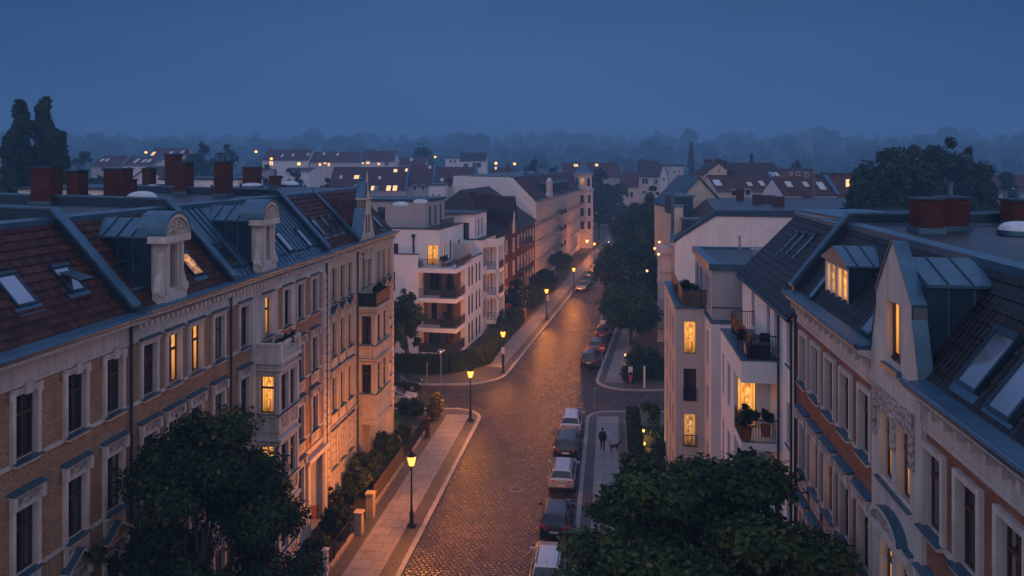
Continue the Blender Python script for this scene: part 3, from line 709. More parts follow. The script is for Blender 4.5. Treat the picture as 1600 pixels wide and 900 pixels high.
def tenement(fr, V, u0, u1, ze, name, label, wall, cols, ww, hh, styles, floors=FLO, roof='tile', run=3.1, zt=19.8, depth=12.5,
             lit={}, smats=('stucco', 'zinc', 'orn'), frame='wood', band='stucco', skip=(), doors=(), out=.05, style='casement', roofpart=True, base_h=2.0, zcut=None, dent=True, eaves=.45, side=None, dent_gap=.34, gap=None):
    o = thing(name, label, 'house', fr.p((u0 + u1) / 2, V, 0))
    ops = []; wins = []
    for fi, zs in enumerate(floors):
        for ci, u in enumerate(cols):
            if (fi, ci) in skip: continue
            ops.append((u - ww / 2, u + ww / 2, zs, zs + hh)); wins.append((fi, ci, u, zs))
    for d in doors: ops.append((d[0], d[1], 0.12, d[2]))
    mb = MB(); mb.wall(fr, u0, u1, 0, ze - .05, V, ops, .24, 0, 1)
    a, b = sorted((u0, u1))
    for e in (a, b): mb.poly([fr.p(e, V, 0), fr.p(e, V - depth, 0), fr.p(e, V - depth, zt + .2), fr.p(e, V - run, zt - .03), fr.p(e, V, ze)], 2 if side else 1)
    mb.poly([fr.p(a, V - depth, 0), fr.p(b, V - depth, 0), fr.p(b, V - depth, zt), fr.p(a, V - depth, zt)], 1)
    mb.build('facade_wall', [wall, band, side or band], o)
    for fi, ci, u, zs in wins:
        win(o, fr, V + out, u, zs, ww, hh, style, styles[fi], lit.get((fi, ci)), frame, True, smats)
    # bands, plinth, cornice
    bd = MB()
    for fi, zs in enumerate(floors[:-1]):
        bd.box(fr, a, b, V - .02, V + .068, zs - .165, zs - .05)
    bd.box(fr, a, b, V - .02, V + .10, 4.95, 5.2, 0)
    k0 = 0
    bd.build('stucco_band', band, o)
    if base_h:
        pl = MB(); us = [a] + [x for d in sorted(doors) for x in d[:2]] + [b]
        for p, q in zip(us[::2], us[1::2]):
            MB().box(fr, p, q, V - .02, V + .1, 0.1, base_h).build('plinth', band, o)
    k = eaves
    for a_, b_ in ([(a, b)] if gap is None else [(a, gap[0]), (gap[1], b)]):
        c = MB()
        c.prism(fr, [(V - .05, ze - .95), (V + .05, ze - .95), (V + .05, ze - .32), (V + .12, ze - .28), (V + k - .12, ze - .16), (V + k, ze - .12), (V + k, ze), (V - .05, ze)], a_, b_, 0)
        if dent:
            n = int((b_ - a_) / dent_gap)
            for q in range(n):
                uu = a_ + (q + .5) * (b_ - a_) / n; c.box(fr, uu - .07, uu + .07, V + .045, V + k - .16, ze - .5, ze - .30)
        c.box(fr, a_, b_, V - .02, V + .08, ze - 1.02, ze - .9)
        c.build('cornice', band, o)
        g = MB(); g.prism(fr, [(V + k - .02, ze + .003), (V + k + .1, ze + .003), (V + k + .12, ze + .10), (V + .05, ze + .16), (V - .1, ze + .17), (V - .1, ze + .003)], a_, b_)
        g.cyl(fr.p(a_, V + k + .09, ze + .12), fr.p(b_, V + k + .09, ze + .12), .07, .07, 8)
        g.build('gutter', 'zinc', o)
    r = None
    if roofpart:
        mb = MB(); z0 = ze + .12
        if roof == 'zinc': mb.poly([fr.p(a, V + .0, z0), fr.p(b, V + .0, z0), fr.p(b, V - run, zt), fr.p(a, V - run, zt)])
        else: tile_rows(mb, fr, a, b, V, z0, V - run, zt)
        r = mb.build('roof', roof, o)
        mb = MB(); mb.poly([fr.p(a, V - run - .2, zt + .05), fr.p(b, V - run - .2, zt + .05), fr.p(b, V - depth, zt + .25), fr.p(a, V - depth, zt + .25)])
        mb.build('flat_roof', 'felt', r)
        mb = MB(); mb.prism(fr, [(V - run + .12, zt - .12), (V - run + .12, zt + .1), (V - run - .25, zt + .16), (V - run - .25, zt - .1)], a, b)
        mb.build('roof_edge', 'zinc', r)
    return o, r
def firewall(fr, V, u, ze, run, zt, parent, depth=12.5, t=.34, h=.42, wall='zincd', name='firewall_parapet'):
    mb = MB(); pr = [(V + .15, ze + .1), (V + .15, ze + .35), (V - run, zt + h), (V - depth, zt + h + .2), (V - depth, zt - .6), (V - run, zt - .6)]
    mb.prism(fr, [(v, z) for v, z in pr], u - t / 2, u + t / 2, 0)
    mb.prism(fr, [(V + .26, ze + .33), (V + .26, ze + .43), (V - run + .02, zt + h + .09), (V - depth, zt + h + .29), (V - depth, zt + h + .204), (V - run, zt + h + .004), (V + .16, ze + .355)], u - t / 2 - .07, u + t / 2 + .07, 1)
    return mb.build(name, [wall, 'zinc'], parent)
def slope_pt(fr, V, ze, run, zt, px, py):
    """the point of a front roof slope seen at a pixel: returns (u, t)"""
    k = (px - 800) / FPX; q = (py - HOR) / FPX
    best = None
    for i in range(0, 1001):
        t = i / 1000; v = V - run * t; z = ze + .12 + (zt - ze - .12) * t
        y = (CAMZ - z) / q if q else 1e9
        u, vv = fr.inv(k * y, y)
        e = abs(vv - v)
        if best is None or e < best[0]: best = (e, u, t)
    return best[1], best[2]
def skylight(parent, fr, V, ze, run, zt, u, t, w, l, mat='skyglass', open_=0, name='skylight'):
    sl = Vector((0, -run, zt - ze - .12)); sl.normalize()
    def P(du, dl, h):
        v = V - run * t + sl.y * dl - sl.z * -h * 1.0; z = ze + .12 + (zt - ze - .12) * t + sl.z * dl - sl.y * h
        return fr.p(u + du, v, z)
    mb = MB()
    def bx(a0, a1, l0, l1, h0, h1, m): mb.extr([P(a0, l0, h0), P(a1, l0, h0), P(a1, l1, h0), P(a0, l1, h0)], [P(a0, l0, h1), P(a1, l0, h1), P(a1, l1, h1), P(a0, l1, h1)], m)
    f = .08
    bx(-w / 2 - f, -w / 2, -l / 2 - f, l / 2 + f, -.05, .10, 0); bx(w / 2, w / 2 + f, -l / 2 - f, l / 2 + f, -.05, .10, 0)
    bx(-w / 2, w / 2, -l / 2 - f, -l / 2, -.05, .095, 0); bx(-w / 2 - f - .02, w / 2 + f + .02, l / 2, l / 2 + f + .06, -.05, .15, 0)
    bx(-w / 2 - f - .1, w / 2 + f + .1, -l / 2 - f - .32, -l / 2 - f - .002, -.02, .02, 2)
    mb.poly([P(-w / 2, -l / 2, .07), P(w / 2, -l / 2, .07), P(w / 2, l / 2, .07), P(-w / 2, l / 2, .07)], 1)
    if open_:
        mb.extr([P(-w / 2, -l / 2, .55), P(w / 2, -l / 2, .55), P(w / 2, l * .25, .13), P(-w / 2, l * .25, .13)],
                [P(-w / 2, -l / 2, .61), P(w / 2, -l / 2, .61), P(w / 2, l * .25, .18), P(-w / 2, l * .25, .18)], 0)
    return mb.build(name, ['zincd', mat, 'zinc'], parent)
def chimney(parent, x, y, z0, w, d, h, fr=NE, pipe=0, cap='zincd', wall='chim'):
    u, v = fr.inv(x, y); mb = MB()
    mb.box(fr, u - d / 2, u + d / 2, v - w / 2, v + w / 2, z0, z0 + h, 0)
    mb.box(fr, u - d / 2 - .05, u + d / 2 + .05, v - w / 2 - .05, v + w / 2 + .05, z0 + h, z0 + h + .08, 1)
    mb.box(fr, u - d / 2 - .08, u + d / 2 + .08, v - w / 2 - .08, v + w / 2 + .08, z0 - .1, z0 + .12, 2)
    for k in range(pipe):
        q = v + (k - (pipe - 1) / 2) * .28
        mb.cyl(fr.p(u, q, z0 + h + .08), fr.p(u, q, z0 + h + .5), .09, .09, 8, 2); mb.cyl(fr.p(u, q, z0 + h + .5), fr.p(u, q, z0 + h + .6), .14, .1, 8, 1)
    return mb.build('chimney', [wall, cap, 'zinc'], parent)
def ground_pt(px, py, z): y = (CAMZ - z) * FPX / (py - HOR); return (px - 800) * y / FPX, y
def downpipe(parent, fr, u, V, z1, z0=.1):
    MB().cyl(fr.p(u, V + .12, z0), fr.p(u, V + .12, z1), .06, .06, 8).build('downpipe', 'zincd', parent)

LV = -17.6
# --- left row
b1, b1r = tenement(NE, LV, 9.5, 26.3, 16.3, 'brick_tenement', 'ochre brick house with red tiled roof, cut by the left edge', 'ochre',
                   [11., 13., 15.1, 17.1, 19.1, 21.1, 23.3, 25.25], .88, 1.95, ['ear', 'hood', 'pediment', 'hood'], eaves=.75, dent=False)
for k, (u, s) in enumerate(((21.1, 0),)): pass
b2, b2r = tenement(NE, LV, 26.3, 33.75, 16.3, 'brick_tenement', 'ochre brick house with round-topped stucco dormer and two lit windows', 'ochre',
                   [27.35, 29.0, 30.65, 32.6], .86, 1.95, ['head', 'hood', 'pediment', 'hood'], lit={(0, 1): 1, (0, 2): 1})
b3, b3r = tenement(NE, LV, 33.75, 45.8, 16.3, 'bay_tenement', 'stucco house with blue zinc mansard, square bay and stone balcony', 'ochre',
                   [35.0, 37.5, 39.9, 41.7, 43.8], .86, 1.95, ['head', 'hood', 'hood', 'hood'], roof='zinc', lit={(0, 1): 1},
                   skip={(1, 1), (2, 1), (3, 1), (3, 4)}, doors=[(43.0, 45.2, 4.3)])
b4, b4r = tenement(NE, LV, 45.8, 60.5, 16.3, 'cream_tenement', 'cream stucco corner house with pinnacled gable and planted bay balcony', 'cream',
                   [47.0, 48.5, 50.0, 52.9, 54.2, 56.4, 57.7, 59.1], .8, 2.15, ['panel', 'pediment', 'hood', 'head'],
                   skip={(1, 3), (1, 4), (2, 3), (2, 4), (3, 3), (3, 4)}, doors=[(52.3, 53.9, 3.9)], smats=('cream', 'zinc', 'cream'), band='cream')
for rt, zt_ in ((b1r, 19.8),): pass
firewall(NE, LV, 26.3, 16.3, 3.1, 19.8, b1r)
firewall(NE, LV, 33.75, 16.3, 3.1, 19.8, b2r)
firewall(NE, LV, 45.8, 16.3, 3.1, 19.8, b3r)
firewall(NE, LV, 51.6, 16.3, 3.1, 19.75, b4r, depth=3.2, t=.2, h=.15)
for (p, u) in ((b1, 26.15), (b2, 33.6), (b3, 45.65), (b4, 51.5)): downpipe(p, NE, u, LV, 16.0)
# pilasters of the stucco bay house and quoins
mb = MB()
for u in (36.0, 40.75, 45.3): mb.box(NE, u - .22, u + .22, LV - .02, LV + .09, .1, 15.3)
for u in (45.45,):
    for k in range(30): mb.box(NE, u - .3, u + .3, LV - .02, LV + .13, .2 + k * .5, .62 + k * .5)
mb.build('pilaster', 'stucco', b3)
for a_, b_ in ((36.25, 36.92), (38.08, 38.75)): MB().box(NE, a_, b_, LV - .02, LV + .05, 12.1, 15.3).build('stucco_panel', 'stucco', b3)
for u in (46.05, 60.25):
  mb = MB()
  for k in range(28): mb.box(NE, u - .24, u + .24, LV - .02, LV + .1, .2 + k * .55, .68 + k * .55)
  mb.build('quoin_strip', 'cream', b4)
for a_, b_ in ((46.3, 52.1), (55.3, 60)):
  mb = MB()
  for k in range(9): mb.box(NE, a_, b_, LV - .02, LV + .045, .5 + k * .5, .94 + k * .5)
  mb.build('rusticated_base', 'cream', b4)
def skyl(parent, px, py, w, l, mat='skyglass', row=(NE, LV, 16.3, 3.1, 19.8), **k):
    u, t = slope_pt(*row[:3], row[3], row[4], px, py); return skylight(parent, row[0], row[1], row[2], row[3], row[4], u, t, w, l, mat, **k)
skyl(b1r, 23, 454, .75, 1.15); skyl(b1r, 105, 437, .7, 1.0, open_=1); skyl(b2r, 200, 430, .5, 1.0, 'dark')
skyl(b2r, 297, 414, .7, 1.1, 'litd'); skyl(b3r, 352, 400, .7, 1.25, 'dark'); skyl(b3r, 443, 378, .62, 1.3); skyl(b3r, 474, 372, .5, 1.25)
skyl(b4r, 497, 356, .55, 1.3); skyl(b4r, 511, 352, .55, 1.3, 'dark'); skyl(b4r, 522, 350, .55, 1.3, 'dark'); skyl(b4r, 588, 346, .6, 1.2)
# standing seams on the zinc mansard
mb = MB()
for k in range(24):
    u = 34.2 + k * .5
    if 36.4 < u < 38.5: continue
    mb.bar(NE.p(u, LV - .02, 16.45), NE.p(u, LV - 3.1, 19.83), .035, .06)
for k in range(10): mb.bar(NE.p(34 + k * 1.18, LV - .35, 16.88), NE.p(34.9 + k * 1.18, LV - .35, 16.88), .03, .12)
mb.build('standing_seam', 'zincd', b3r)

def aedicule(parent, fr, V, ua, ub, z0, z1, back=2.9, stucco='stucco', zr=19.25):
    """round-topped stucco dormer front with a zinc-clad dormer behind"""
    um, hw = (ua + ub) / 2, (ub - ua) / 2
    d = MB()
    zs = z1 - hw * .92                                                 # springing of the round top
    n = 12; e = hw * .95
    arc_ = [(um + e * math.cos(math.pi * k / n), zs + e * .95 * math.sin(math.pi * k / n)) for k in range(n + 1)]
    wz0, wz1, ww = z0 + .55, zs - .35, .28
    # body with an arched niche window
    d.wall(fr, um - hw * .68, um + hw * .68, z0, zs - .1, V + .12, [(um - ww, um + ww, wz0, wz1)], .3, 0)
    for sx in (-1, 1): d.poly([fr.p(um + sx * hw * .68, V + .12, z0), fr.p(um + sx * hw * .68, V - .5, z0), fr.p(um + sx * hw * .68, V - .5, zs - .1), fr.p(um + sx * hw * .68, V + .12, zs - .1)], 0)
    # scrolls to both sides
    for sx in (-1, 1):
        pr = [(um + sx * hw * .66, z0), (um + sx * hw * 1.05, z0), (um + sx * hw * 1.08, z0 + .5), (um + sx * hw * .96, z0 + .85), (um + sx * hw * .80, z0 + 1.2), (um + sx * hw * .76, z0 + 1.9), (um + sx * hw * .66, z0 + 2.0)]
        d.prismv(fr, pr, V - .16, V + .1, 0)
        d.cyl(fr.p(um + sx * hw * .9, V - .1, z0 + .5), fr.p(um + sx * hw * .9, V + .16, z0 + .5), .2, .2, 12, 0)
        d.box(fr, um + sx * hw * .52 - .08, um + sx * hw * .52 + .08, V + .1, V + .22, z0 + .4, zs - .25, 0)
    d.box(fr, um - hw * .8, um + hw * .8, V - .4, V + .2, z0 - .12, z0 + .3, 0)
    d.box(fr, um - hw * .98, um + hw * .98, V - .5, V + .32, zs - .28, zs, 0)
    d.box(fr, um - ww - .12, um + ww + .12, V + .12, V + .2, wz1 - .02, wz1 + .1, 0)
    d.prismv(fr, arc_, V - .45, V + .2, 0)
    ai = [(um + e * .72 * math.cos(math.pi * k / n), zs + .05 + e * .66 * math.sin(math.pi * k / n)) for k in range(n + 1)]
    d.prismv(fr, ai, V + .2, V + .25, 2)
    for p, q in zip(arc_, arc_[1:]):
        d.extr([fr.p(p[0], V + .34, p[1]), fr.p(p[0], V - .9, p[1]), fr.p(p[0], V - .9, p[1] + .1), fr.p(p[0], V + .34, p[1] + .1)],
               [fr.p(q[0], V + .34, q[1]), fr.p(q[0], V - .9, q[1]), fr.p(q[0], V - .9, q[1] + .1), fr.p(q[0], V + .34, q[1] + .1)], 1)
    for p, q in zip(arc_, arc_[1:]):
        d.extr([fr.p(p[0], V + .2, p[1] - .16), fr.p(p[0], V + .31, p[1] - .16), fr.p(p[0], V + .31, p[1]), fr.p(p[0], V + .2, p[1])],
               [fr.p(q[0], V + .2, q[1] - .16), fr.p(q[0], V + .31, q[1] - .16), fr.p(q[0], V + .31, q[1]), fr.p(q[0], V + .2, q[1])], 0)
    o = d.build('dormer', [stucco, 'zinc', 'orn'], parent)
    b = MB()                                                           # zinc body and low roof reaching back
    b.box(fr, um - hw * .98, um + hw * .98, V - back, V - .44, z0 + .1, zr - .25, 1)
    b.prismv(fr, [(um - hw * 1.08, zr - .25), (um + hw * 1.08, zr - .25), (um + hw * 1.08, zr - .17), (um, zr + .5), (um - hw * 1.08, zr - .17)], V - back, V - .44, 0)
    for k in range(1, 4):
        v = V - .4 - (back - .4) * k / 4
        for sx in (-1, 1): b.bar(fr.p(um, v, zr + .5), fr.p(um + sx * hw * 1.08, v, zr - .15), .04, .07, 1)
        b.box(fr, um - hw - .012, um - hw * .9, v - .02, v + .02, z0 + .5, zr - .26, 0)
    b.build('dormer_roof', ['zinc', 'zincd'], o)
    p = MB(); p.poly([fr.p(um - ww, V - .16, wz0), fr.p(um + ww, V - .16, wz0), fr.p(um + ww, V - .16, wz1), fr.p(um - ww, V - .16, wz1)], 0)
    p.build('pane', ['dark'], o)
    return o
aedicule(b2r, NE, LV, 27.95, 29.85, 16.4, 19.95)
aedicule(b3r, NE, LV, 36.45, 38.45, 16.4, 20.0)

# --- bays with balconies
def bay(parent, fr, V, ua, ub, prj, z0, z1, floors, ww, hh, wall, side_lit={}, near_w=.7, zinc='zinc'):
    o = MB(); Vp = V + prj; fx = Fr(math.degrees(fr.a) + 90)
    um = (ua + ub) / 2
    ops = [(um - .36 + s * .48 - .22 + .36, um - .36 + s * .48 + .22 + .36, z, z + hh) for z in floors for s in (-1, 1)]
    ops = [(um + s * (ub - ua) * .22 - ww / 2, um + s * (ub - ua) * .22 + ww / 2, z, z + hh) for z in floors for s in (-1, 1)]
    o.wall(fr, ua, ub, z0, z1, Vp, ops, .2, 0)
    vm = V + prj * .45
    nops = [(vm - near_w / 2, vm + near_w / 2, z, z + hh) for z in floors]
    o.wall(fx, V, Vp, z0, z1, -ua, nops, .2, 0)
    o.poly([fr.p(ub, V, z0), fr.p(ub, Vp, z0), fr.p(ub, Vp, z1), fr.p(ub, V, z1)], 0)
    o.poly([fr.p(ua, V, z0), fr.p(ub, V, z0), fr.p(ub, Vp, z0), fr.p(ua, Vp, z0)], 0)
    o.poly([fr.p(ua, V, z1), fr.p(ub, V, z1), fr.p(ub, Vp, z1), fr.p(ua, Vp, z1)], 0)
    o.prismz(fr, [(ua - .12, V), (ub + .12, V), (ub + .12, Vp + .12), (ua - .12, Vp + .12)], z0 - .35, z0 + .001, 0)
    for z in floors:
        for dz, e, h in ((-.14, .13, .1), (-.95, .05, .12), (hh + .3, .16, .12), (hh + .12, .08, .1)):
            o.prismz(fr, [(ua - e, V), (ub + e, V), (ub + e, Vp + e), (ua - e, Vp + e)], z + dz, z + dz + h, 0)
        o.prismz(fr, [(ua - .16, V), (ub + .16, V), (ub + .16, Vp + .16), (ua - .16, Vp + .16)], z - .04, z - .015, 1)
    for z in floors:
        for u_, v_ in ((ua, Vp), (ub, Vp), (um, Vp)): o.box(fr, u_ - .13, u_ + .13, v_ - .14, v_ + .05, z - .9, z + hh + .15, 0)
        o.box(fr, um - (ub - ua) * .36, um + (ub - ua) * .36, Vp, Vp + .03, z - .8, z - .25, 2)
    b = o.build('bay', [wall, zinc, 'orn' if wall != 'cream' else 'cream'], parent)
    for z in floors:
        for s in (-1, 1): win(parent, fr, Vp, um + s * (ub - ua) * .22, z, ww, hh, 'transom', None, side_lit.get((z, s)), 'wood', False)
        win(parent, fx, -ua, vm, z, near_w, hh, 'transom', None, side_lit.get((z, 0)), 'wood', False)
    return b
bay(b3, NE, LV, 36.4, 38.6, 1.2, 1.2, 11.95, (9.45, 5.95, 2.5), .72, 1.85, 'stucco', {(9.45, 0): 1, (5.95, 0): 1})
bay(b4, NE, LV, 52.0, 55.1, 1.24, 4.0, 11.65, (9.2, 5.8), .8, 2.0, 'cream', {})
# stone balcony with pierced balustrade on the first bay
mb = MB(); V1 = LV + 1.3
mb.prismz(NE, [(36.2, LV), (38.8, LV), (38.8, V1 + .1), (36.2, V1 + .1)], 11.96, 12.14, 0)
mb.box(NE, 36.3, 36.45, LV, V1, 12.14, 12.85, 0); mb.box(NE, 38.55, 38.7, LV, V1, 12.14, 12.85, 0)
mb.box(NE, 36.25, 38.75, V1 - .16, V1 + .02, 12.82, 12.95, 0); mb.box(NE, 36.24, 36.5, LV, V1, 12.851, 12.951, 0); mb.box(NE, 38.5, 38.76, LV, V1, 12.851, 12.951, 0)
for u in (36.4, 38.6): mb.box(NE, u - .15, u + .15, V1 - .18, V1 + .04, 12.139, 13.0, 0)
for k in range(9): mb.lathe(NE.p(36.72 + k * .195, V1 - .07, 12.14), [(.05, 0), (.075, .15), (.04, .35), (.07, .52), (.05, .68)], 8, 0)
mb.build('balcony', 'stucco', b3)
mb = MB(); V1 = LV + 1.3
mb.prismz(NE, [(51.8, LV), (55.3, LV), (55.3, V1 + .1), (51.8, V1 + .1)], 11.66, 11.86, 1)
for k in range(26): mb.box(NE, 51.95 + k * .125, 52.06 + k * .125, V1 - .03, V1 + .01, 11.9, 12.75, 0)
for k in range(10): mb.box(NE, 51.93, 51.97, LV + .05 + k * .125, LV + .16 + k * .125, 11.9, 12.75, 0); mb.box(NE, 55.1, 55.14, LV + .05 + k * .125, LV + .16 + k * .125, 11.9, 12.75, 0)
mb.box(NE, 51.9, 55.2, V1 - .06, V1 + .04, 12.74, 12.80, 0); mb.box(NE, 51.9, 52.0, LV, V1, 12.741, 12.801, 0)
mb.build('balcony', ['metal', 'cream'], b4)

# --- pinnacled gable of the cream house
mb = MB(); Vg = LV + .14
ga, gb = 51.9, 55.3; gm = (ga + gb) / 2
pr = [(ga, 15.6), (gb, 15.6), (gb, 16.6), (gb - .35, 17.1), (gm + .75, 18.6), (gm + .75, 19.3), (gm - .75, 19.3), (gm - .75, 18.6), (ga + .35, 17.1), (ga, 16.6)]
mb.wall(NE, gm - .62, gm + .62, 16.6, 18.4, Vg + .004, [(gm - .48, gm - .10, 16.9, 18.2), (gm + .10, gm + .48, 16.9, 18.2)], .15, 0)
mb.prismv(NE, pr, LV - .4, Vg, 0)
for a, b in (((ga, 16.6), (ga + .35, 17.1)), ((ga + .35, 17.1), (gm - .75, 18.6)), ((gm - .75, 18.6), (gm - .75, 19.3)), ((gb, 16.6), (gb - .35, 17.1)), ((gb - .35, 17.1), (gm + .75, 18.6))):
    mb.extr([NE.p(a[0], LV - .6, a[1] - .02), NE.p(a[0], Vg + .1, a[1] - .02), NE.p(a[0], Vg + .1, a[1] + .1), NE.p(a[0], LV - .6, a[1] + .1)],
            [NE.p(b[0], LV - .6, b[1] - .02), NE.p(b[0], Vg + .1, b[1] - .02), NE.p(b[0], Vg + .1, b[1] + .1), NE.p(b[0], LV - .6, b[1] + .1)], 1)
mb.box(NE, gm - .85, gm + .85, LV - .5, Vg + .12, 19.3, 19.42, 0)
mb.prismv(NE, [(gm - .8, 19.42), (gm + .8, 19.42), (gm + .2, 20.6), (gm - .2, 20.6)], LV - .5, Vg, 1)
mb.lathe(NE.p(gm, Vg - .05, 19.42), [(.22, 0), (.2, .25), (.12, .5), (.05, 1.6), (.01, 2.0)], 10, 0)
mb.lathe(NE.p(gm, LV - .35, 20.6), [(.1, 0), (.18, .12), (.1, .25), (.03, .4), (.02, .75)], 10, 1)
for s in (-1, 1):
    p = MB(); p.poly([NE.p(gm + s * .29 - .19, Vg - .1 + .106, 16.9), NE.p(gm + s * .29 + .19, Vg - .1 + .106, 16.9), NE.p(gm + s * .29 + .19, Vg + .006, 18.2), NE.p(gm + s * .29 - .19, Vg + .006, 18.2)])
gb_ = mb.build('gable', ['cream', 'zinc'], b4r)
p = MB()
for s in (-1, 1): p.poly([NE.p(gm + s * .29 + e, Vg + .002, z) for e, z in ((-.19, 16.9), (.19, 16.9), (.19, 18.2), (-.19, 18.2))])
p.build('pane', 'dark', gb_)
mb = MB(); mb.prismv(NE, [(gm - 1.2, 17.6), (gm + 1.2, 17.6), (gm, 19.3)], LV - 3.0, LV - .4, 0); mb.build('gable_roof', 'tile', gb_)
mb = MB(); mb.box(NE, gm - .9, gm + .9, LV + .14, LV + .2, 14.95, 15.6, 0); mb.box(NE, gm - 1.2, gm + 1.2, LV + .14, LV + .3, 15.5, 15.62, 0); mb.build('relief_ornament', 'orn', b4)

# --- portals: door leaf, reveal, plate
def portal(parent, fr, V, ua, ub, h, reveal, rec=1.3, plate=True, splay=.35):
    mb = MB()
    for u, w_ in ((ua, ua), (ub, ub - splay)): mb.poly([fr.p(u, V - .2, .12), fr.p(w_, V - rec, .12), fr.p(w_, V - rec, h), fr.p(u, V - .2, h)], 0)  # far jamb's splay is invented, turned outward to catch the street lamp
    mb.poly([fr.p(ua, V - .2, h), fr.p(ub, V - .2, h), fr.p(ub, V - rec, h), fr.p(ua, V - rec, h)], 0)
    mb.poly([fr.p(ua, V, .13), fr.p(ub, V, .13), fr.p(ub, V - rec, .13), fr.p(ua, V - rec, .13)], 1)
    q = lambda t, off: (ub - splay * t - off, V - .2 - (rec - .2) * t)
    mb.extr([fr.p(*q(.02, .02), .13), fr.p(*q(.98, .02), .13), fr.p(*q(.98, .02), 1.0), fr.p(*q(.02, .02), 1.0)], [fr.p(*q(.02, -.01), .13), fr.p(*q(.98, -.01), .13), fr.p(*q(.98, -.01), 1.0), fr.p(*q(.02, -.01), 1.0)], 3)
    if plate: mb.extr([fr.p(*q(.35, .03), 2.0), fr.p(*q(.75, .03), 2.0), fr.p(*q(.75, .03), 2.4), fr.p(*q(.35, .03), 2.4)], [fr.p(*q(.35, 0), 2.0), fr.p(*q(.75, 0), 2.0), fr.p(*q(.75, 0), 2.4), fr.p(*q(.35, 0), 2.4)], 4)
    o = mb.build('doorway', [reveal, 'kerb', 'wood', 'terracotta', 'metal'], parent)
    d = MB(); d.box(fr, ua, ub, V - rec - .06, V - rec + .0, .12, h, 0)
    for k in (0, 1):
        c = ua + (ub - ua) * (k + .5) / 2; d.box(fr, c - .28, c + .28, V - rec, V - rec + .03, .4, 1.3, 0); d.box(fr, c - .28, c + .28, V - rec, V - rec + .03, 1.5, 2.8, 0)
    d.build('door', 'wood', parent)
    s = MB()
    for u in (ua - .2, ub + .2): s.box(fr, u - .2, u + .2, V, V + .18, .1, h + .1)
    s.box(fr, ua - .5, ub + .5, V, V + .3, h + .1, h + .4); s.build('door_surround', 'stucco' if reveal == 'stucco' else 'cream', parent)
portal(b3, NE, LV, 43.0, 45.2, 4.3, 'stucco', splay=.8); portal(b4, NE, LV, 52.3, 53.9, 3.9, 'ochre' if False else 'cream', plate=False)

# --- things on the left flat roofs
ZR = 20.0
for px, wpx, top, bot, par, pp in ((73, 37, 262, 318, b1r, 0), (121, 23, 268, 312, b1r, 1), (185, 37, 265, 311, b2r, 0), (208, 9, 282, 308, b2r, 0),
                                   (233, 16, 264, 296, b2r, 0), (271, 20, 242, 296, b3r, 0), (288, 23, 255, 302, b3r, 0), (349, 23, 254, 305, b3r, 3), (394, 27, 262, 292, b3r, 0), (430, 15, 276, 292, b4r, 1)):
    x, y = ground_pt(px, bot, ZR); wd = wpx * y / FPX
    chimney(par, x, y, ZR, wd * .86, min(wd, .9), (bot - top) * y / FPX, pipe=pp)
x, y = ground_pt(120, 270, ZR) if False else (0, 0)
def dome(parent, px, py, z, r, hz=.45):
    x, y = ground_pt(px, py, z); mb = MB(); mb.lathe((x, y, z - .02), [(r * 1.05, 0), (r * 1.05, .16)], 20, 1)
    mb.lathe((x, y, z + .14), [(r, 0), (r * .92, hz * .45), (r * .7, hz * .75), (r * .35, hz * .95), (.02, hz)], 20, 0)
    return mb.build('roof_dome', ['skyl', 'zinc'], parent, smooth=50)
dome(b2r, 222, 313, ZR, .75, .35); dome(b3r, 237, 298, ZR, .6, .3); dome(b3r, 394, 293, ZR, .8, .25); dome(b4r, 452, 291, ZR, .8, .3)
for px, bot, h, par in ((331, 304, .5, b3r), (422, 304, .6, b3r), (376, 302, .55, b3r), (140, 316, .3, b2r), (43, 316, .3, b1r), (230, 300, .9, b2r)):
    x, y = ground_pt(px, bot, ZR); mb = MB(); mb.cyl((x, y, ZR - .05), (x, y, ZR + h), .06, .06, 8); mb.cyl((x, y, ZR + h), (x, y, ZR + h + .1), .1, .07, 8); mb.build('vent_pipe', 'zincd', par)
# ------------------------------------------------------------------ right row
RV = -7.3
r1, r1r = tenement(NR, RV, -31.75, -8.5, 16.75, 'brick_tenement', 'red brick house with steep stucco gable, zinc dormer and black tiled roof', 'redr',
    [-30.45, -28.7, -26.9, -25.15, -23.3, -21.42, -20.2, -18.55, -16.85, -15.1, -13.3, -11.5], .92, 1.8, ['trim', 'hood', 'hood', 'hood'],
    floors=(13.55, 10.15, 6.75, 3.3), roof='tiled', dent_gap=.62, gap=(-22.5, -19.05), run=1.95, zt=19.5, depth=22, out=.04,
    lit={(0, 5): 2, (0, 6): 2, (1, 5): 2, (1, 6): 2, (1, 1): 2, (1, 2): 2, (2, 1): 2, (2, 5): 2, (2, 2): 2})
firewall(NR, RV, -31.75, 16.75, 1.95, 19.5, r1r, depth=22, wall='zincd')
mb = MB(); mb.wall(NR, -22.5, -19.05, .1, 16.9, RV + .12, [(-u - .46, -u + .46, z, z + 1.8) for u in (21.42, 20.2) for z in (13.55, 10.15, 6.75, 3.3)], .14, 0)
for u in (-22.5, -19.05): mb.poly([NR.p(u, RV, .1), NR.p(u, RV + .12, .1), NR.p(u, RV + .12, 16.9), NR.p(u, RV, 16.9)], 0)
mb.box(NR, -22.3, -19.45, RV + .12, RV + .2, 15.38, 15.95, 1)
for u in (-22.2, -20.8, -19.55): mb.box(NR, u - .12, u + .12, RV + .12, RV + .2, 14.6, 15.4, 1)
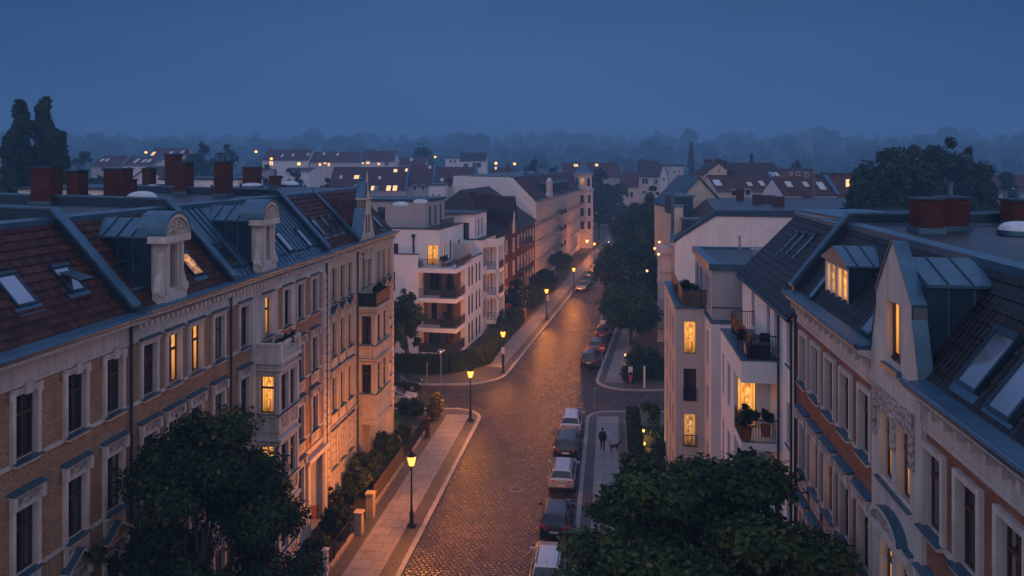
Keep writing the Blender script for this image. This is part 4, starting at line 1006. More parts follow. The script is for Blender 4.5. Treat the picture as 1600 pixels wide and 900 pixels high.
# segment-arched hood over the pair of windows below
n = 10; cu, hw_ = -20.85, 1.0
pts = [(cu + hw_ * math.cos(math.pi * k / n), 12.4 + .5 * math.sin(math.pi * k / n)) for k in range(n + 1)]
mb.prismv(NR, pts, RV + .12, RV + .3, 1)
for q, r in zip(pts, pts[1:]):
    mb.extr([NR.p(q[0], RV + .1, q[1]), NR.p(q[0], RV + .4, q[1]), NR.p(q[0], RV + .4, q[1] + .12), NR.p(q[0], RV + .1, q[1] + .12)],
            [NR.p(r[0], RV + .1, r[1]), NR.p(r[0], RV + .4, r[1]), NR.p(r[0], RV + .4, r[1] + .12), NR.p(r[0], RV + .1, r[1] + .12)], 0, ms=[0, 0, 2, 0])
mb.box(NR, cu - 1.3, cu + 1.3, RV + .12, RV + .36, 12.28, 12.42, 0)
mb.build('gable_bay', ['stucco', 'orn', 'zinc'], r1)
# the gable above the eaves
ga, gb = -22.5, -19.05; gm = -20.8; Vg = RV + .14
pr = [(ga, 15.95), (gb, 15.95), (gb, 16.75), (gb - .42, 18.15), (gb - .42, 18.5), (gm + .1, 19.9), (gm - .1, 19.9), (ga + .42, 18.5), (ga + .42, 18.15), (ga, 16.75)]
mb = MB(); op = (gm - .50, gm + .50, 16.75, 18.4)
us = sorted([p[0] for p in pr])
mb.wall(NR, gm - .55, gm + .55, 15.95, 18.55, Vg, [op], .26, 0)
mb.poly([NR.p(u, Vg, z) for u, z in ((ga, 15.95), (gm - .55, 15.95), (gm - .55, 18.55), (ga + .42, 18.5), (ga + .42, 18.15), (ga, 16.75))], 0)
mb.poly([NR.p(u, Vg, z) for u, z in ((gb, 15.95), (gm + .55, 15.95), (gm + .55, 18.55), (gb - .42, 18.5), (gb - .42, 18.15), (gb, 16.75))], 0)
mb.poly([NR.p(u, Vg, z) for u, z in ((ga + .42, 18.5), (gm - .55, 18.55), (gm + .55, 18.55), (gb - .42, 18.5), (gm + .1, 19.9), (gm - .1, 19.9))], 0)
for q, r in zip(pr[2:], pr[3:]):
    mb.poly([NR.p(q[0], Vg, q[1]), NR.p(r[0], Vg, r[1]), NR.p(r[0], Vg - .32, r[1]), NR.p(q[0], Vg - .32, q[1])], 0)
    mb.extr([NR.p(q[0], Vg + .04, q[1]), NR.p(q[0], Vg - .32, q[1]), NR.p(q[0], Vg - .32, q[1] + .07), NR.p(q[0], Vg + .04, q[1] + .07)],
            [NR.p(r[0], Vg + .04, r[1]), NR.p(r[0], Vg - .32, r[1]), NR.p(r[0], Vg - .32, r[1] + .07), NR.p(r[0], Vg + .04, r[1] + .07)], 1)
mb.box(NR, gm - .6, gm + .6, Vg, Vg + .14, 16.62, 16.745, 1)
gbl = mb.build('gable', ['stucco', 'zinc'], r1r)
wg = win(gbl, NR, Vg - .04, gm, 16.75, 1.0, 1.65, 'mid', None, 1, 'wood', False)
mb = MB(); zr = 19.35
mb.box(NR, ga + .5, gb - .5, RV - 2.6, Vg - .33, 16.5, zr - .35, 1)
mb.prismv(NR, [(ga + .4, zr - .36), (gb - .4, zr - .36), (gb - .4, zr - .28), (gm, zr + .22), (ga + .4, zr - .28)], RV - 2.7, Vg - .325, 0)
for k in range(1, 5):
    for sx in (-1, 1): mb.bar(NR.p(gm, RV - .1 - k * .55, zr + .22), NR.p(gm + sx * 1.33, RV - .1 - k * .55, zr - .27), .03, .06, 1)
    mb.box(NR, gb - .51, gb - .485, RV - .1 - k * .58 - .02, RV - .1 - k * .58 + .02, 16.8, zr - .4, 0)
mb.build('gable_roof', ['zinc', 'zincd'], gbl)
# zinc dormer with two double windows
ua, ub, Vd = -29.0, -26.2, RV - .35; um = (ua + ub) / 2
mb = MB(); zb, ze_, zp = 16.75, 18.55, 19.05
ops = [(um - 1.28, um - .07, 16.95, 18.45), (um + .07, um + 1.28, 16.95, 18.45)]
mb.wall(NR, ua, ub, 16.4, ze_, Vd, ops, .10, 0)
mb.poly([NR.p(ua, Vd, ze_), NR.p(ub, Vd, ze_), NR.p(um, Vd, zp)], 0)
for u in (ua, ub): mb.poly([NR.p(u, Vd, 16.4), NR.p(u, Vd - 1.9, 16.4), NR.p(u, Vd - 1.9, ze_), NR.p(u, Vd, ze_)], 1)
for k in range(1, 4):
    mb.box(NR, ub - .01, ub + .02, Vd - k * .5 - .02, Vd - k * .5 + .02, 16.6, ze_, 1)
for k in range(7): mb.box(NR, ua + .1 + k * .43, ua + .13 + k * .43, Vd, Vd + .02, 18.47, 18.56, 1)
mb.prismv(NR, [(ua - .1, ze_), (ub + .1, ze_), (ub + .1, ze_ + .07), (um, zp + .08), (ua - .1, ze_ + .07)], Vd - 1.95, Vd + .1, 2)
for k in range(4):
    for sx, ue in ((-1, ua - .1), (1, ub + .1)): mb.bar(NR.p(um, Vd - .25 - k * .5, zp + .09), NR.p(ue, Vd - .25 - k * .5, ze_ + .08), .035, .06, 1)
mb.prism(NR, [(Vd, 16.4), (Vd + .42, 16.5), (Vd + .42, 16.56), (Vd, 16.93)], ua, ub, 2)
dm = mb.build('dormer', ['greyr', 'zincd', 'zinc'], r1r)
win(dm, NR, Vd + .13, um + .675, 16.95, 1.21, 1.5, 'mid', None, 1, 'whitef', False); win(dm, NR, Vd + .13, um - .675, 16.95, 1.21, 1.5, 'mid', None, 2, 'whitef', False)
RR = (NR, RV, 16.75, 1.95, 19.5)
skyl(r1r, 1545, 566, .8, 1.3, row=RR); skyl(r1r, 1597, 606, .8, 1.25, row=RR); skyl(r1r, 1375, 494, .75, 1.2, row=RR); skyl(r1r, 1282, 448, .5, 1.0, row=RR)
# right flat roof furniture
for px, wpx, top, bot, pp in ((1447, 36, 312, 360, 0), (1485, 41, 310, 357, 1), (1590, 34, 314, 352, 1)):
    x, y = ground_pt(px, bot, 19.62); wd = wpx * y / FPX
    chimney(r1r, x, y, 19.62, wd * .92, 1.0, (bot - top) * y / FPX, pipe=pp)
dome(r1r, 1592, 366, 19.62, .6, .3)
mb = MB(); mb.prism(NR, [(RV - 2.1, 19.5), (RV - 2.1, 19.62), (RV - 22, 19.82), (RV - 22, 19.7)], -31.4, -31.2); mb.build('parapet_flashing', 'zinc', r1r)
downpipe(r1, NR, -31.5, RV, 16.0)

# --- white house with balconies
r2 = thing('white_house', 'white rendered house with black tiled roof and stacked corner balconies', 'house', NR.p(-38, RV, 0))
mb = MB(); FL2 = (13.55, 10.2, 6.8, 3.4)
ops = [(-u - .42, -u + .42, z, z + h) for u, h_ in ((33.1, 1.75),) for z, h in [(q, h_) for q in FL2]] + [(-41.3 - .4, -41.3 + .4, 13.4, 15.3), (-37.4 - .4, -37.4 + .4, 13.22, 15.3), (-35.7 - .35, -35.7 + .35, 13.22, 15.3)]
mb.wall(NR, -44.6, -31.95, 0, 15.85, RV, ops, .2, 0)
mb.poly([NR.p(-44.6, RV, 0), NR.p(-44.6, RV - 12, 0), NR.p(-44.6, RV - 12, 15.8), NR.p(-44.6, RV - 3, 19.0), NR.p(-44.6, RV, 15.8)], 0)
mb.build('facade_wall', ['whitem'], r2)
for z in FL2: win(r2, NR, RV, -33.1, z, .84, 1.75, 'modern', None, None, 'anth', True, ('white', 'zinc', 'orn'))
for u, w_, h in ((-41.3, .8, 1.9), (-37.4, .8, 2.08), (-35.7, .7, 2.08)): win(r2, NR, RV, u, 15.3 - h, w_, h, 'modern', None, 0, 'anth', False)
mb = MB(); mb.prism(NR, [(RV + .25, 15.62), (RV + .25, 15.70), (RV - 3.0, 19.06), (RV - 3.0, 18.98)], -44.75, -31.95, 0); tile_rows(mb, NR, -44.75, -31.95, RV + .25, 15.71, RV - 3.0, 19.08)
mb.poly([NR.p(-44.75, RV - 3.0, 19.1), NR.p(-31.95, RV - 3.0, 19.1), NR.p(-31.95, RV - 12, 17.9), NR.p(-44.75, RV - 12, 17.9)], 0)
r2r = mb.build('roof', 'tiled', r2)
mb = MB(); mb.cyl(NR.p(-44.75, RV + .3, 15.62), NR.p(-31.95, RV + .3, 15.62), .08, .08, 8); mb.build('gutter', 'zincd', r2r)
mb = MB(); mb.box(NR, -44.9, -44.6, RV - 3.1, RV + .2, 15.3, 15.5, 0); mb.prism(NR, [(RV - 2.85, 19.0), (RV - 2.85, 19.2), (RV - 3.2, 19.2), (RV - 3.2, 19.0)], -44.8, -31.95, 0); mb.build('ridge_cap', 'zinc', r2r)
for px, py in ((1231, 383), (1242, 385), (1256, 388)):
    u, t = slope_pt(NR, RV, 15.7, 3.0, 19.1, px, py); skylight(r2r, NR, RV, 15.7, 3.0, 19.1, u, t, .42, 1.5)
downpipe(r2, NR, -32.2, RV, 15.6); downpipe(r2, NR, -34.6, RV, 15.6)
# corner balconies
VB = -5.7
bb = MB()
ops = [(-40.9, -40.3, z, z + 2.1) for z in (10.0, 6.7, 3.4)] + [(-39.2, -38.3, z, z + 2.1) for z in (10.0, 6.7, 3.4)]
bb.wall(NR, -41.5, -37.2, 0, 12.2, VB, ops, .2, 0)
bb.poly([NR.p(-41.5, RV, 0), NR.p(-41.5, VB, 0), NR.p(-41.5, VB, 12.2), NR.p(-41.5, RV, 12.2)], 0)
bb.wall(NX, 5.7, 7.3, 0, 12.2, -37.2, [(5.85, 6.75, z, z + 2.35) for z in (9.52, 6.2)], .1, 0)
bb.box(NR, -41.5, -35.1, RV, VB, 12.2, 13.19, 0)
bb.box(NR, -37.2, -35.1, RV, VB, 9.2, 9.5, 0); bb.box(NR, -37.2, -35.1, RV, VB, 5.9, 6.19, 0); bb.box(NR, -37.2, -35.1, RV, VB, 2.6, 2.9, 0)
bb.build('balcony_block', 'whitem', r2)
bb = MB(); bb.box(NR, -41.55, -35.05, RV + .02, VB + .06, 13.19, 13.24, 0); bb.build('balcony_coping', 'zinc', r2)
win(r2, NX, -37.2, 6.3, 9.52, .9, 2.35, 'modern', None, 1, 'anth', False, label='lit balcony door'); win(r2, NX, -37.2, 6.3, 6.2, .9, 2.35, 'modern', None, None, 'anth', False)
for z in (10.0, 6.7, 3.4):
    win(r2, NR, VB, -40.6, z, .6, 2.1, 'modern', None, None, 'anth', False); win(r2, NR, VB, -38.75, z, .9, 2.1, 'modern', None, None, 'anth', False)
for za, ua in ((13.24, -40.9), (9.5, -37.15), (6.2, -37.15)):
    rl = MB(); z = za
    rl.railing(NR.p(ua, VB - .45 if za > 13 else VB - .05, z), NR.p(-35.15, VB - .45 if za > 13 else VB - .05, z), 1.05, .11, m=0)
    rl.railing(NR.p(-35.15, VB - .45 if za > 13 else VB - .05, z), NR.p(-35.15, RV + .02, z), 1.05, .11)
    if za > 13: rl.railing(NR.p(ua, VB - .45, z), NR.p(ua, RV + .02, z), 1.05, .11)
    rl.build('balcony_railing', 'metal', r2)

# --- beige corner block with roof terrace and grey penthouse
r3 = thing('corner_block', 'beige rendered block with roof terrace, grey penthouse and tall lit window', 'house', NR.p(-50, -3.9, 0))
mb = MB(); V3, V4 = -3.9, -5.65
uw = [-50.2, -52.6, -55.6]
FL3 = (10.2, 7.3, 4.5, 1.6)
mb.wall(NR, -58.4, -48.2, 0, 13.0, V3, [(u - .45, u + .45, z, z + 2.0) for u in uw for z in FL3], .2, 0)
mb.wall(NX, 3.9, 5.65, 0, 13.0, -48.2, [(4.38, 5.15, z, z + 2.0) for z in FL3], .16, 0)
mb.wall(NR, -48.2, -45.0, 0, 12.75, V4, [(-47.3, -46.3, z, z + 2.0) for z in (10.0, 6.7, 3.4)], .2, 1)
mb.poly([NR.p(-45.0, V4, 0), NR.p(-45.0, -10, 0), NR.p(-45.0, -10, 12.75), NR.p(-45.0, V4, 12.75)], 1)
mb.poly([NR.p(-58.4, V3, 0), NR.p(-58.4, -14, 0), NR.p(-58.4, -14, 13.0), NR.p(-58.4, V3, 13.0)], 0)
mb.build('facade_wall', ['beige', 'white'], r3)
for k, z in enumerate(FL3):
    win(r3, NX, -48.2, 4.765, z, .77, 2.0, 'modern', None, 1 if k == 0 else (2 if k == 2 else 0), 'anth', False)
    for u in uw: win(r3, NR, V3, u, z, .9, 2.0, 'modern', None, None, 'anth', False)
for z in (10.0, 6.7, 3.4): win(r3, NR, V4, -46.8, z, 1.0, 2.0, 'modern', None, None, 'anth', False)
for z in (7.3, 4.5): MB().railing(NX.p(4.36, -48.12, z - .02), NX.p(5.17, -48.12, z - .02), .75, .11).build('window_railing', 'metal', r3)
mb = MB(); mb.box(NR, -58.5, -48.1, V3 + .06, V3 - .5, 13.0, 13.09, 1); mb.box(NR, -48.6, -48.1, V3 - .5, V4 + .2, 13.001, 13.091, 1)
mb.poly([NR.p(-58.4, V3 - .4, 12.95), NR.p(-48.4, V3 - .4, 12.95), NR.p(-48.4, -14, 12.95), NR.p(-58.4, -14, 12.95)], 0)
mb.box(NR, -48.1, -44.95, V4 + .06, -10, 12.75, 12.85, 1)
tr = mb.build('roof', ['felt', 'zinc'], r3)
rl = MB()
for k in range(17):
    rl.box(NX, 4.35 + k * .115, 4.43 + k * .115, -48.42, -48.38, 13.09, 14.05, 0)
for k in range(70): rl.box(NR, -56.9 + k * .121, -56.81 + k * .121, V3 - .45, V3 - .41, 13.09, 14.05, 0)
rl.box(NX, 4.3, 6.3, -48.44, -48.36, 14.051, 14.11, 1); rl.box(NR, -56.95, -48.4, V3 - .47, V3 - .39, 14.05, 14.109, 1)
rl.build('terrace_railing', ['slat', 'metal'], tr)
mb = MB(); VP = -5.75
mb.wall(NR, -54.6, -45.6, 12.9, 15.75, VP, [(-53.6, -52.6, 13.0, 15.2), (-51.6, -50.4, 13.0, 15.2), (-48.5, -47.9, 13.2, 15.2), (-47.3, -46.7, 13.2, 15.2)], .2, 0)
mb.poly([NR.p(-45.6, VP, 12.86), NR.p(-45.6, -13, 12.86), NR.p(-45.6, -13, 15.75), NR.p(-45.6, VP, 15.75)], 0)
mb.poly([NR.p(-54.6, VP, 12.9), NR.p(-54.6, -13, 12.9), NR.p(-54.6, -13, 15.75), NR.p(-54.6, VP, 15.75)], 0)
mb.box(NX, 5.75, 13, 45.6 * -1 + .002, -45.6 + .05, 13.55, 13.6, 1)
ph = mb.build('penthouse', ['greyr', 'zincd'], r3)
for u, w_, z in ((-53.1, 1.0, 13.0), (-51.0, 1.2, 13.0), (-48.2, .6, 13.2), (-47.0, .6, 13.2)): win(ph, NR, VP, u, z, w_, 15.2 - z, 'modern', None, 0, 'anth', False)
mb = MB(); mb.box(NR, -54.8, -45.4, VP + .2, -13.2, 15.75, 16.0, 1, 1)
mb.poly([NR.p(-54.3, VP - .35, 16.003), NR.p(-45.9, VP - .35, 16.003), NR.p(-45.9, -12.8, 16.003), NR.p(-54.3, -12.8, 16.003)], 0)
for a, b, c, d in ((-54.8, -45.4, VP - .35, VP + .2), (-45.9, -45.4, -13.2, VP - .35), (-54.8, -54.3, -13.2, VP - .35)): mb.box(NR, a, b, c, d, 16.002, 16.12, 1)
mb.build('penthouse_roof', ['felt', 'zinc'], ph)
mb = MB()
mb.cyl(NR.p(-53.6, -8.6, 16), NR.p(-53.6, -8.6, 17.0), .08, .08, 8); mb.build('vent_pipe', 'galv', ph)
for q in ((-51, -50.2, -9.6, -8.8, 16.45), (-52.3, -51.8, -10.4, -9.2, 16.25)): MB().box(NR, *q[:4], 16.0, q[4], 0).build('roof_vent', 'galv', ph)

# --- large pale firewall house beyond the side street
V5 = .37
r4, r4r = tenement(FRR, V5, -125, -93.0, 12.4, 'firewall_house', 'pale house with a huge blank gable wall, behind the beige corner block', 'pink',
    [-95 - 2.2 * k for k in range(13)], .9, 1.9, ['trim', 'trim', 'trim'], floors=(9.0, 5.6, 2.2), roof='tile', run=4.7, zt=16.3, depth=26, side='white', band='pink', smats=('pink', 'zinc', 'orn'))
firewall(FRR, V5, -93.0, 12.4, 4.7, 16.25, r4r, depth=26, h=.05, t=.3)
bay(r4, FRR, V5, -98, -95.2, 2.0, .3, 11.6, (8.6, 5.2, 1.8), .7, 1.9, 'pink')
mb = MB(); mb.box(FRR, -100.5, -98.2, V5 - 4.2, V5 - .8, 13.0, 14.75, 1); mb.box(FRR, -100.6, -98.1, V5 - 4.4, V5 - .6, 14.75, 14.95, 0); mb.build('dormer', ['zinc', 'zincd'], r4r)
mb = MB(); mb.box(FRR, -104, -101, V5 - 1, V5 + .1, 12.4, 16.2, 0); mb.box(FRR, -104.1, -100.9, V5 - 1.1, V5 + .2, 16.2, 16.35, 1); mb.build('gable_dormer', ['pink', 'zinc'], r4r)
mb = MB(); mb.box(WX, 23.1, 25.6, -116, -108.5, 14.4, 17.0, 1); mb.box(WX, 22.9, 25.8, -116.2, -108.2, 17.0, 17.3, 0); mb.box(WX, 22.5, 22.9, -108.8, -108.3, 12, 18.6, 0); mb.build('dormer', ['zinc', 'zincd'], r4r)
for px, bot, top, y, w_ in ((1216, 365, 308, 96, 1.4), (1182, 332, 305, 101, 1.0), (1156, 325, 296, 112, 1.1), (1200, 328, 306, 104, 2.0)):
    x, _, z = at(px, bot, y); chimney(r4r, x, y, z, w_, .9, (bot - top) * y / FPX, FE)

# ------------------------------------------------------------------ left: modern blocks beyond the side street
A = thing('apartment_block', 'modern white apartment block with corner balconies and a lit top-floor window', 'apartment block', FE.p(86, -28, 0))
VA = -24.3; ZS = (0.0, 3.3, 6.65, 10.0); U0 = 82.7
mb = MB()
mb.wall(FX, -40, -28.75, 0, 11.5, -U0, [(-32.6, -31.5, z, z + 2.2) for z in (7.3, 4.0, .7)], .2, 0)
mb.wall(FX, -28.75, VA - .02, 0, 10, -(U0 + 1.9), [(-28.4, -26.6, z + .5, z + 2.85) for z in ZS[:3]] + [(-26.1, -25.2, z + .5, z + 2.85) for z in ZS[:3]], .15, 2)
mb.poly([FE.p(U0, -28.75, 0), FE.p(U0 + 1.9, -28.75, 0), FE.p(U0 + 1.9, -28.75, 10), FE.p(U0, -28.75, 10)], 0)
wops = [(u - .3, u + .3, z + .5, z + 2.85) for u in (88.2, 89.6, 91.6, 93.2) for z in ZS[:3]]
mb.wall(FE, U0 + 3.8, 94.6, 0, 10.35, VA, wops, .2, 0)
mb.wall(FE, U0 + 1.9, U0 + 3.8, 0, 10, VA - 1.2, [], .2, 2); mb.poly([FE.p(U0 + 3.8, VA, 0), FE.p(U0 + 3.8, VA - 1.2, 0), FE.p(U0 + 3.8, VA - 1.2, 10), FE.p(U0 + 3.8, VA, 10)], 0)
for z in ZS[1:]:
    mb.prismz(FE, [(U0 - .05, -28.75), (U0 - .05, VA + .05), (U0 + 3.8, VA + .05), (U0 + 3.8, VA - 1.3), (U0 + 2.1, VA - 1.3), (U0 + 2.1, -28.75)], z - .5, z - .03, 0)
mb.prismz(FE, [(U0 - .05, -28.75), (U0 - .05, VA + .05), (U0 + 3.8, VA + .05), (U0 + 3.8, VA - 1.3), (U0 + 2.1, VA - 1.3), (U0 + 2.1, -28.75)], .13, .5, 0)
# storeys above
mb.wall(FX, -40, -26.8, 10, 14.2, -(U0 + 1.8), [(-32.9, -31.8, 10.7, 12.5), (-28.3, -26.75 - .2, 10.1, 12.45)], .2, 0)
mb.wall(FE, U0 + 1.8, 94.6, 10, 14.2, -26.8, [(86.0, 86.9, 10.1, 12.5), (88.6, 89.5, 10.1, 12.5), (92.2, 93.2, 11, 12.3)], .2, 0)
mb.wall(FX, -44, -29.2, 14.2, 17.3, -86.5, [(-35.2, -34.2, 14.3, 16.6), (-41.8, -41.0, 14.9, 16.4)], .2, 1)
mb.wall(FE, 86.5, 94.3, 14.2, 17.3, -29.2, [(88, 88.9, 14.3, 16.7), (90.1, 90.9, 14.3, 16.7), (92.2, 93, 14.3, 16.7)], .2, 1)
mb.poly([FE.p(94.6, VA, 0), FE.p(94.6, -40, 0), FE.p(94.6, -40, 14.2), FE.p(94.6, -26.8, 14.2), FE.p(94.6, -26.8, 10.3), FE.p(94.6, VA, 10.3)], 0)
mb.build('facade_wall', ['whitem', 'greyr', 'slat'], A)
for z in ZS[:3]:
    win(A, FX, -(U0 + 1.9), -27.5, z + .5, 1.8, 2.35, 'mid', None, None, 'anth', False); win(A, FX, -(U0 + 1.9), -25.65, z + .5, .9, 2.35, 'modern', None, 0, 'anth', False)
    for u in (88.2, 89.6, 91.6, 93.2): win(A, FE, VA + .15, u, z + .5, .6, 2.35, 'modern', None, 0, 'anth', False)
for z in (7.3, 4.0, .7): win(A, FX, -U0, -32.05, z, 1.1, 2.2, 'modern', None, 0, 'anth', False)
win(A, FX, -(U0 + 1.8), -32.35, 10.7, 1.1, 1.8, 'modern', None, 0, 'anth', False)
win(A, FX, -(U0 + 1.8), -27.62, 10.1, 1.35, 2.35, 'mid', None, 1, 'anth', False, label='brightly lit top-floor window')
win(A, FE, -26.8, 86.45, 10.1, .9, 2.4, 'modern', None, 2, 'anth', False); win(A, FE, -26.8, 89.05, 10.1, .9, 2.4, 'modern', None, 0, 'anth', False); win(A, FE, -26.8, 92.7, 11, 1.0, 1.3, 'modern', None, 0, 'anth', False)
win(A, FX, -86.5, -34.7, 14.3, 1.0, 2.3, 'modern', None, 0, 'anth', False); win(A, FX, -86.5, -41.4, 14.9, .8, 1.5, 'modern', None, 2, 'anth', False)
for u in (88.45, 90.5, 92.6): win(A, FE, -29.2, u, 14.3, .85, 2.4, 'modern', None, 0, 'anth', False)
mb = MB()
mb.prismz(FE, [(86.3, -44), (86.3, -29), (94.5, -29), (94.5, -44)], 17.3, 17.55, 1); mb.prismz(FE, [(86.6, -44), (86.6, -29.3), (94.2, -29.3), (94.2, -44)], 17.552, 17.56, 0)
mb.box(FX, -40, -26.7, -(U0 + 1.7) - .4, -(U0 + 1.7), 14.2, 14.3, 1); mb.box(FE, U0 + 2.1, 94.6, -27.1, -26.7, 14.2, 14.299, 1)
mb.poly([FE.p(U0 + 2, -40, 14.21), FE.p(U0 + 2, -27, 14.21), FE.p(94.6, -27, 14.21), FE.p(94.6, -40, 14.21)], 0)
mb.box(FX, -40, -28.7, -U0 - .3, -U0 + .06, 11.5, 11.58, 1); mb.poly([FE.p(U0, -40, 10.6), FE.p(U0, -28.8, 10.6), FE.p(U0 + 1.8, -28.8, 10.6), FE.p(U0 + 1.8, -40, 10.6)], 0)
mb.box(FE, U0 + 3.8, 94.6, VA - .3, VA + .05, 10.35, 10.43, 1)
ar = mb.build('roof', ['felt', 'zincd'], A)
for px, py in ((626, 313), (657, 309)):
    x, y = ground_pt(px, py + 8, 17.55); m_ = MB(); m_.lathe((x, y, 17.54), [(.85, 0), (.85, .15), (.7, .3), (.4, .4), (.02, .42)], 14, 0); m_.build('roof_dome', 'skyl', ar, smooth=60)
for z in ZS[1:3]:
    rl = MB(); rl.railing(FE.p(U0 + .02, -28.7, z), FE.p(U0 + .02, VA, z), 1.0, .1); rl.railing(FE.p(U0 + .02, VA, z), FE.p(U0 + 3.75, VA, z), 1.0, .1); rl.build('balcony_railing', 'metal', A)
rl = MB(); rl.railing(FE.p(U0 + .02, -28.7, 10), FE.p(U0 + .02, VA, 10), 1.0, .1); rl.railing(FE.p(U0 + .02, VA, 10), FE.p(U0 + 6.5, VA, 10), 1.0, .1); rl.build('balcony_railing', 'metal', A)
rl = MB(); rl.railing(FE.p(U0 + 2.3, -26.85, 14.3), FE.p(90.5, -26.85, 14.3), .95, .1)
rl.build('terrace_railing', 'metal', A)
rl = MB(); rl.box(FX, -28.7, VA, -U0 - .06, -U0 - .02, .5, 1.55, 0); rl.box(FE, U0 + .06, U0 + 3.7, VA - .06, VA - .02, .5, 1.549, 0); rl.build('balcony_screen', 'anth', A)
for z in ZS[1:3]: MB().box(FX, -26.2, VA - .05, -U0 - .09, -U0 - .06, z + .1, z + .95, 0).build('balcony_screen', 'anth', A)
mb = MB(); mb.box(FE, 90.0, 90.1, -26.75, VA - .1, 10.1, 12.1, 0); mb.build('privacy_screen', 'beige', A)
MB().cyl(FX.p(-29.9, -(U0 + 1.68), 11.5), FX.p(-29.9, -(U0 + 1.68), 13.4), .11, .11, 8).box(FX, -30.1, -29.7, -(U0 + 1.75), -(U0 + 1.55), 13.3, 13.65).build('downpipe', 'zincd', A)

B = thing('apartment_block', 'rear white block with protruding balcony stack, next to the red brick house', 'apartment block', FE.p(98, -28, 0))
mb = MB(); VBk = -24.32; U1 = 94.75
mb.wall(FE, U1, 102, 0, 12.0, VBk, [(95.3, 95.8, z, z + 2.3) for z in (8.6, 5.3, 2)] + [(96.2, 96.7, z, z + 2.3) for z in (8.6, 5.3, 2)] + [(97.3, 98.4, z, z + 2.4) for z in (8.1, 4.8, 1.5)] + [(99, 100, z, z + 2.4) for z in (8.1, 4.8, 1.5)], .2, 0)
mb.poly([FE.p(U1, VBk, 0), FE.p(U1, -38, 0), FE.p(U1, -38, 12), FE.p(U1, VBk, 12)], 0); mb.poly([FE.p(102, VBk, 0), FE.p(102, -38, 0), FE.p(102, -38, 12), FE.p(102, VBk, 12)], 0)
mb.wall(FE, U1 + .4, 101.5, 12, 15.3, -25.5, [(95.6, 96.2, 12.3, 14.6), (97, 97.8, 12.3, 14.6), (98.8, 99.6, 12.3, 14.6)], .2, 0)
mb.wall(FX, -38, -25.5, 12, 15.3, -(U1 + .4), [(-28.2, -26.2, 12.1, 14.2)], .2, 0)
for z in (11.4, 8.0, 4.7, 1.4): mb.box(FE, 97, 100.6, VBk + .003, -22.8, z - .45, z, 0)
mb.box(FE, 96.95, 100.65, -23.0, -22.75, 11.401, 12.0, 0); mb.box(FE, 96.951, 97.15, VBk, -23.0, 11.402, 12.0, 0)
mb.box(FE, 97, 97.25, -23.05, -22.8, 1.4, 11, 0); mb.box(FE, 100.3, 100.6, VBk, -22.8, .1, 11, 0)
mb.build('facade_wall', ['whitem'], B)
for z in (8.6, 5.3, 2):
    for u in (95.55, 96.45): win(B, FE, VBk + .15, u, z, .5, 2.3, 'modern', None, 0, 'anth', False)
for z in (8.1, 4.8, 1.5):
    win(B, FE, VBk, 97.85, z, 1.1, 2.4, 'mid', None, None, 'anth', False); win(B, FE, VBk, 99.5, z, 1.0, 2.4, 'mid', None, None, 'anth', False)
for u, w_ in ((95.9, .6), (97.4, .8), (99.2, .8)): win(B, FE, -25.5, u, 12.3, w_, 2.3, 'modern', None, 0, 'anth', False)
win(B, FX, -(U1 + .4), -27.2, 12.1, 2.0, 2.1, 'mid', None, 0, 'anth', False)
mb = MB(); mb.prismz(FE, [(U1, -38), (U1, -25.3), (101.7, -25.3), (101.7, -38)], 15.3, 15.42, 1); mb.poly([FE.p(U1, -38, 12.05), FE.p(U1, VBk, 12.05), FE.p(102, VBk, 12.05), FE.p(102, -38, 12.05)], 0)
mb.box(FX, -38, VBk + .03, -U1 - .2, -U1 + .04, 12.051, 12.15, 1); mb.box(FE, U1, 102, VBk - .2, VBk + .04, 12.05, 12.149, 1)
mb.prismz(FE, [(U1 + .4, -38), (U1 + .4, -25.8), (101.2, -25.8), (101.2, -38)], 15.421, 15.43, 0)
mb.build('roof', ['felt', 'zincd'], B)
for z in (12.0, 8.0, 4.7, 1.4):
    h = .5 if z == 12 else 1.0
    rl = MB(); rl.railing(FE.p(97.05, VBk, z), FE.p(97.05, -22.85, z), h, .1); rl.railing(FE.p(97.05, -22.85, z), FE.p(100.5, -22.85, z), h, .1); rl.build('balcony_railing', 'metal', B)

# --- red brick hipped house
rb = thing('brick_house', 'dark red brick house with hipped brown roof and white windows, behind the white block', 'house', FE.p(115, -28, 0))
mb = MB(); Ua, Ub = 102.6, 131.4; cols = [104.4, 106.4, 108.4, 112, 117, 119.5, 122, 124.5, 127, 129.5]; fl = (8.6, 5.2, 1.9)
mb.wall(FE, Ua, Ub, 0, 11.8, VA, [(u - .5, u + .5, z, z + 2.1) for u in cols for z in fl], .2, 0)
for u in (Ua, Ub): mb.poly([FE.p(u, VA, 0), FE.p(u, -38, 0), FE.p(u, -38, 11.8), FE.p(u, VA, 11.8)], 0)
mb.wall(FE, 110.6, 113.4, 0, 13.6, VA + .3, [(111.5, 112.5, z, z + 2.1) for z in fl], .2, 0)
mb.poly([FE.p(110.6, VA + .3, 13.6), FE.p(113.4, VA + .3, 13.6), FE.p(112, VA + .3, 16.4)], 0)
for u in (110.6, 113.4): mb.poly([FE.p(u, VA + .3, 0), FE.p(u, VA - 1, 0), FE.p(u, VA - 1, 13.6), FE.p(u, VA + .3, 13.6)], 0)
mb.box(FE, 111.3, 112.7, VA + .3, VA + .4, 11.4, 14.6, 1)
mb.build('facade_wall', ['redd', 'whitef'], rb)
for u in cols:
    for z in fl:
        if u == 112: win(rb, FE, VA + .49, u, z, 1.0, 2.1, 'casement', None, None, 'whitef', False)
        else: win(rb, FE, VA + .19, u, z, 1.0, 2.1, 'casement', None, 0, 'whitef', False)
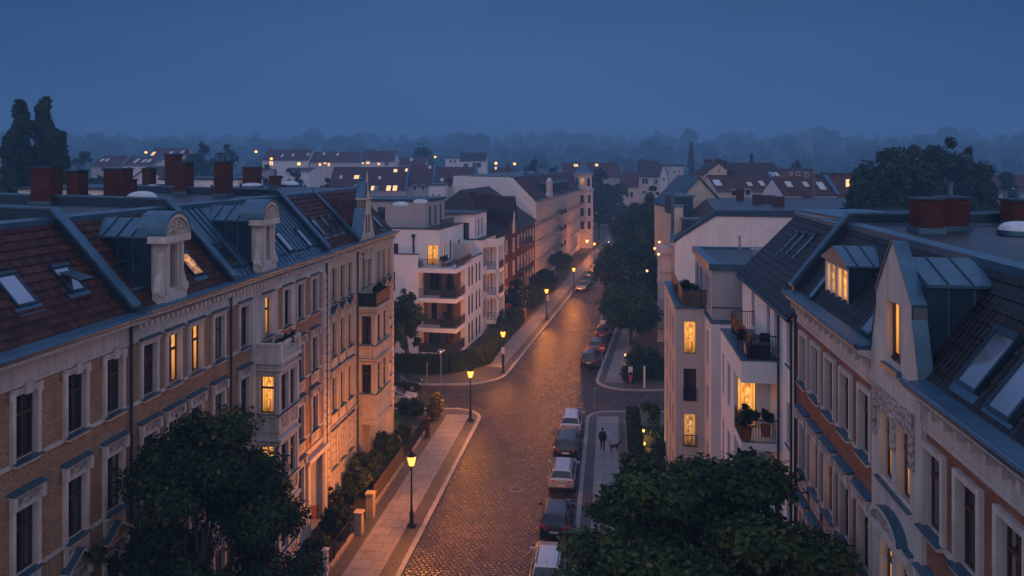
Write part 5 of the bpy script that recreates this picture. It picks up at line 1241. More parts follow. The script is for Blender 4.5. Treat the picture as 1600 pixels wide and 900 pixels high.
mb = MB(); q = [FE.p(Ua - .3, VA + .4, 11.75), FE.p(Ub + .2, VA + .4, 11.75), FE.p(Ub + .2, -38.4, 11.75), FE.p(Ua - .3, -38.4, 11.75)]
ra, rbb = FE.p(108.5, -31.2, 17.9), FE.p(126, -31.2, 17.9)
mb.poly([q[0], q[1], rbb, ra]); mb.poly([q[1], q[2], rbb]); mb.poly([q[2], q[3], ra, rbb]); mb.poly([q[3], q[0], ra])
mb.prismv(FE, [(110.2, 13.3), (112, 16.9), (113.8, 13.3), (113.8, 13.1), (112, 16.6), (110.2, 13.1)], VA - 6, VA + .6)
mb.prism(FE, [(VA - 5, 15), (VA + .1, 15.9), (VA + .1, 15.6), (VA - 5, 14.7)], 104, 109.8)
rbr = mb.build('roof', 'tilebrn', rb)
for px, py, y in ((740, 302, 115), (765, 304, 116), (749, 306, 112)):
    x, _, z = at(px, py + 8, y); chimney(rbr, x, y, z - 1, 1.1, .8, 1.9, FE)
for z in (9.2, 5.0): mb = MB(); mb.box(FE, 117.2, 122, VA + .02, VA + 1.4, z - .3, z, 0); mb.railing(FE.p(117.2, VA + 1.35, z), FE.p(122, VA + 1.35, z), 1.0, .12, m=1); mb.railing(FE.p(117.2, VA, z), FE.p(117.2, VA + 1.35, z), 1.0, .12, m=1); mb.build('balcony', ['slat', 'metal'], rb)

# --- pale terrace further along the street
def terr(ua, ub, name, label, wall, **k):
    n = max(3, int((ub - ua) / 2.6)); cols = [ua + (ub - ua) * (i + .5) / n for i in range(n)]
    d = dict(roof='tilefar', run=4.2, zt=19.3, depth=15, side='white', band=wall, smats=(wall, 'zinc', wall), dent=False, out=.17); d.update(k)
    return tenement(FE, VA, ua, ub, 15.0, name, label, wall, cols, 1.15, 2.1, ['trim', 'hood', 'trim', 'trim'], **d) , cols
FARFL = (11.6, 8.3, 5.0, 1.7)
(w1, w1r), cs = terr(132, 150.8, 'pale_tenement', 'pale house with a large windowless white side wall and small stucco gable', 'pink', floors=FARFL)
(w2, w2r), cs = terr(150.8, 163, 'pale_tenement', 'pale house with dark window bays and stacked balconies in the far terrace', 'stucco', floors=FARFL)
(w3, w3r), cs = terr(163, 180.4, 'pale_tenement', 'pale stucco house with blue mansard dormers, beside the turreted corner house', 'pink', floors=FARFL, lit={(0, 1): 2, (1, 1): 2})
(w4, w4r), cs = terr(180.4, 203, 'corner_house', 'pale corner house with a pointed octagonal turret at the end of the terrace', 'pink', floors=FARFL, lit={(1, 2): 2})
for r_, u in ((w1r, 150.8), (w2r, 163), (w3r, 180.4)): firewall(FE, VA, u, 15, 4.2, 19.3, r_, depth=6, h=.25)
mb = MB(); mb.prismv(FE, [(145, 14.8), (150, 14.8), (150, 15.6), (149, 16.2), (149, 18.2), (147.5, 18.9), (146, 18.2), (146, 16.2), (145, 15.6)], VA - .5, VA + .2, 0); mb.box(FE, 146.2, 148.8, VA - 4, VA - .5, 15.4, 17.8, 1); mb.build('gable', ['pink', 'zincd'], w1r)
for u in (153, 157, 161, 165.5, 169.5, 173.5, 177.5): mb = MB(); mb.box(FE, u - .9, u + .9, VA - 2.6, VA - .5, 15.5, 17.6, 1); mb.box(FE, u - 1.0, u + 1.0, VA - 2.7, VA - .35, 17.6, 17.75, 0); mb.build('dormer', ['zinc', 'zincd'], w2r if u < 163 else w3r)
for u in (153, 157.5):
    for z in (11.2, 7.9, 4.6):
        mb = MB(); mb.box(FE, u, u + 3.4, VA + .05, VA + 1.3, z - .25, z, 0); mb.railing(FE.p(u, VA + 1.25, z), FE.p(u + 3.4, VA + 1.25, z), 1.0, .15, .03, 1); mb.railing(FE.p(u, VA + .05, z), FE.p(u, VA + 1.25, z), 1., .15, .03, 1)
        mb.build('balcony', ['stucco', 'metal'], w2)
mb = MB(); tc = FE.p(196, VA + .6, 0)
mb.lathe(tc, [(2.6, .1), (2.6, 14.6), (3.0, 14.9), (3.0, 15.1), (2.3, 15.2), (2.3, 18.6), (2.7, 18.8), (2.7, 19.0)], 8, 0, R(22 - T2)); mb.lathe((tc[0], tc[1], 19.0), [(2.6, 0), (1.6, 1.0), (.55, 2.6), (.02, 4.0)], 8, 1, R(22 - T2))
tu = mb.build('turret', ['pink', 'zinc'], w4)
for z in (15.9, 11.6, 8.3, 5.0):
    for a in (-90 - T2, -45 - T2, -135 - T2):
        d = Vector((math.cos(R(a)), math.sin(R(a)), 0)); s = Vector((-d.y, d.x, 0)); rr = (2.3 if z > 15 else 2.6) * math.cos(math.pi / 8) + .02
        c = Vector((tc[0], tc[1], z)) + d * rr
        mb = MB(); mb.poly([c - s * .45, c + s * .45, c + s * .45 + Vector((0, 0, 2)), c - s * .45 + Vector((0, 0, 2))], 0 if not (z > 15 and a == -90 - T2) else 1); mb.build('window', ['dark', 'litd'], tu)
# ------------------------------------------------------------------ houses further off
def far_house(label, px0, px1, pr, pe, y, yaw=0., depth=11, wall='pink', roof='tilefar', wins=(), skyls=(), gable=False, base=None, chim=(), group=None, firew=None, name='distant_house', flatroof=False):
    """px0..px1 is the eaves line seen, pr / pe the image heights of ridge and eaves at distance y"""
    x0, _, ze = at(px0, pe, y); x1, _, zr = at(px1, pr, y); c = ((x0 + x1) / 2, y)
    zg = hill(*c) - .5 if base is None else base
    o = thing(name, label, 'house', (c[0], c[1], zg), group)
    f = Fr(90 + yaw); hw = (x1 - x0) / 2; u0, v0 = f.inv(*c)
    P = lambda u, v, z: f.p(u0 + u, v0 + v, z)
    ops = []; mb = MB()
    sc_ = y / FPX
    for (px, py, w_, h_, lit) in wins:
        u = (px - (px0 + px1) / 2) * sc_; z = CAMZ - (py - HOR) * sc_
        ops.append((u, z, w_ * sc_, h_ * sc_, lit))
    if gable:
        mb.poly([P(-hw, 0, zg), P(hw, 0, zg), P(hw, 0, ze), P(0, 0, zr), P(-hw, 0, ze)])
    else: mb.poly([P(-hw, 0, zg), P(hw, 0, zg), P(hw, 0, ze), P(-hw, 0, ze)])
    for s in (-1, 1):
        pr_ = [P(s * hw, 0, zg), P(s * hw, -depth, zg), P(s * hw, -depth, ze)] + ([] if gable or flatroof else [P(s * hw, -depth / 2, zr)]) + [P(s * hw, 0, ze)]
        mb.poly(pr_)
    mb.poly([P(-hw, -depth, zg), P(hw, -depth, zg), P(hw, -depth, ze), P(-hw, -depth, ze)])
    mb.build('wall', wall, o)
    mb = MB()
    if gable: 
        for s in (-1, 1): mb.extr([P(s * (hw + .3), .3, ze - .2), P(0, .3, zr + .1), P(0, .3, zr + .35), P(s * (hw + .3), .3, ze + .05)], [P(s * (hw + .3), -depth, ze - .2), P(0, -depth, zr + .1), P(0, -depth, zr + .35), P(s * (hw + .3), -depth, ze + .05)])
    elif flatroof: mb.extr([P(-hw - .2, .2, ze), P(hw + .2, .2, ze), P(hw + .2, .2, zr), P(-hw - .2, .2, zr)], [P(-hw - .2, -depth, ze), P(hw + .2, -depth, ze), P(hw + .2, -depth, zr), P(-hw - .2, -depth, zr)])
    else: mb.extr([P(-hw, .4, ze - .2), P(-hw, -depth / 2, zr), P(-hw, -depth - .4, ze - .2), P(-hw, -depth / 2, zr - .3)], [P(hw, .4, ze - .2), P(hw, -depth / 2, zr), P(hw, -depth - .4, ze - .2), P(hw, -depth / 2, zr - .3)])
    r = mb.build('roof', roof, o)
    for (u, z, w_, h_, lit) in ops:
        t = 0
        v = .05
        if z > ze and not gable and not flatroof: v = -(z - ze) / (zr - ze) * depth / 2 + .25
        m = MB(); dv = (h_ / 2) / max(.1, (zr - ze)) * depth / 2 if v < 0 else 0
        a, b, c_, d = (-w_ / 2, v + dv, z - h_ / 2), (w_ / 2, v + dv, z - h_ / 2), (w_ / 2, v - dv, z + h_ / 2), (-w_ / 2, v - dv, z + h_ / 2)
        m.poly([P(u + q[0], q[1], q[2]) for q in (a, b, c_, d)], 0)
        e = .12
        for (p1, p2) in ((a, b), (b, c_), (c_, d), (d, a)): m.bar(P(u + p1[0], p1[1], p1[2]), P(u + p2[0], p2[1], p2[2]), e, e, 1)
        if w_ > 1.2: m.bar(P(u, v + dv, z - h_ / 2), P(u, v - dv, z + h_ / 2), e, e, 1)
        wn = m.build('window' if v > 0 else 'skylight', [{0: 'dark', 1: 'litfar', 2: 'skyl'}[lit], 'whitef'], o if v > 0 else r)
        if lit == 1: wn['label'] = 'small glowing window'
    for px, w_, h_ in chim:
        u = (px - (px0 + px1) / 2) * sc_; ww = w_ * sc_ / 2; m = MB()
        m.extr([P(u - ww, -depth / 2 + .5, zr - 1), P(u + ww, -depth / 2 + .5, zr - 1), P(u + ww, -depth / 2 - .5, zr - 1), P(u - ww, -depth / 2 - .5, zr - 1)],
               [P(u - ww, -depth / 2 + .5, zr + h_ * sc_), P(u + ww, -depth / 2 + .5, zr + h_ * sc_), P(u + ww, -depth / 2 - .5, zr + h_ * sc_), P(u - ww, -depth / 2 - .5, zr + h_ * sc_)])
        m.build('chimney', 'chim', r)
    if firew:
        for s in firew:
            m = MB(); m.extr([P(s * hw - .3, .5, ze), P(s * hw - .3, -depth / 2, zr + .4), P(s * hw - .3, -depth, ze), P(s * hw - .3, -depth / 2, zr - .5)],
                             [P(s * hw + .3, .5, ze), P(s * hw + .3, -depth / 2, zr + .4), P(s * hw + .3, -depth, ze), P(s * hw + .3, -depth / 2, zr - .5)]); m.build('firewall_parapet', 'zinc', r)
    return o
FH = far_house
FH('long red-roofed house with lit dormers, behind the modern white block', 512, 634, 261, 296, 205, wall='greyr', firew=(1,), depth=14,
   wins=[(553, 277, 8, 6, 1), (613, 267, 6, 5, 1), (631, 266, 5, 5, 1), (582, 294, 5, 7, 1), (607, 294, 7, 8, 1), (617, 294, 7, 8, 1), (588, 294, 3, 6, 0), (557, 292, 6, 7, 0), (590, 278, 4, 4, 2), (528, 277, 4, 4, 2)])
FH('red-roofed house with one pale skylight between two slanting firewalls', 635, 676, 258, 290, 207, wall='greyr', firew=(1,), depth=14, wins=[(668, 257.5 + 4, 4, 4, 2), (648, 293, 5, 8, 0), (661, 293, 5, 8, 0)])
FH('red-roofed house with one glowing skylight, right of the slanting firewalls', 678, 742, 261, 287, 204, wall='greyr', depth=14, wins=[(724, 278, 6, 5, 1), (690, 281, 4, 4, 2)], firew=(1,))
FH('white rear house with small dark windows, behind the flat modern roof', 670, 694, 288, 289.5, 130, wall='white', roof='zincd', flatroof=True, depth=9, wins=[(677, 305, 3, 4, 0), (686, 305, 3, 4, 0), (677, 312, 3, 5, 0), (686, 312, 3, 5, 0)], base=0)
FH('white rear house with dark roof edge and brick stack, left of the blank wall', 706, 738, 284, 286, 138, wall='white', roof='zincd', flatroof=True, depth=10, wins=[(719, 301, 6, 9, 0), (732, 299, 6, 9, 0)], base=0, chim=[(699, 10, 4)])
FH('dark red house row with lit windows in the mist, second row back', 484, 562, 237, 253, 300, wall='pink', depth=14, wins=[(500, 257, 4, 5, 1), (514, 257, 4, 5, 1), (508, 255, 5, 3, 1), (523, 241, 3, 4, 2), (501, 240, 3, 4, 2)], firew=(1,))
FH('misty house with three lit windows and two pale firewalls', 563, 616, 235, 252, 300, wall='white', depth=14, wins=[(575, 254, 6, 5, 1), (592, 256, 4, 4, 1), (567, 255, 3, 3, 1), (604, 256, 6, 6, 0)], firew=(1,))
FH('misty dark-roofed house at the end of the second row', 622, 664, 246, 258, 290, wall='greyr', depth=14, wins=[(640, 249, 4, 4, 2)])
FH('misty white house with a dark hipped roof on the rise', 718, 760, 238, 251, 280, wall='white', roof='tilebrn', depth=13, wins=[(728, 258, 8, 6, 0), (745, 258, 14, 8, 0), (746, 269, 6, 4, 2)])
FH('low white house half hidden in mist, left of the hipped one', 696, 717, 246, 248, 320, wall='white', flatroof=True, roof='zinc', depth=10, wins=[(704, 252, 4, 4, 0), (711, 252, 4, 4, 0)])
FH('misty house with a lit window and pale skylights, above the blank wall', 765, 800, 262, 274, 215, wall='white', depth=12, wins=[(773, 269 + 10, 8, 4, 2), (774, 255 + 8, 3, 4, 1), (790, 279, 5, 4, 0)])
FH('low red-roofed house behind the gabled white one', 742, 800, 272, 283, 180, wall='greyr', depth=12, wins=[(756, 279, 5, 2, 2)], chim=[(793, 4, 14), (822, 4, 12)])
FH('long dark-roofed house with two lit skylights behind the turret', 880, 972, 254, 276, 265, wall='greyr', depth=14, wins=[(902, 258.5, 7, 4, 1), (935, 258, 5, 4, 1)], firew=(1,))
FH('rosy house with red gable roof and a lamp beside its windows, at the street end', 968, 998, 270, 292, 225, wall='pink', depth=16, yaw=10, wins=[(980, 304, 5, 9, 0), (987, 304, 5, 9, 0), (972, 302, 3, 4, 1)])
FH('tall rosy house with dark roof at the street end', 994, 1031, 251, 276, 245, wall='pink', roof='tilebrn', depth=18, yaw=8, wins=[(1008, 283, 10, 9, 0), (1024, 284, 6, 9, 0), (1007, 300, 8, 4, 0)], firew=(-1,), chim=[(1004, 4, 3)])
FH('pale narrow house half lost in mist, right of the tall rosy one', 1032, 1042, 258, 272, 270, wall='white', gable=True, depth=14, wins=[(1037, 280, 3, 5, 0)])
FH('pale house with brick parapet in the mist, left of the poplar', 1046, 1068, 257, 260, 320, wall='pink', flatroof=True, roof='tilefar', depth=12, wins=[(1053, 268, 3, 4, 0), (1061, 268, 3, 4, 0)])
# right-hand background
FH('cream gabled house end with small roof stack, behind the firewall house', 1051, 1133, 279, 323, 118, wall='cream', roof='zincd', gable=True, depth=12, base=0, name='gabled_house', yaw=-3)
FH('smaller cream gable with a round hole, behind the first gable', 1100, 1146, 255, 273, 150, wall='cream', roof='tilebrn', gable=True, depth=8, base=0, name='gabled_house', wins=[(1123, 267, 3, 5, 0)])
FH('long slate-roofed house with blue dormer and chimneys on the skyline', 1130, 1226, 254, 274, 158, wall='beige', roof='tilebrn', depth=13, base=0, wins=[(1206, 272, 5, 5, 2), (1214, 272, 5, 5, 2)], chim=[(1119, 11, 5), (1135, 10, 6), (1190, 3, 14), (1146, 5, 3)])
FH('red-roofed house with three skylights, beside the masted white house', 1119, 1219, 274, 297, 132, wall='pink', depth=12, base=0, wins=[(1127, 286, 10, 8, 2), (1177, 288, 6, 5, 2), (1197, 287, 6, 7, 2), (1147, 301, 9, 10, 0), (1168, 300, 8, 10, 0)], firew=(1,), chim=[(1156, 8, 6)])
FH('white rear house with red-brown door and red attic storey', 1222, 1308, 278, 303, 118, wall='white', depth=9, base=0, firew=(1,), wins=[(1241, 288.5, 8, 8, 2), (1268, 288.5, 6, 7, 2), (1291, 291, 9, 11, 2)])
x, y, z = at(1260, 333, 117.8); mb = MB(); mb.box(WX, x - .68, x + .68, -117.9, -117.6, z, z + 2.55); dr_ = [o for o in bpy.data.objects if o.get('label', '').startswith('white rear house with red-brown')][0]; mb.build('door', 'chim', dr_)
FH('faint red-brick house with flat roof on the right skyline', 1226, 1272, 263, 266, 190, wall='red', flatroof=True, roof='felt', depth=12, base=0, wins=[(1236, 271, 3, 5, 0), (1247, 271, 5, 6, 0), (1260, 273, 5, 7, 0)])
FH('red-roofed house beyond the big tree at the right edge', 1556, 1640, 274, 300, 165, wall='greyr', depth=14, base=0, wins=[(1590, 292, 8, 6, 0)])
FH('small house with a glowing pane as its orange-lit wall beside the big dark tree', 1318, 1336, 270, 273, 140, wall='red', flatroof=True, roof='felt', depth=8, base=0, wins=[(1325, 286, 8, 12, 1)])  # glowing pane put in for orange light on the wall
FH('low flat white house behind the black roof', 1310, 1432, 338, 341, 52, wall='white', flatroof=True, roof='zinc', depth=8, base=0, wins=[(1370, 349, 8, 4, 0)])
# left-hand background
FH('white rear wing with flat blue roof, behind the brick chimneys', 28, 172, 293, 296, 52, wall='white', flatroof=True, roof='zincd', depth=8, base=0, wins=[(150, 310, 6, 8, 0)])
FH('low pale outbuilding with a tilted rooflight, behind the tall chimney', 250, 372, 278, 281, 100, wall='white', flatroof=True, roof='zincd', depth=10, base=0, wins=[(308, 287, 12, 9, 2)])
FH('red-roofed house with paired skylights, left of the tall chimneys', 143, 190, 243, 259, 225, wall='greyr', depth=13, wins=[(150, 250, 4, 4, 2), (158, 250, 4, 4, 2), (162, 264, 8, 8, 0)], firew=(1,))
FH('red-roofed house with four skylights and a sloping white wall', 191, 240, 245, 258, 225, wall='white', depth=13, wins=[(205, 251, 4, 6, 2), (217, 251, 4, 5, 2), (225, 251, 4, 5, 2), (202, 264, 6, 6, 0)], firew=(1,))
FH('white gable among the trees behind the rooftops', 211, 250, 262, 276, 180, wall='white', gable=True, roof='tilefar', depth=14, wins=[(230, 274, 4, 5, 0)])
FH('misty red-roofed house with a bright lamp, behind the tall chimneys', 230, 285, 231, 246, 290, wall='pink', depth=13, wins=[(227 + 8, 240, 5, 6, 1), (262, 238, 4, 4, 2), (279, 237, 4, 4, 2)])
FH('red-roofed house row in the mist with four pale skylights', 410, 482, 233, 250, 300, wall='white', depth=13, wins=[(424, 249 + 6, 6, 7, 1), (438, 243, 3, 4, 2), (455, 242, 3, 4, 2), (467, 256, 5, 5, 1), (478, 241, 3, 4, 2)])
FH('small white house with one lit window, low among the trees', 446, 484, 262, 268, 240, wall='white', depth=12, wins=[(467, 273, 4, 4, 1), (455, 272, 5, 6, 0)])
FH('low red house with one lit window, behind the blue mansard', 378, 410, 262, 270, 190, wall='greyr', depth=12, wins=[(403, 279, 4, 4, 1)])

gg = random.Random(41)
for k in range(30):
    px = 120 + 880 * (k + gg.uniform(.1, .9)) / 30; y = gg.choice((262, 300, 345, 400)); w_ = gg.uniform(16, 36) * 280 / y
    zt = hill((px - 800) * y / FPX, y); hz_ = gg.uniform(9.5, 13); pe = HOR + (CAMZ - zt - hz_ + 3.5) * FPX / y; pr = pe - 4.2 * FPX / y
    ws = [(px + gg.uniform(-.35, .35) * w_, pe + 5 + gg.uniform(0, 3), 2.6, 3.2, 1 if gg.random() < .62 else 0) for q in range(3)] + [(px + gg.uniform(-.3, .3) * w_, (pe + pr) / 2, 2.5, 2.5, gg.choice((1, 2, 2)))]
    FH('small misty house among the trees of the far rise', px - w_ / 2, px + w_ / 2, pr, pe, y, gg.uniform(-25, 25), wall=gg.choice(('white', 'pink', 'greyr')), roof=gg.choice(('tilefar', 'tilefar', 'tilebrn')), wins=ws, group='misty houses on the far rise', gable=gg.random() < .3, chim=[(px + w_ * .2, 3, 5)])
for k, (px, py, y) in enumerate(((400, 238, 240), (424, 249, 236), (467, 257, 215), (228, 239, 250), (775, 256, 230), (804, 257, 236), (680, 246, 300), (590, 246, 330), (1180, 262, 215), (545, 240, 340))):
    x, _, z = at(px, py, y); g0 = hill(x, y); t = thing('street_lamp', 'far-off street light glowing between misty roofs', 'street lamp', (x, y, g0), 'far-off street lights')
    MB().cyl((x, y, g0), (x, y, z), .08, .06, 6).build('pole', 'metal', t); MB().lathe((x, y, z - .2), [(.1, 0), (.42, .25), (.42, .5), (.1, .75)], 8).build('lantern_glass', 'lampfar', t)
# ------------------------------------------------------------------ masts
def mast(label, px, top, bot, y, r=.12):
    x, _, z0 = at(px, bot, y); z1 = CAMZ - (top - HOR) * y / FPX
    mb = MB(); mb.cyl((x, y, z0), (x, y, z1), r, r * .5, 6)
    for k in range(3): mb.bar((x - .5 + .1 * k, y, z1 - .5 - k * .4), (x + .5 - .1 * k, y, z1 - .5 - k * .4), .05, .05)
    return tag(mb.build('aerial_mast', 'galv', loc=(x, y, z0)), label, 'mast')
mast('thin aerial pole beside the red-brown door of the white house', 1272, 250, 331, 117, .07)
x, y, z = at(1265, 262, 640); mb = MB()
for sx, sy in ((-1, -1), (1, -1), (1, 1), (-1, 1)): mb.bar((x + sx * 2.6, y + sy * 2.6, z - 10), (x + sx * .9, y + sy * .9, z + 34), .5, .5)
for k in range(9):
    q = 2.6 - 1.7 * k / 9; zz = z - 10 + 44 * k / 9; q2 = 2.6 - 1.7 * (k + 1) / 9; z2 = zz + 44 / 9
    for s in (-1, 1): mb.bar((x - s * q, y - q, zz), (x + s * q2, y - q2, z2), .3, .3); mb.bar((x - q, y - s * q, zz), (x - q2, y + s * q2, z2), .3, .3); mb.bar((x - q, y + s * q, zz), (x + q, y + s * q, zz), .3, .3)
tag(mb.build('lattice_tower', 'galv', loc=(x, y, z - 10)), 'faint lattice tower fading into the mist on the right', 'tower')

# ------------------------------------------------------------------ street lamps
def lamp_proto():
    o = thing('street_lamp', 'p', 'street lamp', (0, 0, 0))
    mb = MB(); mb.lathe((0, 0, 0), [(.17, 0), (.17, .08), (.13, .14), (.125, .75), (.15, .8), (.09, .9), (.075, 1.2), (.065, 1.25), (.05, 3.35), (.08, 3.4), (.05, 3.46), (.045, 3.6)], 14)
    mb.build('pole', 'metal', o, 50)
    mb = MB(); mb.lathe((0, 0, 3.6), [(.05, 0), (.15, .03), (.155, .06)], 8)
    for k in range(8):
        a = 2 * math.pi * k / 8; mb.bar((.165 * math.cos(a), .165 * math.sin(a), 3.65), (.285 * math.cos(a), .285 * math.sin(a), 4.2), .02, .02)
    mb.lathe((0, 0, 4.2), [(.29, 0), (.30, .03), (.24, .12), (.12, .2), (.13, .23), (.07, .3), (.02, .42)], 12); mb.build('lantern_cap', 'metal', o)
    mb = MB(); mb.lathe((0, 0, 3.66), [(.15, 0), (.265, .53)], 12); mb.build('lantern_glass', 'lamp', o)
    flame(o, (0, 0, 3.95), 3000)
    return o
lp = lamp_proto()
LP = [(643, 822, 'nearest gas lamp, on the pavement by the front garden fence', .12), (735, 657, 'gas lamp at the rounded near corner of the crossing', .12), (786, 581, 'gas lamp with a small sign box, at the far corner by the hedge', .12),
      (854, 499, 'gas lamp with a white plate, before the red brick house', .12), (896.5, 458, 'gas lamp just left of the oncoming parked car', .12)]
for k, (px, py, lb, z) in enumerate(LP):
    x, y = gnd(px, py, z); l = lp if k == 0 else copy_tree(lp); l.location = (x, y, z); l['label'] = lb; l['group'] = 'lit gas lamps along the left pavement'
l = copy_tree(lp, (FE.p(168, VL2 - .7)[0], FE.p(168, VL2 - .7)[1], .12), label='gas lamp far down the street, glimpsed beside the dark trees')
l = copy_tree(lp, (FE.p(196, VL2 + 8)[0], FE.p(196, VL2 + 8)[1], .12), label='farthest gas lamp, a spark among the trees at the street end')
x, y, z = at(917, 377, 190); t = thing('wall_lamp', 'bright lamp on the end wall of the turreted corner house', 'wall lamp', (x, y, z)); flame(t, (0, -.4, .05), 700)
MB().lathe((x, y - .4, z - .3), [(.2, 0), (.42, .7)], 10).build('lantern_glass', 'lampfar', t); MB().lathe((x, y - .4, z + .42), [(.5, 0), (.1, .35)], 10).bar((x, y - .4, z + .5), (x, y + 2.0, z + .5), .08, .08).build('bracket', 'metal', t)
for k, (px, py, y, lb) in enumerate(((1030, 378, 90, 'upper of three warm lanterns in the foliage by the pale bay'), (1023, 388, 88, 'middle of three warm lanterns in the foliage by the pale bay'), (1029, 397, 86, 'lowest of three warm lanterns in the foliage by the pale bay'), (1011, 423, 93, 'small orange lantern glowing alone in the dark tree'),
                              (951, 378, 172, 'tiny light shining through the trees beyond the bend'))):
    x, _, z = at(px, py, y); t = thing('hanging_lantern', lb, 'lantern', (x, y, z)); flame(t, (0, 0, 0), 14, r=.05); MB().lathe((x, y, z - .16), [(.08, 0), (.15, .1), (.15, .22), (.08, .3)], 8).build('lantern_glass', 'lampdim', t)
    MB().lathe((x, y, z + .14), [(.16, 0), (.05, .1)], 8).cyl((x, y, z + .24), (x, y, z + 2.2), .012, .012, 4).build('lantern_cap', 'metal', t)
# path lamp with a flat head
x, y = gnd(689, 600); t = thing('path_lamp', 'slim pale path lamp with flat round head, before the hedge', 'lamp', (x, y, .12)); flame(t, (0, 0, 3.12), 40, (1, .5, .2))
MB().lathe((x, y, .12), [(.06, 0), (.05, .3), (.04, 3.0), (.04, 3.05)], 10).build('pole', 'galv', t)
MB().lathe((x, y, 3.17), [(.1, 0), (.2, .1), (.2, .12)], 12).build('lantern_glass', 'lampdim', t); MB().lathe((x, y, 3.3), [(.38, 0), (.36, .06), (.1, .14)], 14).build('lantern_cap', 'galv', t)
for k, (px, py, z, lb) in enumerate(((977, 557, .5, 'low garden light at the hedge of the far right corner'),)):
    x, y = gnd(px, py + 8); t = thing('bollard_light', lb, 'lamp', (x, y, .12)); flame(t, (0, 0, .6), 10, r=.05); MB().lathe((x, y, .12), [(.07, 0), (.07, .5)], 8).build('pole', 'metal', t); MB().lathe((x, y, .62), [(.08, 0), (.1, .2), (.04, .26)], 8).build('lantern_glass', 'lampdim', t)
for k, (u, v, z, lb) in enumerate(((61.7, 2.5, .5, 'yellow garden light shining into the bushes, upper one'), (58.9, 2.45, .5, 'yellow garden light shining into the bushes, nearer one'))):
    p = NE.p(u, v, .14); t = thing('garden_light', lb, 'lamp', p); flame(t, (0, 0, .56), 70, (1, .62, .08), .06); MB().lathe(p, [(.05, 0), (.05, .45)], 8).build('pole', 'metal', t); MB().lathe((p[0], p[1], p[2] + .45), [(.06, 0), (.1, .16), (.03, .22)], 8).build('lantern_glass', 'garden', t)

# sign boxes on lamp posts
x, y = gnd(786, 581, .12); t = thing('ticket_box', 'dark box with a white plate strapped to the corner lamp post', 'sign', (x, y, 1.2))
MB().box(WX, x - .16, x + .16, -(y - .09), -(y - .30), 1.1, 2.0).build('box', 'metal', t); MB().box(WX, x - .17, x + .17, -(y - .31), -(y - .33) , 2.05, 2.75).build('plate', 'signw', t)
x, y = gnd(854, 499, .12); t = thing('post_sign', 'small white plate on the lamp post before the brick house', 'sign', (x, y, 2.7)); MB().box(WX, x - .05, x + .35, -(y - .06), -(y - .09), 2.7, 3.5).build('plate', 'signw', t); MB().box(WX, x - .04, x + .1, -(y - .04), -(y - .062), 3.0, 3.1).build('clamp', 'metal', t)

# ------------------------------------------------------------------ fences, pillars, hedges of the gardens
def pillar(label, px, py, w_, h, mat='stone', z=.12):
    x, y = gnd(px, py, z); t = thing('gate_pillar', label, 'pillar', (x, y, z)); u, v = NE.inv(x, y)
    MB().box(NE, u - w_ / 2, u + w_ / 2, v - w_ / 2, v + w_ / 2, z, z + h).build('shaft', mat, t)
    MB().box(NE, u - w_ / 2 - .05, u + w_ / 2 + .05, v - w_ / 2 - .05, v + w_ / 2 + .05, z + h, z + h + .1).build('cap', mat, t); return u, v
pillar('ochre stone gate pillar at the near end of the slatted fence', 579, 808, .46, 1.45); pillar('ochre stone gate pillar half hidden by a bush', 561, 833, .44, 1.2)
pillar('slim white fence post at the bottom edge by the garden', 509, 905, .22, 1.5, 'signw'); pillar('square brick fence pillar before the corner lawn', 668, 682, .36, 1.35, 'chim')
pillar('slim post with a letter box at the corner shrub', 690, 652, .2, 1.4, 'galv')
def fence(label, ua, ub, v, h, gap, bw, mat='metal', z=.14):
    p = NE.p(ua, v, z); t = thing('garden_fence', label, 'fence', p)
    MB().box(NE, ua, ub, v - .12, v + .12, z - .02, z + .18).build('plinth', 'stone', t)
    mb = MB(); mb.railing(NE.p(ua, v, z + .18), NE.p(ub, v, z + .18), h, gap, bw); mb.build('rails', mat, t)
    mb = MB(); n = int((ub - ua) / 1.6)
    for k in range(n + 1): q = NE.p(ua + (ub - ua) * k / n, v, 0); mb.box(NE, ua + (ub - ua) * k / n - .03, ua + (ub - ua) * k / n + .03, v - .04, v + .04, z + .18, z + .25 + h)
    mb.build('post', mat, t)
fence('thin dark garden fence beside the bushes at the bottom edge', 30, 43.9, -15.05, .95, .14, .018); fence('brown slatted garden fence behind the nearest lamp', 47.4, 54.0, -15.0, 1.05, .1, .075, 'slat')
fence('dark garden fence along the shady lawn', 55.8, 61.3, -14.95, 1.1, .12, .03)
G1 = 'bushes in the left front gardens'
def nsh(label, u, v, rx, ry, h, n, seed, mats=('leafd',), size=.13, name='garden_bush'): p = NE.p(u, v); return shrub(name, label, p[0], p[1], .14, rx, ry, h, n, size, seed, mats, G1)
nsh('round dark bush just before the gate pillar', 43.3, -16.0, 1.2, 1.2, 1.7, 2600, 11); nsh('low bush behind the thin dark fence, nearest the camera', 40.3, -16.3, 1.1, 1.6, 1.3, 2200, 12)
nsh('flowering bush against the stucco portal', 45.9, -17.0, .6, .6, 1.9, 900, 13, ('leafd', 'flower'), .1); nsh('large bush behind the slatted fence', 48.9, -16.2, 1.35, 1.8, 2.7, 4200, 14, ('leafd', 'leafy')); nsh('small bush at the portal wall by the gate', 47.0, -16.7, .8, .8, 1.6, 1200, 15)
nsh('tall dark bush right behind the nearest lantern', 54.6, -16.2, 1.4, 1.8, 2.4, 3600, 16); nsh('spreading bush at the foot of the cream bay', 51.8, -17.0, .8, .9, 1.5, 1200, 17); nsh('dark bush before the shady lawn', 57.4, -15.9, .9, 1.6, 1.7, 2000, 18)
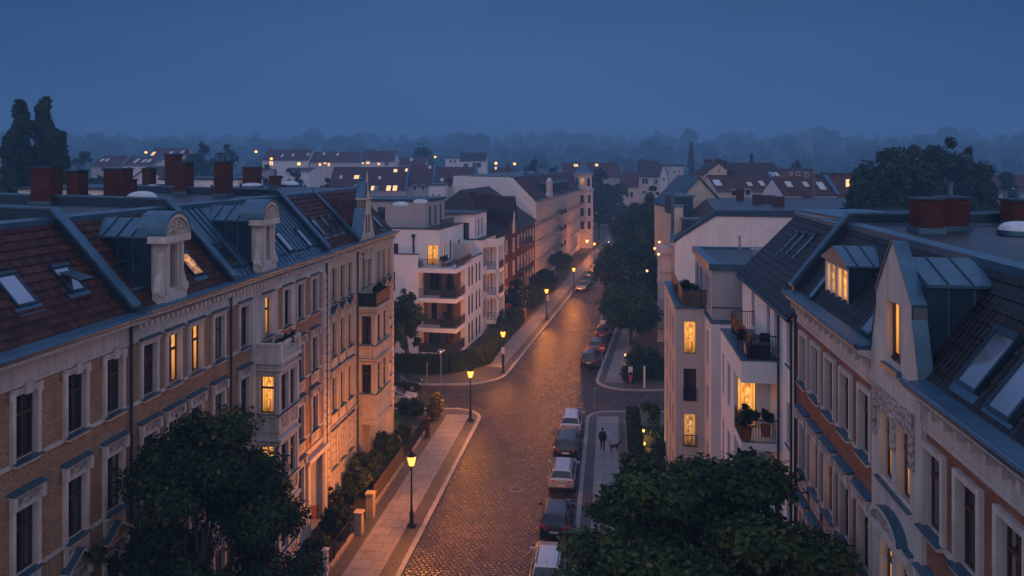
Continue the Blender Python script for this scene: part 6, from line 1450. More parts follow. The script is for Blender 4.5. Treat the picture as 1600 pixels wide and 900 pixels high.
nsh('tall yellow-lit shrub at the street corner', 63.6, -14.9, 1.1, 1.2, 2.6, 4200, 19, ('leafy', 'leaf')); nsh('dark shrub behind the yellow one, by the parked cars', 64.8, -17.2, 1.9, 1.1, 1.3, 3600, 20)
nsh('clipped dark shrub at the rear of the corner lawn', 63.2, -19.5, 1.8, 1.0, 1.2, 2600, 21)
x0 = gnd(600, 586)
hedge('tall clipped hedge wrapping the modern block corner', [(-26, 80.0), (-6.6, 79.6), (FE.p(83, VL2 - 3.6)[0] - .1, 83.2), FE.p(90.5, VL2 - 3.8)[:2]], 1.1, 1.9, n=7000, size=.11, seed=31)
hedge('lower hedge beside the far pavement, past the modern block', [FE.p(92, VL2 - 3.7)[:2], FE.p(103, VL2 - 3.8)[:2]], .9, 1.5, n=3000, size=.11, seed=32)
hedge('brown-green hedge on the right of the dog walker', [NE.p(40, 1.75)[:2], NE.p(65.2, 1.75)[:2]], 1.0, 1.35, n=6500, size=.10, seed=33, mats=('leafd', 'leafy'))
hedge('clipped hedge at the far right corner garden', [(12.9, 78.0), (15.4, 80)], 1.2, 1.5, n=900, size=.1, seed=34)
G2 = 'bushes in the right gardens'
for k, (u, v, r_, h, lb) in enumerate(((64.2, 3.2, .9, 2.2, 'round bush at the end of the hedge by the crossing'), (60.4, 3.6, .75, 1.8, 'bluish bush beside the hedge, second from the crossing'), (57.3, 3.3, .75, 1.7, 'dark bush between hedge and beige block'), (52.0, 3.0, .8, 1.5, 'low dark bush by the yellow garden lights'))):
    p = NE.p(u, v); shrub('garden_bush', lb, p[0], p[1], .14, r_, r_, h, 1700, .13, 40 + k, ('leaf',), G2)
for k, (px, py, r_, h, lb) in enumerate(((1000, 560, 2.2, 2.6, 'big bush behind the far right corner fence'), (990, 575, 1.4, 1.8, 'low bush by the small garden light'), (1020, 568, 1.8, 2.6, 'bush at the foot of the pale bay'))):
    x, y = gnd(px, py + 22); shrub('garden_bush', lb, x, y, .14, r_, r_, h, 2600, .16, 50 + k, ('leafd',), G2)
for k, (u, v, r_, h, lb) in enumerate(((101.5, -22.0, 1.3, 2.5, 'bush by the wooden shed on the left'), (96, -21.8, 1.0, 2.0, 'dark bush between the hedge and the rear block'), (113, -21.6, 1.6, 3.0, 'wide bush before the red brick house'), (119, -21.4, 1.5, 2.6, 'bush near the fourth gas lamp'), (128, -21.5, 1.7, 3.2, 'bush before the pale terrace'))):
    p = FE.p(u, v); shrub('garden_bush', lb, p[0], p[1], .14, r_, r_ * 1.5, h, 1900, .18, 60 + k, ('leafd',), 'bushes along the far left pavement')
t = thing('bin_shed', 'small wooden bin shed beside the far left pavement', 'shed', FE.p(103.5, VL2 - 4, .12)); MB().box(FE, 103.5, 106.2, VL2 - 5, VL2 - 3.7, .12, 1.6).build('boards', 'slat', t); MB().box(FE, 103.4, 106.3, VL2 - 5.1, VL2 - 3.6, 1.6, 1.7).build('roof', 'felt', t)
# grass tufts round lamp posts
for px, py, lb in ((643, 822, 'grass tuft at the foot of the nearest lamp'), (735, 657, 'grass tuft round the corner lamp post')):
    x, y = gnd(px, py, .12); g = leaf_mesh('grass', [(x, y, .12)], [.32], 260, .09, 3, ('leaf',), .1, (x, y, .12), .1, .35); o = bpy.data.objects.new('grass', g); COL.objects.link(o); o.location = (x, y, .12); tag(o, lb, 'grass', kind='stuff')
# plants on balconies
def potplant(label, p, r_, h, seed, mats=('leafd',), pot=True, n=260, size=.09):
    t = thing('potted_plant', label, 'plant', p)
    MB().lathe(p, [(r_ * .45, 0), (r_ * .6, h * .35), (r_ * .62, h * .38)], 10).build('pot', 'terracotta', t)
    c, rd = ell_clumps((p[0], p[1], p[2] + h * .7), r_ * .7, r_ * .7, h * .3, 6, r_ * .6, seed); put('foliage', leaf_mesh('foliage', c, rd, n, size, seed, mats, .3, p, .2), t, (0, 0, 0), 0)
for k in range(5): potplant('leafy pot in the row on the dark slatted balcony of the cream house', NE.p(52.3 + k * .62, LV + .95, 11.87), .34, 1.05 + .2 * (k % 2), 70 + k, n=420); 
for o in [o for o in bpy.data.objects if o.get('label', '').startswith('leafy pot in the row')]: o['group'] = 'plants on the cream house balcony'
for k in range(4): potplant('trailing plant on the stone balcony balustrade', NE.p(36.8 + k * .5, LV + 1.02, 12.15), .3, 1.0, 80 + k, ('leafd',), n=220)
for o in [o for o in bpy.data.objects if o.get('label', '').startswith('trailing plant')]: o['group'] = 'plants on the stone balcony'
potplant('bushy pot plant by the lit balcony door', NX.p(6.0, -35.6, 9.51), .45, 1.5, 90, n=900); potplant('dark pot plant at the house wall of the lower balcony', NX.p(6.95, -36.2, 9.51), .4, 1.3, 91, n=700)
potplant('red flowering plant on the ground-floor corner balcony', FE.p(84.0, -25.2, .51), .6, 2.0, 92, ('leafy', 'flower'), n=700, size=.12); potplant('leafy pot on the first-floor balcony of the modern block', FE.p(83.6, -25.6, 3.31), .5, 1.6, 93, n=600, size=.12); potplant('leafy pot on the lit terrace of the modern block', FE.p(84.2, -26.2, 10.0), .45, 1.3, 94, n=500, size=.12); potplant('dark plant on the second-floor balcony of the modern block', FE.p(83.6, -25.0, 6.66), .5, 1.5, 95, n=500, size=.12)
potplant('planter shrub on the roof terrace behind wooden slats', NE.p(51.5, 4.9, 12.96), .8, 1.1, 96, n=1200)
# terrace furniture on the upper white balcony
t = thing('garden_table', 'round dark table on the upper white balcony', 'table', NE.p(36.6, 6.5, 13.25)); c = NE.p(36.6, 6.5, 13.25); MB().lathe(c, [(.25, 0), (.04, .05), (.04, .68)], 12).build('leg', 'metal', t); MB().lathe((c[0], c[1], c[2] + .68), [(.45, 0), (.45, .04)], 20).build('tabletop', 'metal', t)
def chair(label, u, v, z, yaw):
    c = Vector(NE.p(u, v, z)); t = thing('garden_chair', label, 'chair', c); f = Fr(yaw); P = lambda a, b, h: Vector(f.p(a, b, 0)) + c + Vector((0, 0, h))
    for i, (a, b) in enumerate(((-.2, -.2), (.2, -.2), (.2, .2), (-.2, .2))): MB().bar(P(a, b, 0), P(a, b, .43), .03, .03).build('leg', 'metal', t)
    MB().extr([P(-.24, -.24, .43), P(.24, -.24, .43), P(.24, .24, .43), P(-.24, .24, .43)], [P(-.24, -.24, .47), P(.24, -.24, .47), P(.24, .24, .47), P(-.24, .24, .47)]).build('seat', 'cloth', t)
    MB().extr([P(-.24, -.22, .47), P(-.24, .22, .47), P(-.24, .22, .92), P(-.24, -.22, .92)], [P(-.20, -.22, .47), P(-.20, .22, .47), P(-.22, .22, .92), P(-.22, -.22, .92)]).build('backrest', 'cloth', t)
chair('dark garden chair left of the balcony table', 37.2, 6.1, 13.25, 20); chair('dark garden chair nearest the balcony railing corner', 36.1, 6.9, 13.25, 200)
t = thing('storage_box', 'dark cushion box behind the upper balcony railing', 'box', NE.p(35.6, 6.3, 13.25)); MB().box(NE, 35.3, 35.9, 5.95, 6.95, 13.25, 13.8).build('body', 'metal', t); MB().box(NE, 35.27, 35.93, 5.9, 7.0, 13.8, 13.88).build('lid', 'anth', t)

# ------------------------------------------------------------------ signs at the crossing
def pole_sign(name, label, px, py, h, plates, z=.12, mat='galv', r=.035):
    x, y = gnd(px, py, z); t = thing(name, label, 'sign', (x, y, z)); MB().cyl((x, y, z), (x, y, z + h), r, r, 8).build('pole', mat, t)
    for kind, zc, w_, m_ in plates:
        mb = MB()
        if kind == 'round': mb.extr([(x + w_ / 2 * math.cos(a), y - .05, z + zc + w_ / 2 * math.sin(a)) for a in [2 * math.pi * k / 20 for k in range(20)]], [(x + w_ / 2 * math.cos(a), y - .07, z + zc + w_ / 2 * math.sin(a)) for a in [2 * math.pi * k / 20 for k in range(20)]], 0)
        else: mb.box(WX, x - w_ / 2, x + w_ / 2, -(y - .04), -(y - .06), z + zc - .4, z + zc + .4)
        mb.build('sign_plate', m_, t)
    return t
t = pole_sign('round_sign', 'round red sign with pale bar on a tall pole at the far right kerb', 940.5, 601, 3.9, [('round', 3.6, .68, 'signred')]); x, y = gnd(940.5, 601, .12); MB().box(WX, x - .24, x + .24, -(y - .072), -(y - .08), 3.66, 3.78).build('bar', 'signw', t)
pole_sign('street_sign', 'thin grey pole at the near right corner, narrow plate on top', 929, 655, 2.7, [('plate', 2.2, .06, 'galv')])
pole_sign('flag_pole', 'thin bare pole among the bushes at the far right corner', 982, 580, 3.6, [], r=.04)
pole_sign('notice_board', 'red and white notice on a post at the far right corner', 985, 603, 1.9, [('plate', 1.5, .42, 'signw'), ('plate', .95, .36, 'signred')])
pole_sign('marker_post', 'thick pale marker post beside the right corner gate', 1007, 606, 2.1, [], r=.1, mat='signw')
t = thing('corner_gate', 'dark low gate with panels between posts at the right corner', 'gate', (14.2, 77.2, .12)); mb = MB(); mb.railing((14.2, 77.2, .12), (18.5, 77.2, .12), 1.4, .12, .03); mb.build('rails', 'metal', t); MB().box(WX, 14.4, 18.4, -77.35, -77.31, .3, 1.3).build('panel', 'anth', t)
pole_sign('sign_post', 'grey post at the left side street before the hedge', 667, 601, 2.2, [], r=.05)

for k, (px, py, lb) in enumerate(((851, 603, 'round iron manhole cover in the middle of the crossing'), (806, 765, 'iron manhole cover in the near roadway'), (893, 520, 'small iron manhole cover up the street beyond the crossing'))):
    x, y = gnd(px, py); t = thing('manhole_cover', lb, 'manhole', (x, y, .004)); MB().lathe((x, y, .003), [(.42, 0), (.42, .012)], 20).build('frame', 'galv', t); MB().lathe((x, y, .012), [(.35, 0), (.35, .009)], 20).build('lid', 'metal', t)
# ------------------------------------------------------------------ trees
tree('street_tree', 'large dark street tree before the ochre houses, bottom left', 'tree', -10.9, 27.2, .12, 13.7, 4.5, 4.3, n=125000, size=.088, clumps=105, rc=.95, squash=.72, seed=101, mats=('leafd', 'leafy'), zlow=.6, flat=.35, shell=.2, tr=.24, taper=.5)
tree('maple_tree', 'large spreading green maple before the red brick house, bottom right', 'tree', 5.5, 22.9, .12, 13.7, 5.3, 4.6, n=155000, size=.105, clumps=100, rc=1.15, taper=.24, squash=.5, seed=102, mats=('leaf', 'leafy'), zlow=2.6, flat=.6, shell=.25, tr=.3)
def px_tree(name, label, px, top, wpx, y, seed, n=9000, size=.35, zlow=None, mats=('leafd',), clumps=60, group=None, z0=0., flat=.4, rc=None, zl=None):
    x = (px - 800) * y / FPX; zt = CAMZ - (top - HOR) * y / FPX; r = wpx * y / FPX / 2
    return tree(name, label, 'tree', x, y, z0, zt - z0, r, r, n=n, size=size, clumps=clumps, seed=seed, mats=mats, group=group, flat=flat, rc=rc, zlow=zl, tr=.3)
px_tree('street_tree', 'conical dark tree between cream house and modern block', 634, 452, 64, 82.5, 111, 9000, .16, mats=('leaf',), clumps=60, zl=1.2)
px_tree('street_tree', 'broad dark tree on the right, nearest of the row past the crossing', 985, 445, 100, 92, 112, 20000, .2, mats=('leaf',), rc=1.3, clumps=50, zl=1.5)
px_tree('street_tree', 'big dark crown bulging over the street on the right', 978, 368, 108, 112, 113, 26000, .24, mats=('leaf',), rc=1.6, clumps=60, zl=2)
px_tree('street_tree', 'tall dark crown behind the bulging one on the right', 1000, 318, 92, 135, 114, 22000, .28, mats=('leaf',), rc=1.7, clumps=55, zl=3)
px_tree('street_tree', 'slim dark tree rising at the pale houses of the street end', 1022, 292, 46, 165, 115, 9000, .3, clumps=50, zl=3)
px_tree('street_tree', 'dark tree before the pale bay on the right', 1012, 400, 50, 100, 116, 9000, .2, clumps=50, zl=2)
px_tree('street_tree', 'tall dark tree closing the street, right of the turret', 936, 266, 50, 215, 117, 12000, .42, clumps=60, zl=2)
px_tree('street_tree', 'second dark tree closing the street, under the rosy house', 962, 282, 46, 205, 118, 10000, .42, clumps=50, zl=2)
px_tree('street_tree', 'small round street tree by the far left pavement', 877, 392, 38, 143, 119, 7000, .25, clumps=40, zl=1.5)
px_tree('street_tree', 'small dark tree before the red brick house', 808, 432, 38, 108, 120, 6000, .2, clumps=40, zl=1)
px_tree('street_tree', 'bushy small tree between the gas lamps and pale terrace', 850, 420, 46, 124, 121, 6000, .24, clumps=40, zl=1)
px_tree('broadleaf_tree', 'huge dark tree behind the chimneys on the right, left half', 1402, 220, 150, 96, 122, 30000, .34, clumps=120, rc=1.5, mats=('leafd',), zl=5)
px_tree('broadleaf_tree', 'huge dark tree behind the chimneys on the right, tallest crown', 1468, 214, 150, 104, 123, 30000, .34, clumps=120, rc=1.5, mats=('leafd',), zl=5)
px_tree('broadleaf_tree', 'middle crown of the huge dark tree, between its two halves', 1436, 222, 120, 110, 126, 22000, .34, clumps=90, rc=1.5, mats=('leafd',), zl=5)
px_tree('broadleaf_tree', 'ragged lower tree at the right side of the huge one', 1524, 246, 104, 100, 124, 18000, .32, clumps=80, rc=1.2, mats=('leafd',), zl=4)
px_tree('broadleaf_tree', 'dark lower tree at the left foot of the huge one', 1350, 262, 60, 92, 125, 9000, .3, clumps=60, rc=1.2, zl=4)
def poplar(label, px, top, bot, wpx, y, seed, n=30000, size=.24, group=None):
    x = (px - 800) * y / FPX; zt = CAMZ - (top - HOR) * y / FPX; z0 = hill(x, y); r = wpx * y / FPX / 2
    o = thing('poplar_tree', label, 'tree', (x, y, z0), group); g = random.Random(seed); c = []; rd = []
    for k in range(150):
        t = (k + .5) / 150; z = z0 + 3 + (zt - z0 - 3.6) * t; w_ = r * (1 - .75 * max(0, t - .6) / .4) * min(1, .45 + t * 1.5)
        a = g.uniform(0, 6.28); q = w_ * g.uniform(.1, .72); c.append((x + q * math.cos(a), y + q * math.sin(a), z)); rd.append(max(.4, r * .28) * g.uniform(.6, 1.25))
    trunk_mb((x, y, z0), (x, y, zt - 3), .4, [c[i] for i in range(10, 150, 20)], seed).build('trunk', 'bark', o, 60)
    put('crown', leaf_mesh('crown', c, rd, n, size, seed, ('leafd',), .15, (x, y, z0), .4, 1.5), o, (0, 0, 0), 0); return o
poplar('dark poplar at the left edge, leftmost of its clump', 30, 154, 330, 74, 98, 131); poplar('dark poplar, the second tall spire of the left clump', 70, 154, 330, 70, 100, 132)
poplar('shorter poplar leaning on the right of the left clump', 92, 202, 330, 60, 97, 133, 14000); poplar('lower dark poplar under the leftmost one', 12, 205, 330, 50, 95, 134, 12000)
poplar('lone columnar poplar in the mist above the street end', 1080, 222, 262, 15, 330, 135, 5000, .55)
# mid-distance trees, each its own crown
MID = [(128, 228, 44, 190, 'dark tree behind the tall thin chimney pipe'), (312, 219, 70, 205, 'broad misty tree above the twin brick chimneys, left half'), (352, 221, 66, 210, 'broad misty tree above the chimney pots, right half'), (272, 236, 40, 215, 'small misty tree between red roofs and broad trees'),
       (200, 240, 30, 260, 'small misty tree behind the paired skylights'), (165, 262, 60, 150, 'low dark tree between poplars and red roofs'), (420, 252, 50, 175, 'dark low tree behind the grey chimney pots'), (512, 280, 34, 150, 'dark little tree before the long red roof'), (455, 262, 60, 200, 'low dark trees beside the small lit house'),
       (836, 244, 40, 235, 'dark misty tree behind the turreted terrace'), (862, 246, 30, 240, 'dark misty tree left of the turret'), (660, 222, 46, 330, 'misty tree with a mast behind the red roofs'), (1245, 250, 50, 200, 'misty tree behind the red-brown attic'), (1290, 258, 60, 175, 'dark tree left of the huge dark one'),
       (1570, 258, 60, 150, 'dark tree at the right edge beyond the red roof'), (1540, 300, 70, 90, 'pale-barked tree behind the right chimneys'), (1320, 300, 50, 75, 'low dark tree behind the flat white house'), (590, 250, 40, 260, 'misty tree behind the three lit windows')]
for k, (px, top, wp, y, lb) in enumerate(MID): px_tree('broadleaf_tree', lb, px, top, wp, y, 200 + k, 4500, .42, clumps=44, z0=hill((px - 800) * y / FPX, y), zl=hill((px - 800) * y / FPX, y) + 1)
# far rows fading into the mist: copies of three crowns
protos = []
for k, (r_, h) in enumerate(((9, 17), (7, 19), (11, 16))):
    protos.append(tree('broadleaf_tree', 'hazy round tree on the misty rise along the skyline', 'tree', -40 + 60 * k, 560, hill(-40 + 60 * k, 560), h, r_, r_ * .8, n=3200, size=.75, clumps=34, seed=300 + k, mats=('leafd',), group='hazy trees along the skyline', tr=.4))
g = random.Random(77)
FAR = []
for y0, n_, sc0 in ((380, 12, .75), (470, 22, .9), (600, 30, 1.0), (760, 38, 1.15), (950, 44, 1.3), (1180, 46, 1.6)):
    for k in range(n_):
        px = -80 + 1760 * (k + g.uniform(-.35, 1.35)) / n_
        FAR.append((px, y0 + g.uniform(-60, 60), sc0 * g.uniform(.5, 1.25)))
for k, (px, y, s) in enumerate(FAR):
    if 350 < y < 520 and 860 < px < 1060: s *= .8
    x = (px - 800) * y / FPX; copy_tree(protos[k % 3], (x, y, hill(x, y) - 2 - 2 * s), g.uniform(0, 6.3), scale=(s * g.uniform(.9, 1.5), s * g.uniform(.9, 1.5), s * g.uniform(.7, 1.15)))
# dense far wood that nobody could count
mb_c = []; mb_r = []
for k in range(620):
    y = g.uniform(1100, 1600); x = g.uniform(-.72, .72) * y; mb_c.append((x, y, hill(x, y) + g.uniform(1, 18))); mb_r.append(g.uniform(6, 10))
for k in range(900):
    y = 400 + 720 * g.random() ** .8; x = g.uniform(-.75, .75) * y; mb_c.append((x, y, hill(x, y) + g.uniform(-1, 9))); mb_r.append(g.uniform(4, 8))
o = bpy.data.objects.new('distant_woods', leaf_mesh('distant_woods', mb_c, mb_r, 90000, 1.5, 9, ('leafd',), .3, (0, 0, 0), .5)); COL.objects.link(o); tag(o, 'far-off woods lost in the mist on the horizon', 'woods', kind='stuff')

# ------------------------------------------------------------------ cars
def paint(name, c): return plain(name, c, tuple(x * .9 for x in c), .28, 2, metal=.35, spec=.5, coat=.6)
M['psilver'] = paint('silver_paint', (.48, .46, .46)); M['pwhite'] = paint('white_paint', (.62, .61, .60)); M['pblack'] = paint('black_paint', (.018, .02, .025)); M['pred'] = paint('dark_red_paint', (.13, .016, .014)); M['pgrey'] = paint('grey_paint', (.14, .15, .17)); M['pblue'] = paint('blue_paint', (.05, .075, .12))
s_ = Nodes('car_glass'); M['cglass'] = s_.set(base=(.012, .016, .02), rough=.05, spec=.6)
def make_car(label, color, L=4.6, W=1.8, H=1.5, kind='wagon'):
    o = thing('parked_car', label, 'car', (0, 0, 0)); hw = W / 2
    if kind == 'suv': st = [(-.5, .48, .70, .80, .72, .74), (-.488, .36, 1.0, .93, 1.03, .82), (-.45, .3, 1.05, .98, 1.30, .74), (-.41, .28, 1.06, .99, H - .04, .70), (-.2, .25, 1.05, 1, H, .72), (.06, .25, 1.03, 1, H - .02, .70), (.25, .25, 1.0, .99, 1.06, .84), (.43, .3, .88, .95, .92, .80), (.488, .36, .66, .88, .70, .74), (.5, .45, .58, .8, .60, .7)]
    elif kind == 'hatch': st = [(-.5, .42, .62, .80, .64, .72), (-.485, .32, .9, .92, .93, .8), (-.44, .27, .95, .97, 1.12, .72), (-.36, .25, .95, .99, H - .05, .66), (-.15, .23, .94, 1, H, .68), (.07, .23, .92, 1, H - .04, .66), (.28, .24, .90, .99, .95, .80), (.43, .28, .78, .95, .82, .78), (.488, .34, .6, .86, .63, .72), (.5, .42, .52, .78, .54, .68)]
    else: st = [(-.5, .42, .64, .80, .66, .72), (-.488, .32, .9, .92, .93, .82), (-.472, .27, .94, .97, .99, .80), (-.405, .25, .98, .99, H - .06, .66), (-.2, .23, .96, 1, H, .69), (.06, .23, .94, 1, H - .02, .67), (.25, .24, .92, .99, .97, .82), (.43, .28, .8, .95, .84, .80), (.488, .34, .62, .86, .65, .74), (.5, .42, .54, .78, .56, .7)]
    rings = []
    for (t, zb, zt, bw, zr, rw) in st:
        y = t * L; w_ = hw * bw; r_ = hw * rw; zr = max(zr, zt + .015)
        half = [(w_ * .82, zb), (w_ * .97, zb + .10), (w_, zb + (zt - zb) * .55), (w_ * .985, zt - .03), (w_ * .95 if zr > zt + .2 else w_ * .93, zt), (r_ + (.02 if zr > zt + .2 else 0), zr - .05 * (zr > zt + .2)), (r_ * .86, zr), (r_ * .4, zr + .02)]
        rings.append([(x, y, z) for x, z in half] + [(-x, y, z) for x, z in reversed(half)])
    me = bpy.data.meshes.new('body'); V = [p for r in rings for p in r]; n = len(rings[0]); F = []; G = []
    for j in range(len(rings) - 1):
        for k in range(n):
            F.append((j * n + k, j * n + (k + 1) % n, (j + 1) * n + (k + 1) % n, (j + 1) * n + k))
            band = k if k < 8 else 14 - k
            gl = 0
            if band == 4 and 2 <= j <= 5: gl = 1
            if band in (5, 6) or k == 7:
                if j in (2,) or (kind != 'wagon' and j == 2) or j == 5: gl = 2
            G.append(gl)
    F.append(tuple(range(n))[::-1]); F.append(tuple((len(rings) - 1) * n + k for k in range(n))); G += [0, 0]
    import bmesh
    me.from_pydata(V, [], F); bm = bmesh.new(); bm.from_mesh(me); bm.faces.ensure_lookup_table()
    win_f = [bm.faces[i] for i, q in enumerate(G) if q == 1]; rear = [bm.faces[i] for i, q in enumerate(G) if q == 2]
    bmesh.ops.recalc_face_normals(bm, faces=bm.faces)
    for f in win_f: f.material_index = 0
    bmesh.ops.inset_individual(bm, faces=win_f, thickness=.035, depth=-.006)
    for f in win_f: f.material_index = 1
    for grp in ([f for f in rear if f.calc_center_median().y < 0], [f for f in rear if f.calc_center_median().y > 0]):
        bmesh.ops.inset_region(bm, faces=grp, thickness=.05, depth=-.006)
        for f in grp: f.material_index = 1
    bm.to_mesh(me); bm.free(); me.materials.append(M[color]); me.materials.append(M['cglass'])
    me.polygons.foreach_set('use_smooth', [True] * len(me.polygons)); me.set_sharp_from_angle(angle=R(28)); me.update()
    put('body', me, o, (0, 0, 0), 0)
    for sy in (-.31, .31):
        for sx in (-1, 1):
            cx, cy, rr = sx * (hw - .09), sy * L, .33 if kind != 'suv' else .37
            m = MB(); m.cyl((cx - .1, cy, rr), (cx + .115 * sx * sx if sx > 0 else cx + .1, cy, rr), rr, rr, 20); 
            m2 = MB(); m2.cyl((cx + sx * .1, cy, rr), (cx + sx * .125, cy, rr), rr * .66, rr * .6, 16)
            wh = m.build('wheel', 'rubber', o); m2.build('rim', 'rim', wh)
            a = MB(); pts = [(cy + (rr + .07) * math.cos(q), rr + (rr + .07) * math.sin(q)) for q in [math.pi * k / 12 for k in range(13)]] + [(cy - rr - .07, .2), (cy + rr + .07, .2)]
            a.extr([(sx * (hw - .2), p, z) for p, z in pts], [(sx * (hw + .004), p, z) for p, z in pts]); a.build('wheel_arch', 'rubber', o)
    yb = -L / 2; zl = .82 if kind != 'suv' else .92
    for sx in (-1, 1):
        m = MB(); m.extr([(sx * hw * .50, yb + .012, zl - .10), (sx * hw * .94, yb + .09, zl - .10), (sx * hw * .94, yb + .09, zl + .12), (sx * hw * .56, yb + .012, zl + .10)], [(sx * hw * .50, yb + .2, zl - .10), (sx * hw * .99, yb + .34, zl - .10), (sx * hw * .99, yb + .34, zl + .12), (sx * hw * .56, yb + .2, zl + .10)]); m.build('tail_light', 'tail', o)
        m = MB(); m.extr([(sx * hw * .5, L / 2 - .02, .62), (sx * hw * .86, L / 2 - .10, .64), (sx * hw * .86, L / 2 - .10, .76), (sx * hw * .5, L / 2 - .02, .73)], [(sx * hw * .5, L / 2 - .25, .62), (sx * hw * .9, L / 2 - .4, .64), (sx * hw * .9, L / 2 - .4, .78), (sx * hw * .5, L / 2 - .25, .75)]); m.build('headlight', 'lampw', o)
        m = MB(); m.box(LF, sx * (hw + .10) - .11, sx * (hw + .10) + .11, L * .15 - .07, L * .15 + .07, .95 if kind != 'suv' else 1.05, 1.11 if kind != 'suv' else 1.2); m.build('mirror', color, o)
    m = MB(); m.box(LF, -.26, .26, yb - .012, yb + .03, .70 if kind == 'suv' else .56, .81 if kind == 'suv' else .67); m.build('number_plate', 'plate', o)
    m = MB(); m.box(LF, -.26, .26, L / 2 - .03, L / 2 + .012, .42, .53); m.build('number_plate', 'plate', o)
    m = MB(); m.box(LF, -hw * .86, hw * .86, yb - .03, yb + .2, .33, .47); m.box(LF, -hw * .8, hw * .8, L / 2 - .2, L / 2 + .03, .3, .42); m.build('bumper_trim', 'rubber', o)
    m = MB(); m.bar((0, -L * .33, H - .05), (0, -L * .36, H + .13), .02, .03); m.build('aerial', 'rubber', o)
    if kind == 'wagon':
        m = MB()
        for sx in (-1, 1): m.bar((sx * hw * .62, -L * .36, H + .0), (sx * hw * .64, L * .05, H + .02), .04, .04)
        m.build('roof_rail', 'rubber', o)
    return o
GC = 'cars parked along the street'
def park(car, fr, v, ybase, rear=True, flip=False, z=0.):
    L_ = 4.6
    u = line_at_y(fr, v, ybase) + 2.25; p = fr.p(u, v, z)
    car.location = p; car.rotation_euler = (0, 0, -fr.a + (math.pi if flip else 0)); car['group'] = GC
cA = make_car('silver estate car, nearest fully visible in the right row', 'psilver'); park(cA, NE, VR - 1.12, 50.8)
cB = make_car('black suv between two pale cars in the right row', 'pblack', 4.5, 1.86, 1.66, 'suv'); park(cB, NE, VR - 1.15, 56.0)
cC = make_car('white estate car at the head of the right row, by the crossing', 'pwhite', 4.6, 1.8, 1.5); park(cC, NE, VR - 1.1, 61.4)
cD = make_car('very dark car half hidden under the maple', 'pblack', 4.3, 1.78, 1.5, 'hatch'); park(cD, NE, VR - 1.12, 44.2)
cE = make_car('pale car under the maple at the bottom edge', 'pwhite', 4.5, 1.8, 1.5); park(cE, NE, VR - 1.1, 38.6)
cF = make_car('black suv first beyond the crossing', 'pblack', 4.5, 1.88, 1.68, 'suv'); park(cF, FE, VR2 - 1.15, 81.2)
cG = make_car('grey car second beyond the crossing, behind the black suv', 'pgrey', 4.5, 1.8, 1.52); park(cG, FE, VR2 - 1.1, 87.5)
cH = make_car('red car third beyond the crossing under the trees', 'pred', 4.4, 1.8, 1.5, 'hatch'); park(cH, FE, VR2 - 1.1, 94.6)
cI = make_car('pale car farthest in the row beyond the crossing', 'pwhite', 4.5, 1.8, 1.5); park(cI, FE, VR2 - 1.1, 101.5)
cJ = make_car('dark car facing the viewer on the far left kerb', 'pgrey', 4.5, 1.82, 1.5, 'hatch'); park(cJ, FE, VL2 + 1.1, 129.8, flip=True)
cK = make_car('dark car behind the oncoming one on the far left kerb', 'pblack', 4.5, 1.82, 1.5); park(cK, FE, VL2 + 1.1, 136, flip=True)
cL = make_car('third dark car in the far left row by the trees', 'pblue', 4.5, 1.82, 1.5, 'hatch'); park(cL, FE, VL2 + 1.1, 142.5, flip=True)
cM = make_car('black estate car in the left side street, beside the hedge', 'pblack', 4.6, 1.82, 1.5); cM.location = (-11.0, 74.4, 0); cM.rotation_euler = (0, 0, R(-90)); cM['group'] = GC
cN = make_car('silver car in the left side street, behind the yellow-lit shrub', 'psilver', 4.5, 1.82, 1.5, 'hatch'); cN.location = (-10.9, 69.9, 0); cN.rotation_euler = (0, 0, R(-90)); cN['group'] = GC

# ------------------------------------------------------------------ dog walker
def skin_mesh(name, verts, edges, root=0, sub=1):
    me = bpy.data.meshes.new(name); me.from_pydata([v[:3] for v in verts], edges, []); o = bpy.data.objects.new(name, me); COL.objects.link(o)
    m = o.modifiers.new('skin', 'SKIN'); m.use_smooth_shade = True
    for k, v in enumerate(verts):
        r = v[3]; me.skin_vertices[0].data[k].radius = (r, r) if not isinstance(r, tuple) else r
        me.skin_vertices[0].data[k].use_root = (k == root)
    s = o.modifiers.new('subdivision', 'SUBSURF'); s.levels = sub; s.render_levels = sub
    dg = bpy.context.evaluated_depsgraph_get(); out = bpy.data.meshes.new_from_object(o.evaluated_get(dg)); bpy.data.objects.remove(o); out.name = name
    return out
def add_chain(V, E, start, pts):
    p = start
    for q in pts: V.append(q); E.append((p, len(V) - 1)); p = len(V) - 1
    return p
V, E = [(0, 0, .93, .15)], []
ch = add_chain(V, E, 0, [(0, .0, 1.08, .145), (0, .01, 1.25, .165), (0, .0, 1.41, .13), (0, .01, 1.50, .062), (0, .02, 1.56, .072), (0, .035, 1.64, (.088, .10)), (0, .035, 1.72, .075)])
hands = []
for s, sw in ((-1, .16), (1, -.06)):
    a = add_chain(V, E, 3, [(s * .19, 0, 1.40, .075), (s * .255, sw * .3, 1.13, .06), (s * .265, sw * 1.4, .90, .044), (s * .27, sw * 1.6, .855, .034), (s * .27, sw * 1.75, .80, .036)])
    for k in range(4):
        fx = (k - 1.5) * .02; L_ = (.07, .082, .078, .06)[k]
        add_chain(V, E, a, [(s * .275, sw * 1.75 + fx, .775, .0125), (s * .272, sw * 1.75 + fx * 1.1, .775 - L_ * .55, .0105), (s * .26, sw * 1.75 + fx * 1.1, .775 - L_, .009)])
    add_chain(V, E, a - 0, [(s * .25, sw * 1.75 + .035, .79, .013), (s * .24, sw * 1.75 + .05, .755, .010)])
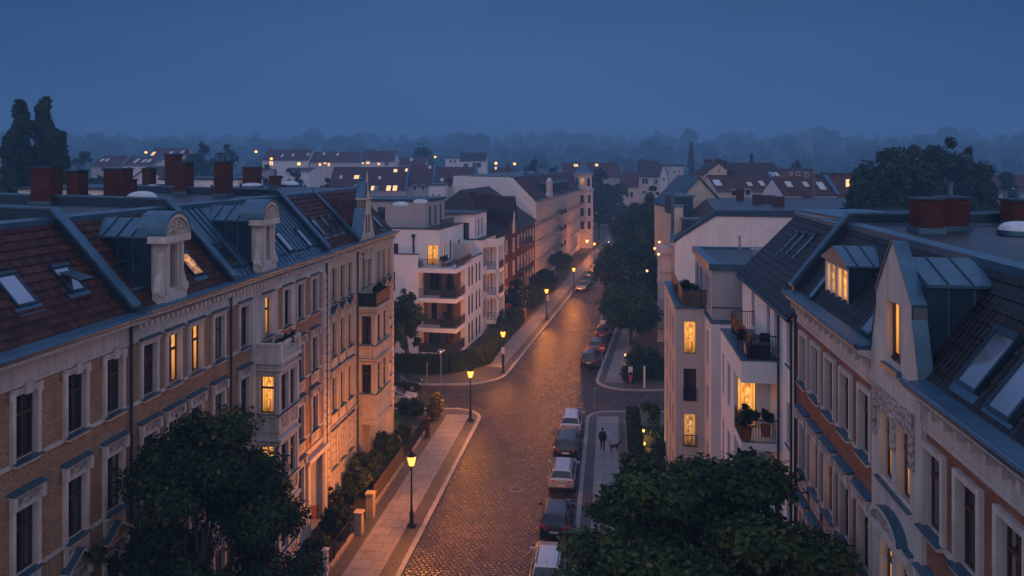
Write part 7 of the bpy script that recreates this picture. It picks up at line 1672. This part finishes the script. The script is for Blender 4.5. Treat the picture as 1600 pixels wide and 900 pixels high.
for s, st in ((-1, .26), (1, -.20)):
    kn = (s * .105, st * .55 + .05, .50, .072); an = (s * .10, st * 1.0 - (.06 if st < 0 else 0), .10 if st > 0 else .14, .048)
    add_chain(V, E, 0, [(s * .10, 0.0, .86, .115), kn, an, (s * .105, an[1] + .07, .045 if st > 0 else .06, .042), (s * .11, an[1] + .17, .035, .034)])
body = skin_mesh('person', V, E)
for k in ('cloth', 'skin', 'rubber'): body.materials.append(M[k])
mi = []
for p in body.polygons:
    c = p.center; mi.append(1 if (c.z > 1.52 or (abs(c.x) > .215 and c.z < .84)) else (2 if c.z < .08 else 0))
body.polygons.foreach_set('material_index', mi)
x, y = gnd(941.5, 705, .125); per = bpy.data.objects.new('person', body); COL.objects.link(per); per.location = (x, y, .13); per.rotation_euler = (0, 0, R(-7)); BASE[per.name] = Vector((x, y, .13))
tag(per, 'person in dark clothes walking away along the pavement, holding a leash', 'person')
m = MB(); m.lathe((0, .03, 1.60), [(.098, 0), (.105, .05), (.10, .10), (.075, .15), (.02, .175)], 14); hr = m.build('hair', 'cloth', None, 180); hr.parent = per
m = MB(); m.lathe((0, .0, .84), [(.205, 0), (.19, .15), (.18, .3), (.20, .42), (.205, .52), (.15, .60), (.085, .64)], 16); 
m.v = [(vx * 1.08, vy * .78, vz) for vx, vy, vz in m.v]; jk = m.build('jacket', 'cloth', None, 180); jk.parent = per
for sx in (-1, 1):
    m = MB(); m.lathe((sx * .028 + 0, .0, 0), [(.001, 0), (.001, .001)], 4)
# face: eyes, nose, ears, mouth on the head that looks ahead (away from the viewer)
m = MB()
for sx in (-1, 1): m.cyl((sx * .033, .128, 1.655), (sx * .033, .136, 1.655), .012, .012, 8)
m.bar((-.025, .13, 1.60), (.025, .13, 1.60), .012, .01); ey = m.build('face_features', 'rubber', None); ey.parent = per
m = MB(); m.extr([(-.014, .125, 1.625), (.014, .125, 1.625), (.006, .125, 1.66), (-.006, .125, 1.66)], [(-.01, .155, 1.628), (.01, .155, 1.628), (.003, .135, 1.655), (-.003, .135, 1.655)])
for sx in (-1, 1): m.box(LF, sx * .092 - .012, sx * .092 + .012, .01, .05, 1.62, 1.68)
ns = m.build('nose_and_ears', 'skin', None); ns.parent = per
# dog: deep chest, tucked belly, jointed legs
V, E = [(-.26, 0, .50, .115)], []
sh = add_chain(V, E, 0, [(-.08, 0, .50, .105), (.10, 0, .50, .135), (.24, 0, .53, .125), (.33, 0, .63, .075), (.40, 0, .74, .065), (.46, 0, .79, .075), (.54, 0, .775, .045), (.61, 0, .755, .032)])
add_chain(V, E, 0, [(-.35, 0, .56, .045), (-.44, 0, .64, .028), (-.50, 0, .76, .02), (-.47, 0, .84, .012)])
for s in (-1, 1):
    add_chain(V, E, 0, [(-.27, s * .085, .42, .075), (-.20 + s * .04, s * .09, .28, .045), (-.33 + s * .04, s * .09, .17, .026), (-.31 + s * .04, s * .09, .035, .022), (-.26 + s * .04, s * .09, .022, .024)])
    add_chain(V, E, 3, [(.24, s * .085, .40, .055), (.23 - s * .04, s * .085, .22, .030), (.24 - s * .05, s * .085, .04, .022), (.28 - s * .05, s * .085, .022, .024)])
    add_chain(V, E, 6, [(.44, s * .045, .86, .022), (.43, s * .06, .90, .010)])
dog = skin_mesh('dog', V, E); dog.materials.append(M['fur'])
x2, y2 = gnd(960, 706.5, .125); d = bpy.data.objects.new('dog', dog); COL.objects.link(d); d.location = (x2, y2, .127); d.rotation_euler = (0, 0, R(12)); tag(d, 'brown-black dog standing on a leash beside the walker, tail raised', 'dog')
d.scale = (.95, .95, .95)
hand = Vector((x + .27, y - .10, .13 + .79)); neck = Vector((x2 + .33, y2 + .03, .75))
m = MB(); pts = [hand.lerp(neck, t) - Vector((0, 0, .10 * math.sin(math.pi * t))) for t in [k / 6 for k in range(7)]]
for a, b in zip(pts, pts[1:]): m.bar(a, b, .018, .018)
tag(m.build('leash', 'rubber', loc=tuple(hand)), 'thin dark leash between the walker and the dog', 'leash')

# ------------------------------------------------------------------ mist over the town
if HAZE_DENSITY:
    hm = bpy.data.materials.new('mist'); hm.use_nodes = True; t_ = hm.node_tree; t_.nodes.clear()
    ho = t_.nodes.new('ShaderNodeOutputMaterial'); hv = t_.nodes.new('ShaderNodeVolumePrincipled')
    hv.inputs['Color'].default_value = (*HAZE_COLOR, 1); hv.inputs['Density'].default_value = HAZE_DENSITY; hv.inputs['Anisotropy'].default_value = 0.0
    t_.links.new(hv.outputs[0], ho.inputs['Volume'])
    mb = MB(); mb.box(LF, -2190, 2190, -115, 2170, -2.4, 88); M['mist'] = hm; hz = mb.build('haze', 'mist', uv=False); tag(hz, 'bluish evening mist lying over the town', 'haze', kind='stuff')
